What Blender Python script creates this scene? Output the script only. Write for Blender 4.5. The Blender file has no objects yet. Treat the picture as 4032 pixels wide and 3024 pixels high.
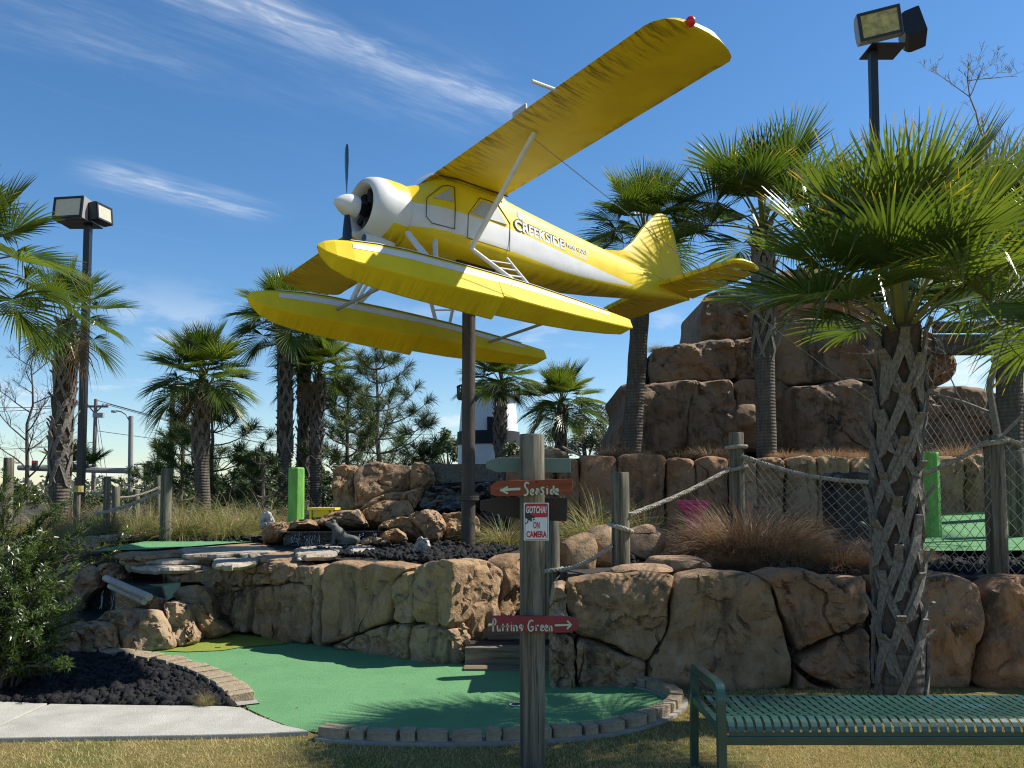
import bpy, bmesh, math, random
import numpy as np
from mathutils import Vector, Matrix, noise as mnoise

# ------------------------------------------------------------------ camera, sky, sun, exposure
scene = bpy.context.scene
COL = scene.collection
FPX, CXP, HYP, EYE = 3300.0, 2016.0, 1950.0, 1.6
PITCH = math.radians(3.2)
CYP = HYP - FPX * math.tan(PITCH)
SP, CP = math.sin(PITCH), math.cos(PITCH)
cam_d = bpy.data.cameras.new('camera'); cam = bpy.data.objects.new('camera', cam_d); COL.objects.link(cam)
cam.location = (0, 0, EYE); cam.rotation_euler = (math.pi / 2 + PITCH, 0, 0)
cam_d.sensor_width = 36.0; cam_d.lens = 36.0 * FPX / 4032.0; cam_d.shift_y = (CYP - 1512.0) / 4032.0; cam_d.clip_end = 3000; cam_d.clip_start = 0.05
scene.camera = cam
SUN_EL, SUN_BETA = math.radians(48), math.radians(13)      # beta: from +X towards +Y
SUN_DIR = Vector((math.cos(SUN_EL) * math.cos(SUN_BETA), math.cos(SUN_EL) * math.sin(SUN_BETA), math.sin(SUN_EL)))
sun_d = bpy.data.lights.new('sun', 'SUN'); sun_d.energy = 4.9; sun_d.angle = math.radians(0.53); sun_d.color = (1.0, 0.95, 0.86)
sun = bpy.data.objects.new('sun', sun_d); COL.objects.link(sun); sun.location = (20, 10, 30)
sun.rotation_euler = SUN_DIR.to_track_quat('Z', 'Y').to_euler()
scene.view_settings.view_transform = 'Standard'; scene.view_settings.look = 'None'
scene.view_settings.exposure = 0.56; scene.view_settings.gamma = 1.0; scene.view_settings.use_curve_mapping = False
scene.cycles.use_denoising = True; scene.cycles.denoiser = 'OPENIMAGEDENOISE'; scene.cycles.denoising_input_passes = 'RGB_ALBEDO_NORMAL'; scene.cycles.denoising_prefilter = 'NONE'; scene.cycles.filter_width = 1.15; scene.cycles.sample_clamp_indirect = 4.0; scene.cycles.max_bounces = 5; scene.cycles.diffuse_bounces = 3; scene.cycles.glossy_bounces = 2; scene.cycles.transmission_bounces = 3; scene.cycles.transparent_max_bounces = 12

class NT:
    """tiny node helper"""
    def __init__(s, tree): s.t = tree; s.n = tree.nodes; s.l = tree.links
    def node(s, typ, **kw):
        nd = s.n.new(typ)
        for k, v in kw.items():
            if k == 'ins':
                for i, val in v.items():
                    s.put(nd.inputs[i], val)
            else: setattr(nd, k, v)
        return nd
    def put(s, sock, val):
        if hasattr(val, 'is_output') or isinstance(val, bpy.types.NodeSocket): s.l.new(val, sock)
        elif hasattr(val, 'outputs'): s.l.new(val.outputs[0], sock)
        else:
            if isinstance(val, tuple) and len(val) == 3 and sock.type == 'RGBA': val = (*val, 1)
            sock.default_value = val
    def math(s, op, a, b=0.0, c=None, clamp=False):
        nd = s.n.new('ShaderNodeMath'); nd.operation = op; nd.use_clamp = clamp
        s.put(nd.inputs[0], a); s.put(nd.inputs[1], b)
        if c is not None: s.put(nd.inputs[2], c)
        return nd.outputs[0]
    def mix(s, f, a, b, blend='MIX'):
        nd = s.n.new('ShaderNodeMix'); nd.data_type = 'RGBA'; nd.blend_type = blend
        s.put(nd.inputs[0], f); s.put(nd.inputs[6], a); s.put(nd.inputs[7], b)
        return nd.outputs[2]
    def noise(s, vec, scale=5, detail=4, rough=.55, dist=0.0):
        nd = s.n.new('ShaderNodeTexNoise'); s.put(nd.inputs['Vector'], vec)
        nd.inputs['Scale'].default_value = scale; nd.inputs['Detail'].default_value = detail
        nd.inputs['Roughness'].default_value = rough; nd.inputs['Distortion'].default_value = dist
        return nd.outputs[0]
    def ramp(s, fac, stops):
        nd = s.n.new('ShaderNodeValToRGB'); s.put(nd.inputs[0], fac); e = nd.color_ramp.elements
        for i, (p, c) in enumerate(stops):
            el = e[i] if i < 2 else e.new(p)
            el.position = p; el.color = (*c, 1) if len(c) == 3 else c
        return nd.outputs[0]
    def step(s, x, lo, hi):
        nd = s.n.new('ShaderNodeMapRange'); nd.interpolation_type = 'SMOOTHSTEP'; s.put(nd.inputs[0], x)
        nd.inputs[1].default_value = lo; nd.inputs[2].default_value = hi
        return nd.outputs[0]
    def mapping(s, vec, scale=(1, 1, 1), rot=(0, 0, 0), loc=(0, 0, 0)):
        nd = s.n.new('ShaderNodeMapping'); s.put(nd.inputs[0], vec)
        nd.inputs['Scale'].default_value = scale; nd.inputs['Rotation'].default_value = rot; nd.inputs['Location'].default_value = loc
        return nd.outputs[0]
    def comb(s, x, y, z):
        nd = s.n.new('ShaderNodeCombineXYZ'); s.put(nd.inputs[0], x); s.put(nd.inputs[1], y); s.put(nd.inputs[2], z); return nd.outputs[0]
    def sep(s, v):
        nd = s.n.new('ShaderNodeSeparateXYZ'); s.put(nd.inputs[0], v); return nd.outputs

world = bpy.data.worlds.new('World'); scene.world = world; world.use_nodes = True
w = NT(world.node_tree); w.n.clear()
sky = w.node('ShaderNodeTexSky', sky_type='NISHITA', sun_disc=False, sun_elevation=SUN_EL,
             sun_rotation=math.pi / 2 - SUN_BETA, altitude=0.0, air_density=1.0, dust_density=0.25, ozone_density=3.0)
hs = w.node('ShaderNodeHueSaturation', ins={'Saturation': 1.24, 'Value': 0.97, 'Color': sky.outputs[0]})
tc = w.node('ShaderNodeTexCoord')
dx, dy, dz = w.sep(tc.outputs['Generated'])
zz = w.math('MAXIMUM', dz, 0.02)
px_, py_ = w.math('DIVIDE', dx, zz), w.math('DIVIDE', dy, zz)
cs, sn = math.cos(math.radians(42)), math.sin(math.radians(42))
s_ = w.math('ADD', w.math('MULTIPLY', px_, cs), w.math('MULTIPLY', py_, sn))       # along the streaks
t_ = w.math('SUBTRACT', w.math('MULTIPLY', py_, cs), w.math('MULTIPLY', px_, sn))  # across
wisp = w.noise(w.comb(w.math('MULTIPLY', s_, .55), w.math('MULTIPLY', t_, 3.2), 0.0), 1.6, 9, .68, .5)
patch = w.noise(w.comb(w.math('MULTIPLY', s_, .35), w.math('MULTIPLY', t_, .8), 3.7), 1.1, 3, .5, .2)
fine = w.noise(w.comb(w.math('MULTIPLY', s_, 2.2), w.math('MULTIPLY', t_, 7), 1.3), 2.5, 6, .6, .8)
def band(t0, wd, s0, s1, soft):
    g = w.math('POWER', 2.718, w.math('MULTIPLY', w.math('POWER', w.math('ABSOLUTE', w.math('DIVIDE', w.math('SUBTRACT', t_, t0), wd)), 2.0), -1.0))
    a = w.step(s_, s0 - soft, s0 + soft); b = w.math('SUBTRACT', 1.0, w.step(s_, s1 - soft, s1 + soft))
    return w.math('MULTIPLY', g, w.math('MULTIPLY', a, b))
wob = w.noise(w.comb(s_, t_, 5.0), 1.3, 3, .5)
t_ = w.math('ADD', t_, w.math('MULTIPLY', w.math('SUBTRACT', wob, .5), .22))
bands = w.math('ADD', w.math('ADD', w.math('MULTIPLY', band(1.60, .05, .45, 1.55, .2), .24), w.math('MULTIPLY', band(1.68, .16, .3, 1.4, .3), .11)),
               w.math('ADD', w.math('MULTIPLY', band(2.74, .11, .75, 1.32, .12), .30), w.math('MULTIPLY', band(1.98, .10, .2, .8, .3), .10)))
bands = w.math('MULTIPLY', bands, w.math('MULTIPLY', w.math('ADD', .18, w.math('MULTIPLY', w.step(wisp, .38, .66), 1.25)), w.math('ADD', .45, w.math('MULTIPLY', w.step(fine, .35, .65), .8))))
cir = w.math('MULTIPLY', w.math('MULTIPLY', w.step(wisp, .5, .82), w.step(patch, .5, .75)), .16)
cum = w.noise(w.comb(w.math('MULTIPLY', dx, 3.0), w.math('MULTIPLY', dy, 3.0), w.math('MULTIPLY', dz, 9.0)), 2.3, 8, .6, .25)
low = w.math('MULTIPLY', w.step(dz, .0, .03), w.math('SUBTRACT', 1.0, w.step(dz, .10, .26)))
cumm = w.math('MULTIPLY', w.math('MULTIPLY', w.step(cum, .53, .70), low), .75)
cl = w.math('MINIMUM', w.math('ADD', w.math('ADD', bands, cir), cumm), 0.92)
cl = w.math('MULTIPLY', cl, w.step(dz, .0, .02))
skyc = w.mix(cl, hs.outputs[0], (6.6, 6.9, 7.3))
bg = w.node('ShaderNodeBackground', ins={0: skyc, 1: 0.105})
wo = w.node('ShaderNodeOutputWorld'); w.l.new(bg.outputs[0], wo.inputs[0])

# ------------------------------------------------------------------ placing things: photo pixels (2212 wide view) to points in the place
K = 4032 / 2212.0
def ray(x, y):
    u = (x * K - CXP) / FPX; v = (CYP - y * K) / FPX
    return Vector((u, CP - v * SP, SP + v * CP))
def gnd(x, y, z=0.0):
    r = ray(x, y); t = (z - EYE) / r.z; return Vector((r.x * t, r.y * t, z))
def at(x, y, Y):
    r = ray(x, y); t = Y / r.y; return Vector((r.x * t, Y, EYE + r.z * t))
def on_plane(x, y, p0, n):
    r = ray(x, y); c = Vector((0, 0, EYE)); t = (Vector(p0) - c).dot(n) / r.dot(n); return c + r * t
def wpx(Y): return K * Y / FPX      # metres per view pixel at depth Y

# ------------------------------------------------------------------ object helpers
OFF = {}
def link(o, parent=None, off=None):
    COL.objects.link(o)
    if parent is not None: o.parent = parent
    return o
def tag(o, label=None, cat=None, group=None, kind=None):
    if label: o['label'] = label
    if cat: o['category'] = cat
    if group: o['group'] = group
    if kind: o['kind'] = kind
    return o
def thing(name, label, cat, loc=(0, 0, 0), group=None):
    o = bpy.data.objects.new(name, None); o.empty_display_size = .1; COL.objects.link(o)
    o.location = loc; OFF[o.name] = Vector(loc)
    return tag(o, label, cat, group)
def base_of(p):
    return OFF.get(p.name, Vector((0, 0, 0))) if p is not None else Vector((0, 0, 0))
def put_mesh(name, me, mat, parent=None, smooth=True, sharp=42):
    for m in (mat if isinstance(mat, (list, tuple)) else [mat]):
        if m is not None: me.materials.append(m)
    if smooth:
        me.shade_smooth()
        if len(me.polygons) < 60000: me.set_sharp_from_angle(angle=math.radians(sharp))
    o = bpy.data.objects.new(name, me); link(o, parent)
    if parent is not None: OFF[o.name] = base_of(parent)
    return o
def share(name, me, parent, loc=(0, 0, 0), rot=None, scale=(1, 1, 1)):
    """another object on shared mesh data; loc in world coordinates"""
    o = bpy.data.objects.new(name, me); link(o, parent)
    o.location = Vector(loc) - base_of(parent)
    if rot is not None:
        if isinstance(rot, Matrix): o.rotation_euler = rot.to_euler()
        else: o.rotation_euler = rot
    o.scale = scale
    return o

class MB:
    def __init__(s): s.v = []; s.f = []; s.mi = []
    def add(s, vs, fs, mi=0):
        b = len(s.v); s.v += [Vector(p) for p in vs]
        for f in fs: s.f.append(tuple(b + i for i in f)); s.mi.append(mi)
        return s
    def box(s, c, size, rot=None, mi=0, taper=1.0):
        hx, hy, hz = size[0] / 2, size[1] / 2, size[2] / 2; R = rot or Matrix.Identity(3); c = Vector(c); vs = []
        for sz in (-1, 1):
            k = taper if sz > 0 else 1
            for sx, sy in ((-1, -1), (1, -1), (1, 1), (-1, 1)): vs.append(c + R @ Vector((sx * hx * k, sy * hy * k, sz * hz)))
        return s.add(vs, [(3, 2, 1, 0), (4, 5, 6, 7), (0, 1, 5, 4), (1, 2, 6, 5), (2, 3, 7, 6), (3, 0, 4, 7)], mi)
    def tube(s, path, rad, n=8, mi=0, cap=True, squash=None):
        path = [Vector(p) for p in path]; m = len(path)
        rads = rad if isinstance(rad, (list, tuple)) else [rad] * m
        vs = []; fs = []; ref = None
        for i, p in enumerate(path):
            d = (path[min(i + 1, m - 1)] - path[max(i - 1, 0)])
            d = d.normalized() if d.length > 1e-9 else Vector((0, 0, 1))
            if ref is None: ref = Vector((0, 0, 1)) if abs(d.z) < .9 else Vector((1, 0, 0))
            u = (ref - d * ref.dot(d)); u = u.normalized() if u.length > 1e-6 else d.orthogonal().normalized()
            ref = u; v = d.cross(u)
            for k in range(n):
                a = 2 * math.pi * k / n
                vs.append(p + (u * math.cos(a) + v * math.sin(a)) * rads[i])
        for i in range(m - 1):
            for k in range(n):
                fs.append((i * n + k, i * n + (k + 1) % n, (i + 1) * n + (k + 1) % n, (i + 1) * n + k))
        if cap: fs += [tuple(range(n - 1, -1, -1)), tuple((m - 1) * n + k for k in range(n))]
        return s.add(vs, fs, mi)
    def prism(s, poly, off, mi=0):
        """polygon (3d points) pushed along off"""
        n = len(poly); off = Vector(off); P = [Vector(p) for p in poly]
        return s.add(P + [p + off for p in P], [tuple(range(n - 1, -1, -1)), tuple(range(n, 2 * n))] + [(i, (i + 1) % n, n + (i + 1) % n, n + i) for i in range(n)], mi)
    def loft(s, rings, cap=True, mi=0, closed=True):
        n = len(rings[0]); vs = [p for r in rings for p in r]; fs = []
        for i in range(len(rings) - 1):
            for k in range(n if closed else n - 1):
                fs.append((i * n + k, i * n + (k + 1) % n, (i + 1) * n + (k + 1) % n, (i + 1) * n + k))
        if cap: fs += [tuple(range(n - 1, -1, -1)), tuple((len(rings) - 1) * n + k for k in range(n))]
        return s.add(vs, fs, mi)
    def ribbon(s, pts, width, nrm, thick, mi=0):
        """flat painted stroke along pts on a plane with normal nrm"""
        P = [Vector(p) for p in pts]; nrm = Vector(nrm); L = []; Rr = []
        for i, p in enumerate(P):
            d = (P[min(i + 1, len(P) - 1)] - P[max(i - 1, 0)]).normalized(); sd = nrm.cross(d).normalized() * width / 2
            L.append(p + sd); Rr.append(p - sd)
        for i in range(len(P) - 1):
            s.prism([L[i], L[i + 1], Rr[i + 1], Rr[i]], nrm * thick, mi)
        return s
    def mesh(s, name, off=None, recalc=True, bevel=0, merge=0):
        me = bpy.data.meshes.new(name); o = Vector(off) if off is not None else Vector((0, 0, 0))
        me.from_pydata([p - o for p in s.v], [], s.f)
        if any(s.mi): me.polygons.foreach_set('material_index', s.mi)
        if recalc or bevel or merge:
            bm = bmesh.new(); bm.from_mesh(me)
            if merge: bmesh.ops.remove_doubles(bm, verts=bm.verts, dist=merge)
            if recalc: bmesh.ops.recalc_face_normals(bm, faces=bm.faces)
            if bevel: bmesh.ops.bevel(bm, geom=[e for e in bm.edges if len(e.link_faces) == 2 and e.calc_face_angle(0) > .5], offset=bevel, segments=2, affect='EDGES', profile=.6, clamp_overlap=True)
            bm.to_mesh(me); bm.free()
        return me
    def build(s, name, mat, parent=None, smooth=False, bevel=0, merge=0, recalc=True, sharp=42):
        me = s.mesh(name, base_of(parent), recalc, bevel, merge)
        return put_mesh(name, me, mat, parent, smooth, sharp)

def np_mesh(name, V, F, mats=None, off=None, mi=None, attr=None, smooth=False):
    """V (n,3), F (m,k) all the same k"""
    V = np.asarray(V, np.float32)
    if off is not None: V = V - np.array(off, np.float32)
    F = np.asarray(F, np.int32); me = bpy.data.meshes.new(name); k = F.shape[1]
    me.vertices.add(len(V)); me.vertices.foreach_set('co', V.ravel())
    me.loops.add(F.size); me.loops.foreach_set('vertex_index', F.ravel())
    me.polygons.add(len(F)); me.polygons.foreach_set('loop_start', np.arange(0, F.size, k, dtype=np.int32))
    if mi is not None: me.polygons.foreach_set('material_index', np.asarray(mi, np.int32))
    if attr is not None:
        at_ = me.attributes.new(attr[0], 'FLOAT', 'POINT'); at_.data.foreach_set('value', np.asarray(attr[1], np.float32))
    me.update(calc_edges=True); me.validate()
    for m in (mats or []): me.materials.append(m)
    if smooth: me.shade_smooth()
    return me

def sm_noise(p, sc): return mnoise.fractal(Vector(p) * sc, 1.0, 2.0, 4)

# ------------------------------------------------------------------ materials
def material(name):
    m = bpy.data.materials.new(name); m.use_nodes = True; t = NT(m.node_tree); b = t.n['Principled BSDF']
    tcn = t.node('ShaderNodeTexCoord'); return m, t, b, tcn.outputs['Object']
def bump(t, b, h, strength=.3, dist=.02):
    nd = t.node('ShaderNodeBump', ins={'Strength': strength, 'Distance': dist, 'Height': h}); t.l.new(nd.outputs[0], b.inputs['Normal'])
def simple(name, col, rough=.6, var=.18, scale=6, bmp=.0, bscale=40, metal=0, col2=None, spec=.5, stretch=(1, 1, 1), coat=0):
    m, t, b, co = material(name)
    co = t.mapping(co, stretch)
    c1 = tuple(c * (1 - var) for c in col); c2 = col2 or tuple(min(1, c * (1 + var)) for c in col)
    n = t.noise(co, scale, 5, .6)
    t.put(b.inputs['Base Color'], t.ramp(n, [(.3, c1), (.7, c2)]))
    b.inputs['Roughness'].default_value = rough; b.inputs['Metallic'].default_value = metal; b.inputs['Specular IOR Level'].default_value = spec
    b.inputs['Coat Weight'].default_value = coat
    if bmp: bump(t, b, t.noise(co, bscale, 4, .6), bmp, .02)
    return m
def rock_material(name, c_a, c_b, c_c, dark=.55, scl=1.0, seed=0.0, wet=False):
    m, t, b, co = material(name); co = t.mapping(co, (scl, scl, scl), loc=(seed, seed * 1.7, seed * .6))
    big = t.noise(co, 1.7, 5, .6, .3); mid = t.noise(co, 6, 6, .65, .2); fin = t.noise(co, 30, 8, .75)
    oi = t.node('ShaderNodeObjectInfo'); big2 = t.math('ADD', big, t.math('MULTIPLY', t.math('SUBTRACT', oi.outputs['Random'], .5), .22))
    base = t.ramp(big2, [(.32, c_a), (.5, c_b), (.68, c_c)])
    base = t.mix(t.step(mid, .42, .72), base, tuple(x * 1.35 for x in c_b))
    st = t.noise(t.mapping(co, (4.5, 4.5, .8)), 1.0, 6, .68, .4)          # rain stains run down the face
    base = t.mix(t.math('MULTIPLY', t.step(st, .50, .72), dark), base, (.028, .027, .024))
    spots = t.noise(co, 3.1, 7, .75, 1.2)
    base = t.mix(t.math('MULTIPLY', t.step(spots, .53, .67), dark * .95), base, (.03, .031, .03))
    lich = t.noise(co, 5.3, 6, .7, .4)
    base = t.mix(t.math('MULTIPLY', t.step(lich, .63, .76), .35), base, (.42, .41, .37))
    vor = t.node('ShaderNodeTexVoronoi', feature='DISTANCE_TO_EDGE')
    wv = t.n.new('ShaderNodeVectorMath'); wv.operation = 'ADD'; t.put(wv.inputs[0], co)
    nc = t.node('ShaderNodeTexNoise', ins={'Vector': co, 'Scale': 3.0, 'Detail': 5.0}); sc = t.n.new('ShaderNodeVectorMath'); sc.operation = 'SCALE'
    t.l.new(nc.outputs[1], sc.inputs[0]); sc.inputs['Scale'].default_value = .28; t.l.new(sc.outputs[0], wv.inputs[1])
    t.l.new(wv.outputs[0], vor.inputs['Vector']); vor.inputs['Scale'].default_value = .95
    crack = t.math('SUBTRACT', 1.0, t.step(vor.outputs[0], .0, .013))
    crack = t.math('MULTIPLY', crack, t.step(t.noise(co, 2.2, 2, .5), .50, .68))
    base = t.mix(t.math('MULTIPLY', crack, .6), base, (.015, .014, .012))
    base = t.mix(t.math('MULTIPLY', t.math('SUBTRACT', fin, .5), .9, clamp=True), base, (.5, .42, .3))
    t.put(b.inputs['Base Color'], base)
    b.inputs['Roughness'].default_value = .12 if wet else .88
    b.inputs['Specular IOR Level'].default_value = .5 if wet else .25
    h = t.math('ADD', t.math('ADD', t.math('MULTIPLY', mid, .8), t.math('MULTIPLY', fin, .22)), t.math('MULTIPLY', crack, -1.2))
    bump(t, b, h, 1.0, .06)
    return m
def leaf_material(name, c1, c2, tip=None, trans=.35, rough=.42, spec=.5, rnd=.5):
    m, t, b, co = material(name)
    oi = t.node('ShaderNodeObjectInfo'); n = t.noise(co, 7, 3, .6)
    f = t.math('ADD', t.math('MULTIPLY', oi.outputs['Random'], rnd), t.math('MULTIPLY', n, 1 - rnd))
    base = t.mix(t.step(f, .2, .8), c1, c2)
    if tip:
        a = t.node('ShaderNodeAttribute', attribute_name='tip')
        base = t.mix(t.math('MULTIPLY', t.step(a.outputs['Fac'], .92, 1.12), .7), base, tip)
    t.put(b.inputs['Base Color'], base); b.inputs['Roughness'].default_value = rough; b.inputs['Specular IOR Level'].default_value = spec
    if trans:
        tr = t.node('ShaderNodeBsdfTranslucent'); t.put(tr.inputs[0], t.mix(1.0, base, (1.9, 1.7, .7) if c1[1] > c1[0] else (1.5, 1.35, 1.1), 'MULTIPLY'))
        ms = t.node('ShaderNodeMixShader', ins={0: trans}); t.l.new(b.outputs[0], ms.inputs[1]); t.l.new(tr.outputs[0], ms.inputs[2])
        t.l.new(ms.outputs[0], t.n['Material Output'].inputs[0])
    return m
def wood_material(name, c1, c2, dark=(.05, .045, .04), axis=2, scl=1.0):
    m, t, b, co = material(name); st = [18 * scl] * 3; st[axis] = 1.1 * scl
    g = t.noise(t.mapping(co, tuple(st)), 1.0, 7, .7, .6); big = t.noise(co, 2.2, 4, .6)
    base = t.ramp(g, [(.38, c1), (.60, c2)])
    base = t.mix(t.math('MULTIPLY', t.step(big, .5, .72), .45), base, dark)
    crk = t.noise(t.mapping(co, tuple(x * (2.2 if i != axis else .9) for i, x in enumerate(st))), 1.0, 4, .7, .4)
    ck = t.step(crk, .61, .68); base = t.mix(t.math('MULTIPLY', ck, .75), base, (.025, .022, .02))
    t.put(b.inputs['Base Color'], base); b.inputs['Roughness'].default_value = .85; b.inputs['Specular IOR Level'].default_value = .2
    bump(t, b, t.math('SUBTRACT', g, t.math('MULTIPLY', ck, .9)), .6, .012)
    return m

MAT = {}
MAT['rock'] = rock_material('tan_rock', (.24, .145, .072), (.32, .205, .112), (.385, .275, .165), .75)
MAT['rock_grey'] = rock_material('grey_tan_rock', (.25, .152, .085), (.325, .212, .128), (.385, .278, .18), .75, 1.0, 7.0)
MAT['rock_red'] = rock_material('reddish_rock', (.215, .112, .058), (.275, .152, .082), (.32, .205, .12), .75, .8, 13.0)
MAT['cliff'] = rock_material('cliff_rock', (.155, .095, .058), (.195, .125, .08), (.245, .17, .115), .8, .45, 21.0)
MAT['ledge'] = rock_material('pale_ledge_rock', (.30, .25, .19), (.40, .34, .26), (.5, .44, .35), .35, 1.4, 31.0)
MAT['wet_rock'] = rock_material('wet_rock', (.03, .04, .042), (.045, .055, .055), (.06, .07, .065), .7, 1.2, 41.0, wet=True)
MAT['white_rock'] = simple('white_rock', (.36, .345, .32), .9, .4, 8, .6, 20)
MAT['lava'] = simple('lava_stone', (.013, .012, .0125), .8, .6, 18, .9, 55, spec=.3)
MAT['mulch'] = simple('dark_mulch', (.030, .025, .021), .95, .5, 12, .8, 40)
MAT['turf'] = None
def turf_material(name, c1, c2):
    m, t, b, co = material(name)
    f1 = t.noise(co, 160, 3, .7); f2 = t.noise(co, 2.0, 4, .6)
    base = t.mix(t.step(f1, .25, .75), c1, c2); base = t.mix(t.math('MULTIPLY', t.step(f2, .35, .75), .3), base, tuple(x * .75 for x in c1))
    t.put(b.inputs['Base Color'], base); b.inputs['Roughness'].default_value = .9; b.inputs['Specular IOR Level'].default_value = .2
    bump(t, b, f1, .9, .012); return m
MAT['turf'] = turf_material('green_turf', (.098, .255, .100), (.185, .395, .185))
MAT['turf_yellow'] = turf_material('yellow_green_turf', (.20, .25, .03), (.32, .36, .07))
def lawn_material():
    m, t, b, co = material('dormant_lawn')
    f1 = t.noise(co, 70, 5, .75); f2 = t.noise(co, 1.6, 4, .6); f3 = t.noise(co, 9, 4, .6)
    base = t.ramp(f1, [(.28, (.10, .075, .028)), (.52, (.26, .20, .075)), (.75, (.42, .34, .15))])
    base = t.mix(t.math('MULTIPLY', t.step(f2, .44, .66), .65), base, (.10, .14, .03))
    base = t.mix(t.math('MULTIPLY', t.step(f3, .56, .75), .4), base, (.07, .055, .03))
    t.put(b.inputs['Base Color'], base); b.inputs['Roughness'].default_value = .95; b.inputs['Specular IOR Level'].default_value = .1
    bump(t, b, f1, 1.0, .02); return m
MAT['lawn'] = lawn_material()
MAT['blade_straw'] = leaf_material('straw_blade', (.42, .345, .14), (.58, .49, .24), trans=.25, rough=.6, spec=.2, rnd=0)
MAT['blade_olive'] = leaf_material('olive_blade', (.19, .18, .045), (.33, .28, .085), trans=.3, rough=.6, spec=.2, rnd=0)
MAT['blade_green'] = leaf_material('green_blade', (.07, .13, .02), (.13, .20, .035), trans=.3, rough=.6, spec=.2, rnd=0)
MAT['concrete'] = simple('pale_concrete', (.44, .42, .36), .9, .16, 3.5, .6, 140, spec=.2)
MAT['brick'] = simple('tan_paver', (.33, .255, .165), .92, .28, 7, .7, 60, col2=(.43, .345, .23), spec=.2)
MAT['footing'] = simple('mortar_footing', (.30, .27, .23), .95, .2, 5, .5, 50)
MAT['post'] = wood_material('weathered_post', (.055, .050, .036), (.215, .195, .145))
MAT['sleeper'] = wood_material('weathered_sleeper', (.11, .08, .05), (.26, .205, .14), axis=0)
MAT['beam'] = wood_material('dark_timber', (.06, .045, .034), (.13, .10, .075), axis=0)
MAT['steel_brown'] = simple('rusty_pipe', (.042, .035, .029), .62, .45, 9, .35, 60, col2=(.085, .064, .048), stretch=(1, 1, .25))
MAT['black_metal'] = simple('black_metal', (.012, .012, .014), .4, .2, 10, spec=.5)
MAT['grey_metal'] = simple('grey_metal', (.30, .29, .28), .5, .12, 10, metal=.0)
MAT['lens'] = simple('frosted_lens', (.55, .52, .42), .25, .12, 12, col2=(.62, .57, .38), stretch=(1, 1, 4))
MAT['lens_yellow'] = simple('yellowed_lens', (.36, .30, .10), .35, .45, 9, col2=(.60, .50, .16))
MAT['lime'] = simple('lime_paint', (.14, .39, .065), .65, .28, 9, .5, 30, stretch=(1, 1, .3))
MAT['pink'] = simple('pink_paint', (.62, .05, .16), .6, .15, 7, .2, 40)
MAT['yellow_simple'] = simple('yellow_table_paint', (.80, .62, .03), .5, .12, 7)
MAT['bag'] = simple('black_plastic', (.008, .008, .010), .22, .3, 10, .7, 9)
MAT['can'] = simple('matte_black_plastic', (.012, .012, .013), .5, .25, 8, .2, 30)
MAT['white_paint'] = simple('white_paint', (.76, .76, .75), .6, .07, 5, .12, 40)
MAT['black_paint'] = simple('black_paint', (.012, .012, .013), .7, .3, 6)
MAT['rope'] = simple('grey_rope', (.30, .27, .22), .95, .3, 30, .5, 90, col2=(.46, .42, .34))
MAT['net'] = simple('net_cord', (.30, .27, .22), .9, .25, 20)
MAT['bench'] = simple('dark_green_enamel', (.012, .058, .045), .34, .18, 6, .08, 200, spec=.6, coat=.35)
MAT['pipe'] = simple('grey_pipe', (.33, .31, .27), .6, .25, 6)
MAT['concrete_pole'] = simple('grey_pole', (.24, .23, .21), .8, .15, 5)
MAT['wood_pole'] = simple('brown_pole', (.19, .15, .12), .9, .25, 5)
MAT['glow_red'] = simple('red_lens', (.65, .02, .02), .3, .1)
MAT['bark'] = simple('grey_bark', (.14, .12, .10), .95, .35, 14, .9, 30, stretch=(1, 1, .35))
MAT['twig'] = simple('pale_twig', (.23, .205, .17), .9, .35, 12)
MAT['twig_dark'] = simple('dark_twig', (.085, .070, .058), .9, .3, 12)
MAT['palm_leaf'] = leaf_material('palm_leaf', (.040, .074, .013), (.098, .15, .026), tip=(.36, .26, .06), trans=.40, rough=.30, spec=.6)
MAT['palm_dead'] = leaf_material('dry_palm_leaf', (.16, .10, .045), (.28, .19, .085), trans=.2, rough=.7, spec=.2)
MAT['petiole'] = simple('petiole', (.13, .155, .045), .5, .3, 6, col2=(.20, .20, .06))
MAT['boot'] = simple('leaf_base_boot', (.145, .125, .103), .9, .35, 11, .7, 50, col2=(.32, .285, .24), stretch=(1, 1, .4))
def palm_trunk_material():
    m, t, b, co = material('palm_trunk')
    x, y, z = t.sep(co); wob = t.noise(co, 5, 3, .6)
    ring = t.math('SINE', t.math('MULTIPLY', t.math('ADD', z, t.math('MULTIPLY', wob, .05)), 105.0))
    v = t.noise(t.mapping(co, (26, 26, 4)), 1.0, 5, .7); f = t.noise(co, 4, 4, .6)
    base = t.ramp(v, [(.3, (.065, .054, .044)), (.7, (.17, .148, .122))]); base = t.mix(t.math('MULTIPLY', t.step(f, .45, .7), .4), base, (.21, .19, .165))
    base = t.mix(t.math('MULTIPLY', t.step(ring, .3, 1.0), .35), base, (.04, .033, .028))
    t.put(b.inputs['Base Color'], base); b.inputs['Roughness'].default_value = .95; b.inputs['Specular IOR Level'].default_value = .15
    bump(t, b, t.math('ADD', t.math('MULTIPLY', ring, -.3), v), .9, .02); return m
MAT['trunk'] = palm_trunk_material()
MAT['fibre'] = simple('trunk_fibre', (.075, .055, .040), .95, .4, 20, .9, 60)
MAT['needle'] = leaf_material('pine_needle', (.028, .058, .012), (.085, .13, .026), trans=.3, rough=.5, spec=.35, rnd=.0)
MAT['conifer'] = leaf_material('dark_conifer', (.022, .045, .014), (.05, .085, .025), trans=.25, rough=.5, rnd=0)
MAT['broad'] = leaf_material('broad_leaf', (.035, .058, .018), (.085, .115, .035), trans=.25, rough=.5, rnd=0)
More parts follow.
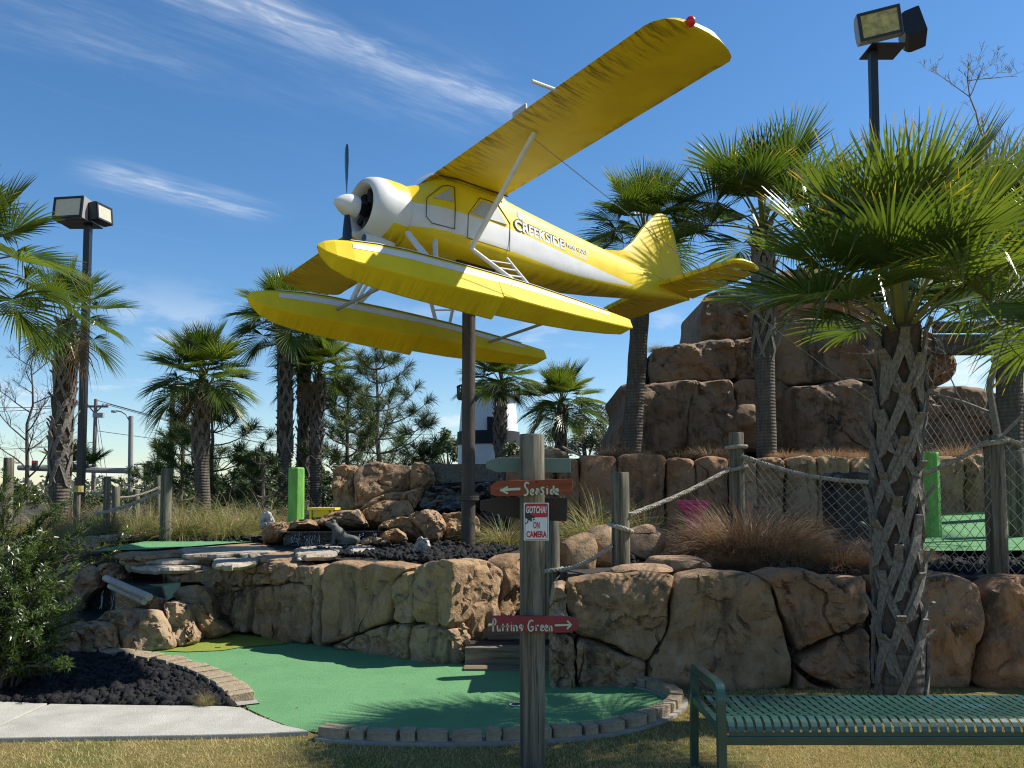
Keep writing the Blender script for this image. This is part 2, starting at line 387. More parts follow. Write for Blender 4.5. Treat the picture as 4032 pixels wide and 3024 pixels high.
MAT['broad_grey'] = leaf_material('greyish_leaf', (.07, .085, .055), (.14, .15, .10), trans=.25, rough=.6, rnd=0)
MAT['shrub'] = leaf_material('shrub_leaf', (.026, .055, .009), (.085, .13, .026), trans=.35, rough=.32, spec=.6, rnd=0)
MAT['grass_green'] = leaf_material('green_clump_blade', (.06, .09, .018), (.17, .20, .055), trans=.35, rough=.5, rnd=.35)
MAT['grass_straw'] = leaf_material('straw_clump_blade', (.26, .20, .09), (.42, .34, .17), trans=.3, rough=.6, rnd=.3)
MAT['grass_rust'] = leaf_material('rusty_clump_blade', (.20, .105, .048), (.37, .215, .11), trans=.3, rough=.55, rnd=.3)
MAT['grass_brown'] = leaf_material('brown_clump_blade', (.165, .102, .068), (.34, .235, .165), trans=.3, rough=.6, rnd=.3)
def water_material():
    m, t, b, co = material('stream_water')
    b.inputs['Base Color'].default_value = (.020, .045, .048, 1); b.inputs['Roughness'].default_value = .06; b.inputs['Specular IOR Level'].default_value = .8
    bump(t, b, t.noise(t.mapping(co, (1, 2.5, 1)), 9, 5, .6, .6), .35, .03); return m
MAT['water'] = water_material()
MAT['foam'] = simple('falling_water', (.55, .64, .68), .15, .2, 30, spec=.8)
MAT['wet_dark'] = simple('wet_dark_stone', (.012, .018, .02), .18, .6, 12, .9, 14, spec=.7)
MAT['frog'] = simple('weathered_bronze', (.075, .080, .062), .55, .35, 14, .5, 50)
# ------------------------------------------------------------------ the setting: ground, greens, path, beds
def sheet(name, poly, z, mat, kind='structure', label=None, cat=None, thick=0.0):
    mb = MB(); P = [Vector((p[0], p[1], z)) for p in poly]
    if thick: mb.prism([p - Vector((0, 0, thick)) for p in P], (0, 0, thick))
    else: mb.add(P, [tuple(range(len(P)))])
    o = mb.build(name, mat, None, False)
    if not thick:
        if o.data.polygons[0].normal.z < 0: o.data.flip_normals()
    return tag(o, label, cat, kind=kind)
def chaikin(P, it=2, closed=True, rt=.25):
    for _ in range(it):
        Q = []; n = len(P)
        for i in range(n if closed else n - 1):
            a, b = P[i], P[(i + 1) % n]; Q += [a * (1 - rt) + b * rt, a * rt + b * (1 - rt)]
        if not closed: Q = [P[0]] + Q + [P[-1]]
        P = Q
    return P
def resample(P, step):
    out = [P[0].copy()]; acc = 0.0
    for a, b in zip(P, P[1:]):
        L = (b - a).length; pos = step - acc
        while pos <= L: out.append(a.lerp(b, pos / L)); pos += step
        acc = (acc + L) % step if L > 0 else acc
    return out

gm = MB(); gm.add([(-900, -60, 0), (900, -60, 0), (900, 1500, 0), (-900, 1500, 0)], [(0, 1, 2, 3)])
tag(gm.build('ground', MAT['lawn']), 'dry straw coloured lawn in the foreground', 'lawn', kind='structure')

W2 = lambda pts, z=0.0: [gnd(x, y, z) for x, y in pts]
green_px = [(300, 1412), (330, 1398), (420, 1385), (480, 1366), (620, 1382), (800, 1412), (960, 1432), (1060, 1436), (1200, 1440), (1260, 1476), (1330, 1482),
            (1420, 1490), (1462, 1508), (1448, 1532), (1390, 1560), (1300, 1580), (1180, 1592), (1000, 1598), (800, 1594), (700, 1588), (640, 1578), (585, 1558),
            (535, 1534), (520, 1512), (480, 1482), (430, 1455), (380, 1438), (330, 1428)]
GREEN = [Vector((p.x, p.y, 0)) for p in W2(green_px)]
tag(sheet('putting_green', GREEN, .012, MAT['turf']), 'bright green artificial turf putting green', 'green', kind='structure')
cup = thing('golf_cup', 'small white rimmed hole in the green left of the sign post', 'golf hole', gnd(1112, 1522, .014))
c0 = gnd(1116, 1522, .018); mbk = MB(); mbk.tube([c0, c0 + Vector((0, 0, .004))], .054, 20); mbk.build('rim', MAT['white_paint'], cup)
mbk = MB(); mbk.tube([c0 + Vector((0, 0, .0045)), c0 + Vector((0, 0, .006))], .042, 20); mbk.build('hole', MAT['black_paint'], cup)
lip = [gnd(x, y, 0) for x, y in [(318, 1408), (400, 1412), (480, 1409), (520, 1402), (600, 1396), (640, 1390), (560, 1380), (480, 1369), (430, 1384), (380, 1392)]]
tag(sheet('turf_fringe', [(p.x, p.y) for p in lip], .020, MAT['turf_yellow']), 'yellow green turf fringe below the boulders', 'green', kind='structure')

pth = tag(bpy.data.objects.new('concrete_path', None), 'pale concrete path at lower left', 'path', kind='structure'); COL.objects.link(pth)
def slab(px_list, extra=()):
    P = [Vector((p.x, p.y, 0)) for p in W2(px_list)]; P = P[:0] + [Vector(e) for e in extra] + P
    mb = MB(); mb.prism([p - Vector((0, 0, .06)) for p in P], (0, 0, .092)); mb.build('slab', MAT['concrete'], pth, False, bevel=.008)
j0, j1 = gnd(106, 1529), gnd(-60, 1606)
slab([(108, 1529), (300, 1532), (485, 1534), (520, 1537), (560, 1556), (610, 1575), (668, 1589), (560, 1594), (400, 1598), (200, 1601), (60, 1603), (-54, 1605)])
slab([(-66, 1606), (103, 1528), (0, 1524), (-200, 1518), (-400, 1512), (-460, 1618)])

# brick edgings
def brick_run(thg, line, seed, hgt=.075, depth=.105, inset=0):
    rnd = random.Random(seed); L = resample(line, .004); i = 0; wid = [.2, .1, .2, .1, .2, .2, .1]
    k = 0
    variants = []
    for ln in (.2, .1):
        for q in range(2):
            mb = MB(); mb.box((0, 0, hgt / 2), (ln, depth, hgt)); me = mb.mesh('brick', None, True, .010)
            for vtx in me.vertices: vtx.co += Vector((rnd.uniform(-1, 1), rnd.uniform(-1, 1), rnd.uniform(-1, 1))) * .0035
            me.materials.append(MAT['brick']); variants.append(me)
    while True:
        ln = wid[k % len(wid)]; n = int(ln / .004)
        if i + n >= len(L): break
        a, b = L[i], L[i + n]; d = b - a
        me = variants[(0 if ln > .15 else 2) + rnd.randint(0, 1)]
        share('brick', me, thg, (a + b) / 2 + Vector((0, 0, rnd.uniform(.008, .016))), (rnd.uniform(-.03, .03), rnd.uniform(-.03, .03), math.atan2(d.y, d.x) + rnd.uniform(-.05, .05)), (.97, rnd.uniform(.92, 1.05), rnd.uniform(.92, 1.08)))
        i += n + int(rnd.uniform(.010, .024) / .004); k += 1
def foot(thg, line, wd):
    L = resample(line, .08); mb = MB(); A = []; B = []
    for i, p in enumerate(L):
        d = (L[min(i + 1, len(L) - 1)] - L[max(0, i - 1)]).normalized(); n = Vector((-d.y, d.x, 0)) * wd / 2; A.append(p + n); B.append(p - n)
    up = Vector((0, 0, .022))
    for i in range(len(L) - 1): mb.add([A[i], A[i + 1], B[i + 1], B[i], A[i] + up, A[i + 1] + up, B[i + 1] + up, B[i] + up], [(4, 5, 6, 7), (0, 1, 5, 4), (3, 2, 6, 7)])
    mb.build('mortar_bed', MAT['footing'], thg, merge=.001)
front_line = chaikin(W2([(694, 1594), (760, 1601), (860, 1604), (1000, 1606), (1180, 1599), (1300, 1588), (1390, 1568), (1450, 1540), (1468, 1515), (1430, 1496), (1370, 1482), (1280, 1465)]), 3, False)
eb = thing('brick_edging', 'curved tan brick edging around the front of the putting green', 'edging', front_line[len(front_line) // 2])
brick_run(eb, front_line, 3); foot(eb, front_line, .17)
left_line = chaikin(W2([(178, 1414), (260, 1424), (340, 1434), (420, 1455), (470, 1480), (510, 1508), (532, 1531)]), 3, False)
el_ = thing('brick_edging', 'tan brick edging between the black stone bed and the green', 'edging', left_line[len(left_line) // 2])
brick_run(el_, left_line, 5, depth=.20); foot(el_, left_line, .21)

# loose lava stones
ico = bmesh.new(); bmesh.ops.create_icosphere(ico, subdivisions=1, radius=1.0); ICO_V = np.array([v.co[:] for v in ico.verts], np.float32); ICO_F = np.array([[v.index for v in f.verts] for f in ico.faces], np.int32); ico.free()
def inside(P, x, y):
    c = False; n = len(P); j = n - 1
    for i in range(n):
        if (P[i].y > y) != (P[j].y > y) and x < (P[j].x - P[i].x) * (y - P[i].y) / (P[j].y - P[i].y) + P[i].x: c = not c
        j = i
    return c
def scatter(poly, n, rng):
    xs = [p.x for p in poly]; ys = [p.y for p in poly]; out = []
    while len(out) < n:
        x, y = rng.uniform(min(xs), max(xs)), rng.uniform(min(ys), max(ys))
        if inside(poly, x, y): out.append((x, y))
    return out
def lava_bed(name, label, poly, zf, n, smin, smax, seed, mat='lava'):
    rng = random.Random(seed); nr = np.random.default_rng(seed); V = []; F = []; b = 0
    for x, y in scatter(poly, n, rng):
        s = rng.uniform(smin, smax) * (1 if rng.random() < .85 else 1.5); M3 = np.array(Matrix.Rotation(rng.uniform(0, 6.3), 3, Vector((rng.gauss(0, 1), rng.gauss(0, 1), rng.gauss(0, 1) + .01)).normalized()))
        v = ICO_V * (1 + nr.uniform(-.5, .42, (len(ICO_V), 1))) * np.array([1, .8, .65]) * s
        v = v @ M3.T + np.array([x, y, zf(x, y) + s * rng.uniform(.0, .5)]); V.append(v); F.append(ICO_F + b); b += len(v)
    me = np_mesh(name, np.concatenate(V), np.concatenate(F)); o = put_mesh(name, me, MAT[mat], None, False)
    return tag(o, label, 'stones', kind='stuff')
bedL = [Vector((p.x, p.y, 0)) for p in W2([(-140, 1430), (60, 1412), (170, 1412), (250, 1428), (340, 1442), (415, 1465), (460, 1490), (495, 1520), (505, 1533), (300, 1531), (100, 1527), (0, 1523), (-200, 1517)])]
bed_floor = sheet('stone_bed_floor', [(p.x, p.y) for p in bedL], .010, MAT['mulch']); tag(bed_floor, 'black soil under the lava stones at lower left', 'bed')
lava_bed('lava_stones', 'black lava stones bed beside the concrete path', bedL, lambda x, y: .025, 5200, .018, .042, 11)

# upper terrace
TZ = .88
def conv(X, Y, zo=.72):
    """a spot on the terrace given on the first site sketch"""
    return gnd(1106 + X * 1810.4 / Y, 959 + (1.8 - zo) * 1810.4 / Y, TZ)
def zc(z, Y): return -.596 + 1.22 * z + .0748 * Y
TER = [(-60, 13.0), (-8.0, 12.0), (-6.5, 11.0), (-5.3, 10.35), (-4.2, 10.3), (-3.4, 10.25)] + [tuple(conv(*q)[:2]) for q in [(-2.75, 8.55), (-2.0, 8.05), (-1.2, 7.62), (-.5, 7.28)]] + [(-.58, 8.7), (-.36, 9.4), (-.2, 9.75), (.5, 9.75), (.52, 7.5), (1.3, 7.4), (6.6, 7.4), (60, 7.6), (60, 70), (-60, 70)]
tag(sheet('terrace', TER, TZ, MAT['mulch']), 'dark mulched raised terrace behind the rock walls', 'terrace', kind='structure')
sk = MB()
for (x0, y0), (x1, y1) in zip(TER[:17], TER[1:18]): sk.add([(x0, y0, -.02), (x1, y1, -.02), (x1, y1, TZ - .002), (x0, y0, TZ - .002)], [(0, 1, 2, 3)])
tag(sk.build('terrace_bank', MAT['mulch'], merge=.001), kind='structure')
bedU = [conv(*p) for p in [(-2.1, 8.2), (-1.2, 7.75), (-.5, 7.35), (-.1, 8.0), (.05, 8.5), (.3, 9.0), (.2, 9.8), (-.6, 9.6), (-1.1, 9.2), (-1.4, 8.8), (-2.0, 8.6)]]
lava_bed('lava_stones', 'black lava stones around the foot of the brown aircraft pole', bedU, lambda x, y: TZ + .03, 3600, .020, .046, 12)
bedR = [conv(*p) for p in [(2.6, 6.9), (5.2, 6.9), (5.2, 8.6), (3.2, 8.4), (2.7, 7.8)]]
lava_bed('lava_stones', 'black lava stones behind the net at the right edge', bedR, lambda x, y: TZ + .02, 2400, .018, .040, 13)
bedT = [conv(*p) for p in [(.9, 7.3), (2.6, 7.2), (2.9, 7.9), (1.6, 8.2), (.9, 7.9)]]
lava_bed('lava_stones', 'dark stones under the rusty grass clumps on the terrace', bedT, lambda x, y: TZ + .01, 1200, .018, .035, 14)
bedB = [Vector((p[0], p[1], 0)) for p in [(-7.0, 12.5), (-4.2, 12.3), (-2.8, 12.4), (-2.9, 13.6), (-7.0, 13.8)]]
lava_bed('lava_stones', 'black stones along the back of the upper left green', bedB, lambda x, y: TZ + .04, 1300, .02, .045, 15)

up_px = [(185, 1192), (262, 1188), (330, 1186), (410, 1180), (500, 1173), (545, 1170), (552, 1158), (480, 1157), (410, 1158), (340, 1165), (285, 1174)]
upg = [gnd(x, y, .925) for x, y in up_px]; tag(sheet('upper_green', [(p.x, p.y) for p in upg], .925, MAT['turf']), 'raised strip of green turf at left behind the ledges', 'green', kind='structure')
fgm = MB(); fgm.add([at(1985, 1190, 9.3), at(2300, 1188, 9.3), at(2300, 1104, 13.4), at(2110, 1106, 13.4), at(1985, 1116, 13.4)], [(0, 1, 2, 3, 4)]); tag(fgm.build('far_green', MAT['turf']), kind='structure')
fgm = MB(); fgm.add([at(1690, 1182, 10.0), at(1800, 1180, 10.0), at(1800, 1152, 11.4), at(1690, 1154, 11.4)], [(0, 1, 2, 3)]); tag(fgm.build('far_green', MAT['turf']), kind='structure')

# ------------------------------------------------------------------ rock work
def pillow(name, pts, N, depth, bulge, mat, parent, seed, amp=.03, gap=.988, nring=14, npt=84, prof=5.0, smooth=True, chips=1.7):
    """a rounded stone whose outline (on its face plane) is pts; N faces out"""
    N = Vector(N).normalized(); P = chaikin([Vector(p) for p in pts], 1, True, .13); c = sum(P, Vector()) / len(P)
    per = sum((P[i] - P[(i + 1) % len(P)]).length for i in range(len(P)))
    R = resample(P + [P[0]], per / npt)[:npt]
    P = [c + (p - c) * gap for p in R]; size = per / 4
    rings = []; so = Vector((seed * 3.17, seed * 1.3, seed * 2.1))
    f = [(.93, 1.0), (1.0, .6), (1.005, .18)] + [(1.0, 0.0)]
    for k, dd in f[:3]: rings.append([c + (p - c) * k - N * depth * dd for p in P])
    for j in range(nring):
        t = 1 - (j / nring) ** 1.6 if j else 1.0
        h = bulge * (1 - t ** prof) ** .5
        rings.append([c + (p - c) * t + N * h for p in P])
    V = []; nn = len(P); ff = 2.3 / max(size, .25)
    for ri, r in enumerate(rings):
        for p in r:
            q = p + so; vc = mnoise.voronoi(q * ff + Vector((sm_noise(q, 3 * ff), 0, sm_noise(q + Vector((5, 5, 5)), 3 * ff))) * .25)[1][0]; rv = mnoise.cell_vector(vc * 37.7); chip = (q * ff - vc).dot(rv - Vector((.5, .5, .5))) * amp * chips
            d = sm_noise(q, 1.6 / max(size, .3)) * amp * 1.6 + sm_noise(q, 5 / max(size, .3)) * amp * .7
            d += chip + (mnoise.ridged_multi_fractal(q * 7.0, .9, 2.1, 4, 1.0, 2.0) - 1.0) * amp * .10
            rad = (p - c); rad = rad - N * rad.dot(N)
            lat = Vector((sm_noise(q + Vector((9, 0, 0)), 2 / max(size, .3)), sm_noise(q + Vector((0, 9, 0)), 2 / max(size, .3)), sm_noise(q + Vector((0, 0, 9)), 2 / max(size, .3)))) * amp * .6
            V.append(p + N * d * (1.0 if ri > 1 else .3) + lat)
    F = []
    for i in range(len(rings) - 1):
        for k in range(nn): F.append((i * nn + k, i * nn + (k + 1) % nn, (i + 1) * nn + (k + 1) % nn, (i + 1) * nn + k))
    mb = MB(); mb.add(V, F); mb.add([sum((V[(len(rings) - 1) * nn + k] for k in range(nn)), Vector()) / nn], [])
    ci = len(mb.v) - 1; lb = (len(rings) - 1) * nn
    for k in range(nn): mb.f.append((lb + k, lb + (k + 1) % nn, ci)); mb.mi.append(0)
    mb.f.append(tuple(range(nn - 1, -1, -1))); mb.mi.append(0)
    return mb.build(name, mat, parent, smooth, sharp=26)
def boulder(name, c, size, mat, parent=None, seed=0, rotz=0.0, cuts=5, amp=.22, flat=None, sub=3):
    bm = bmesh.new(); bmesh.ops.create_icosphere(bm, subdivisions=sub, radius=1.0); rnd = random.Random(seed)
    pl = [(Vector((rnd.gauss(0, 1), rnd.gauss(0, 1), rnd.gauss(0, .7))).normalized(), rnd.uniform(.52, .82)) for _ in range(cuts + 4)]
    Rz = Matrix.Rotation(rotz, 3, 'Z'); so = Vector((seed * 1.7, seed * .9, seed * 2.3)); off = Vector(c) - base_of(parent) if parent is not None else Vector(c)
    for v in bm.verts:
        p = v.co.copy(); p = p * (1 + amp * sm_noise(p + so, .9) + .06 * sm_noise(p + so, 3.0))
        for n, d in pl:
            e = p.dot(n) - d
            if e > 0: p -= n * e * .85
        if flat is not None and p.z > flat: p.z = flat + (p.z - flat) * .15
        v.co = Rz @ Vector((p.x * size[0], p.y * size[1], p.z * size[2])) + off
    me = bpy.data.meshes.new(name); bm.to_mesh(me); bm.free()
    return put_mesh(name, me, mat, parent, True, 26)

# --- left retaining wall (runs back to the left) and its return beside the steps
GL, GC = gnd(500, 1370), gnd(960, 1435)
dL = (GC - GL).normalized(); NL = Vector((dL.y, -dL.x, 0)); NL = NL if NL.y < 0 else -NL
zA = lambda x, y: (493.7 + .32243 * x, 1124.6 + .32243 * y)
wl = thing('rock_wall', 'dark tan rock retaining wall behind the green left of the steps', 'rock wall', (GL + GC) / 2)
stonesL = [[(-95, 300), (0, 285), (30, 440), (20, 720), (-60, 705), (-110, 620)],
    [(0, 290), (100, 275), (185, 290), (165, 428), (40, 442), (0, 400)], [(190, 310), (300, 270), (430, 300), (410, 395), (350, 430), (182, 425)],
    [(430, 330), (500, 298), (572, 303), (575, 425), (540, 428), (418, 402)], [(582, 325), (625, 312), (632, 420), (618, 640), (622, 830), (560, 815), (565, 440)],
    [(45, 445), (165, 432), (160, 600), (140, 748), (40, 735)], [(178, 435), (355, 436), (362, 600), (347, 790), (160, 752), (168, 600)],
    [(368, 432), (425, 408), (552, 432), (552, 812), (352, 796)],
    [(640, 312), (720, 268), (820, 282), (885, 305), (1000, 272), (1220, 318), (1112, 400), (1104, 560), (1075, 676), (870, 755), (690, 822), (632, 815)],
    [(1114, 402), (1225, 330), (1236, 500), (1240, 692), (1112, 676)], [(700, 832), (880, 765), (1072, 690), (1082, 925), (950, 888)],
    [(1086, 700), (1230, 702), (1222, 945), (1086, 928)],
    [(1240, 322), (1330, 280), (1440, 263), (1520, 285), (1500, 480), (1480, 715), (1370, 690), (1245, 680)], [(1236, 700), (1370, 700), (1480, 735), (1470, 962), (1340, 962), (1226, 945)]]
for i, pz in enumerate(stonesL):
    pts = [on_plane(*zA(x, y), GL, NL) for x, y in pz]
    if i >= 4:
        for p in pts:
            if p.z < .03: p.z = -.03
    pillow('stone', pts, NL, .34, [.03, .05, .065][i % 3], MAT['rock_grey'] if i < 8 else MAT['rock'], wl, 20 + i, .03, 1.006, nring=16, prof=11)
core = MB(); a0, b0 = GL - NL * .16 - dL * .7, GC - NL * .16 - dL * .1
core.prism([a0, b0, b0 - NL * .25, a0 - NL * .25], (0, 0, .78)); core.build('mortar_core', MAT['wet_dark'], wl)
# return face, turned to the sun
GR0, GR1 = GC + Vector((.03, .02, 0)), GC + Vector((.78, 1.15, 0)); dR = (GR1 - GR0).normalized(); NR = Vector((dR.y, -dR.x, 0)); NR = NR if NR.x > 0 else -NR
wr = thing('rock_wall', 'sunlit orange rock face beside the wooden steps', 'rock wall', (GR0 + GR1) / 2)
stonesR = [[(1452, 300), (1560, 290), (1580, 340), (1572, 560), (1566, 742), (1470, 720), (1458, 500)], [(1455, 735), (1570, 765), (1580, 820), (1550, 935), (1462, 962)],
    [(1585, 280), (1700, 250), (1830, 312), (1830, 480), (1800, 640), (1785, 765), (1700, 828), (1600, 800), (1585, 500)],
    [(1835, 300), (1960, 222), (2110, 235), (2110, 560), (2060, 650), (1805, 650), (1842, 420)], [(1800, 668), (2060, 668), (2060, 830), (1790, 830)]]
for i, pz in enumerate(stonesR):
    pts = [on_plane(*zA(x, y), GR0, NR) for x, y in pz]
    for p in pts: p.z = max(p.z, -.03)
    pillow('stone', pts, NR, .30, .07, MAT['rock'], wr, 50 + i, .05, 1.01, nring=16, prof=7)
# --- right retaining wall
YR = 7.1; NF = Vector((0, -1, 0))
zB = lambda x, y: (1206.9 + .29762 * x, 1179.5 + .29762 * y); zC = lambda x, y: (1645.8 + .28904 * x, 1179.5 + .28904 * y)
wr2 = thing('rock_wall', 'long shaded brown rock retaining wall behind the green bench', 'rock wall', (2.4, YR, 0))
right = [(zB, [(-60, 640), (105, 640), (122, 830), (105, 960), (-60, 960)], 'rock_grey'), (zB, [(-40, 290), (48, 262), (52, 480), (100, 630), (-60, 630)], 'rock_grey'),
    (zB, [(52, 300), (70, 255), (330, 205), (480, 215), (600, 188), (850, 222), (815, 300), (792, 560), (720, 690), (640, 828), (560, 790), (330, 715), (122, 640), (62, 480)], 'rock'),
    (zB, [(125, 660), (330, 735), (560, 808), (635, 850), (620, 1060), (260, 1050), (125, 1040)], 'rock_grey'),
    (zB, [(832, 270), (905, 202), (1150, 180), (1290, 195), (1400, 212), (1525, 262), (1560, 420), (1640, 600), (1690, 860), (1690, 1110), (640, 1100), (660, 835), (800, 610), (812, 400)], 'rock'),
    (zB, [(1440, 208), (1560, 185), (1650, 172), (1800, 180), (1900, 202), (2050, 240), (2240, 228), (2240, 545), (1960, 665), (1740, 775), (1660, 600), (1600, 460), (1560, 300)], 'rock_red'),
    (zB, [(1752, 795), (1960, 690), (2240, 575), (2260, 1110), (2060, 1045), (1725, 868)], 'rock_red'), (zB, [(1706, 880), (1880, 965), (2060, 1068), (2060, 1120), (1706, 1115)], 'rock_red'),
    (zC, [(870, 232), (1000, 255), (1150, 250), (1280, 230), (1400, 212), (1560, 240), (1630, 340), (1640, 520), (1580, 800), (1560, 1130), (900, 1130), (880, 560)], 'rock_red'),
    (zC, [(1650, 350), (1800, 235), (1959, 228), (2150, 245), (2240, 300), (2240, 1130), (1580, 1130), (1650, 560)], 'rock_red'),
    (zC, [(2250, 300), (2400, 230), (2700, 240), (2780, 330), (2780, 1130), (2250, 1130)], 'rock_red')]
for i, (zf, pz, mt) in enumerate(right):
    pts = [on_plane(*zf(x, y), (0, YR, 0), NF) for x, y in pz]
    for p in pts:
        if p.z < .10: p.z = -.04
    pillow('stone', pts, NF, .42, .07, MAT[mt], wr2, 80 + i, .045, .996, nring=20, npt=120, prof=12)
core = MB(); core.box((2.95, YR + .28, .36), (5.0, .2, .80)); core.build('mortar_core', MAT['wet_dark'], wr2)
# cap boulders along the wall tops
caps = [(at(1380, 1240, 7.45), (.34, .2, .10), 'rock_grey', 'low rounded rock on the wall at the foot of the grey rope post'), (at(1448, 1222, 7.8), (.36, .24, .13), 'rock_grey', 'flat rock right of the grey rope post'),
        (at(1250, 1196, 8.4), (.27, .22, .25), 'rock', 'cracked brown rock left of the grey rope post'), (at(1302, 1192, 8.7), (.30, .25, .28), 'rock', 'brown rock behind the foot of the grey rope post'), (at(1385, 1172, 8.9), (.26, .22, .22), 'rock_grey', 'small rock peeking right of the grey rope post')]
for i, (c, s, mt, lb) in enumerate(caps):
    tag(boulder('boulder', c, s, MAT[mt], None, 130 + i, cuts=4), lb, 'rock', 'loose rocks on the terrace wall')

# --- boulders at left around the stream
zD = lambda x, y: (.27282 * x, 1069.8 + .27282 * y)
lb_ = [('grey brown boulder touching the shrub, leftmost of the front row', 8.40, [(480, 1010), (590, 998), (640, 1060), (652, 1240), (600, 1330), (440, 1340), (370, 1265), (400, 1080)], .45, 'rock_grey'),
    ('squarish boulder second from the shrub in the front row', 8.45, [(602, 1030), (720, 1004), (900, 1010), (930, 1120), (957, 1290), (650, 1290), (645, 1120)], .5, 'rock_grey'),
    ('wide domed boulder with a sunlit patch beside the yellow turf fringe', 8.6, [(735, 990), (850, 918), (1000, 893), (1180, 905), (1290, 932), (1345, 1000), (1390, 1230), (1080, 1270), (962, 1270), (925, 1030)], .6, 'rock_grey'),
    ('narrow leaning boulder between the domed boulder and the wall', 8.95, [(1292, 850), (1400, 833), (1505, 862), (1512, 980), (1580, 1150), (1420, 1225), (1392, 1180), (1330, 1010)], .5, 'rock_grey'),
    ('angular sunlit tan boulder at the left end of the rock wall', 9.35, [(1345, 790), (1420, 722), (1600, 708), (1692, 820), (1690, 960), (1860, 1085), (1620, 1160), (1515, 960), (1508, 858), (1400, 825)], .55, 'rock'),
    ('flat topped boulder above the angular one at the wall corner', 9.85, [(1425, 645), (1520, 588), (1700, 562), (1842, 548), (1850, 640), (1790, 760), (1720, 808), (1690, 810), (1600, 700), (1440, 700)], .5, 'rock'),
    ('small rounded rock resting on the domed boulder by the pipes', 9.0, [(1075, 885), (1130, 822), (1210, 800), (1290, 832), (1292, 925), (1180, 935)], .3, 'rock_grey'),
    ('large sloping boulder behind the shrub left of the pool', 10.1, [(330, 760), (430, 610), (560, 520), (760, 560), (840, 640), (830, 730), (700, 800), (600, 960), (420, 1000), (330, 950)], .7, 'rock_grey'),
    ('rounded grey boulder above the ends of the two pipes', 10.05, [(760, 570), (880, 528), (965, 560), (1030, 665), (960, 690), (830, 690)], .5, 'rock_grey'),
    ('flat sunlit tan boulder beyond the shrub top', 10.8, [(90, 440), (170, 400), (280, 410), (310, 470), (250, 560), (100, 570)], .5, 'rock'),
    ('dark low rock wedged between the pool and the angular boulder', 10.0, [(1230, 760), (1300, 700), (1420, 690), (1450, 740), (1360, 800), (1250, 800)], .35, 'rock_grey'),
    ('dark boulder in shade at the left end of the upper green', 11.0, [(420, 380), (560, 370), (680, 365), (760, 400), (700, 460), (480, 450)], .5, 'rock_grey')]
for i, (lb, Y, pz, dp, mt) in enumerate(lb_):
    N = Vector((.18, -1, .12)).normalized(); c = at(*zD(*pz[0]), Y)
    pts = [on_plane(*zD(x, y), c, N) for x, y in pz]
    o = pillow('boulder', pts, N, dp, .12, MAT[mt], None, 150 + i, .05, .975, nring=14, prof=5.5)
    tag(o, lb, 'boulder', 'boulders around the stream')

# long rim of low stones round the upper green (left, shaded edge)
rim = thing('stone_rim', 'low pale stone kerb along the back of the upper left green', 'kerb', gnd(330, 1160, TZ))
rl = resample(chaikin([gnd(x, y, .93) for x, y in [(130, 1178), (210, 1170), (300, 1164), (345, 1160), (420, 1155), (500, 1154), (556, 1154)]], 2, False), .16)
rb = MB(); rb.box((0, 0, .04), (.145, .12, .1)); rbm = rb.mesh('kerb_stone', None, True, .014); rbm.materials.append(MAT['ledge'])
rr = random.Random(9)
for a, b in zip(rl, rl[1:]):
    d = b - a; share('kerb_stone', rbm, rim, (a + b) / 2, (rr.uniform(-.04, .04), rr.uniform(-.04, .04), math.atan2(d.y, d.x)), (1, 1, rr.uniform(.75, 1.1)))

def resample_closed(P, st): return resample(P + [P[0]], st)
# flat ledge slabs stepping down to the pool
def ledge(label, px_poly, z, th, seed, mat='ledge'):
    P = chaikin(resample_closed([gnd(x, y, z) for x, y in px_poly], .14), 1, True, .15); rnd = random.Random(seed); P = [p + Vector((rnd.uniform(-.045, .045), rnd.uniform(-.05, .05), rnd.uniform(-.008, .008))) for p in P]
    mb = MB(); c = sum(P, Vector()) / len(P); n = len(P)
    top = P; mid = [c + (p - c) * 1.02 - Vector((0, 0, th * .35 + rnd.uniform(0, .012))) for p in P]; bot = [c + (p - c) * .95 - Vector((0, 0, th)) for p in P]
    inn = [c + (p - c) * .9 + Vector((0, 0, .006 + rnd.uniform(0, .006))) for p in P]
    mb.loft([bot, mid, top, inn], True)
    return tag(mb.build('ledge_stone', MAT[mat], None, False), label, 'ledge stone', 'flat ledge stones along the stream')
ledge('long brown stone border along the front of the upper green', [(255, 1190), (330, 1188), (420, 1182), (545, 1172), (580, 1176), (585, 1186), (470, 1190), (390, 1197), (300, 1202), (258, 1200)], .895, .08, 1, 'rock')
ledge('pale ledge stone below the waterfall, highest of the stack', [(390, 1184), (470, 1180), (560, 1182), (600, 1190), (560, 1198), (470, 1198), (400, 1197)], .905, .07, 2)
ledge('long pale ledge stone, second step of the stack', [(255, 1203), (330, 1199), (430, 1195), (470, 1202), (450, 1209), (360, 1212), (270, 1210)], .835, .07, 3)
ledge('long pale ledge stone over the pool, lowest of the stack', [(262, 1216), (340, 1211), (440, 1207), (475, 1213), (440, 1222), (350, 1228), (280, 1224)], .775, .07, 4)
ledge('white ledge stone with a small yellow weed at the wall end', [(466, 1203), (520, 1197), (560, 1199), (556, 1213), (500, 1222), (462, 1218)], .86, .06, 5)
ledge('grey flat stone at the foot of the small waterfall', [(545, 1196), (600, 1190), (640, 1195), (640, 1206), (570, 1208)], .885, .07, 6, 'rock_grey')
ledge('pale flat slab in front of the frog statue', [(640, 1188), (662, 1179), (725, 1178), (742, 1186), (720, 1196), (650, 1198)], .945, .07, 7)
ledge('small pale slab right of the frog statue', [(756, 1177), (800, 1176), (806, 1185), (770, 1192), (752, 1186)], .945, .05, 8)
ledge('half sunk flat stone at the pool edge by the wall', [(358, 1236), (390, 1228), (440, 1229), (430, 1242), (380, 1246)], .66, .08, 9)

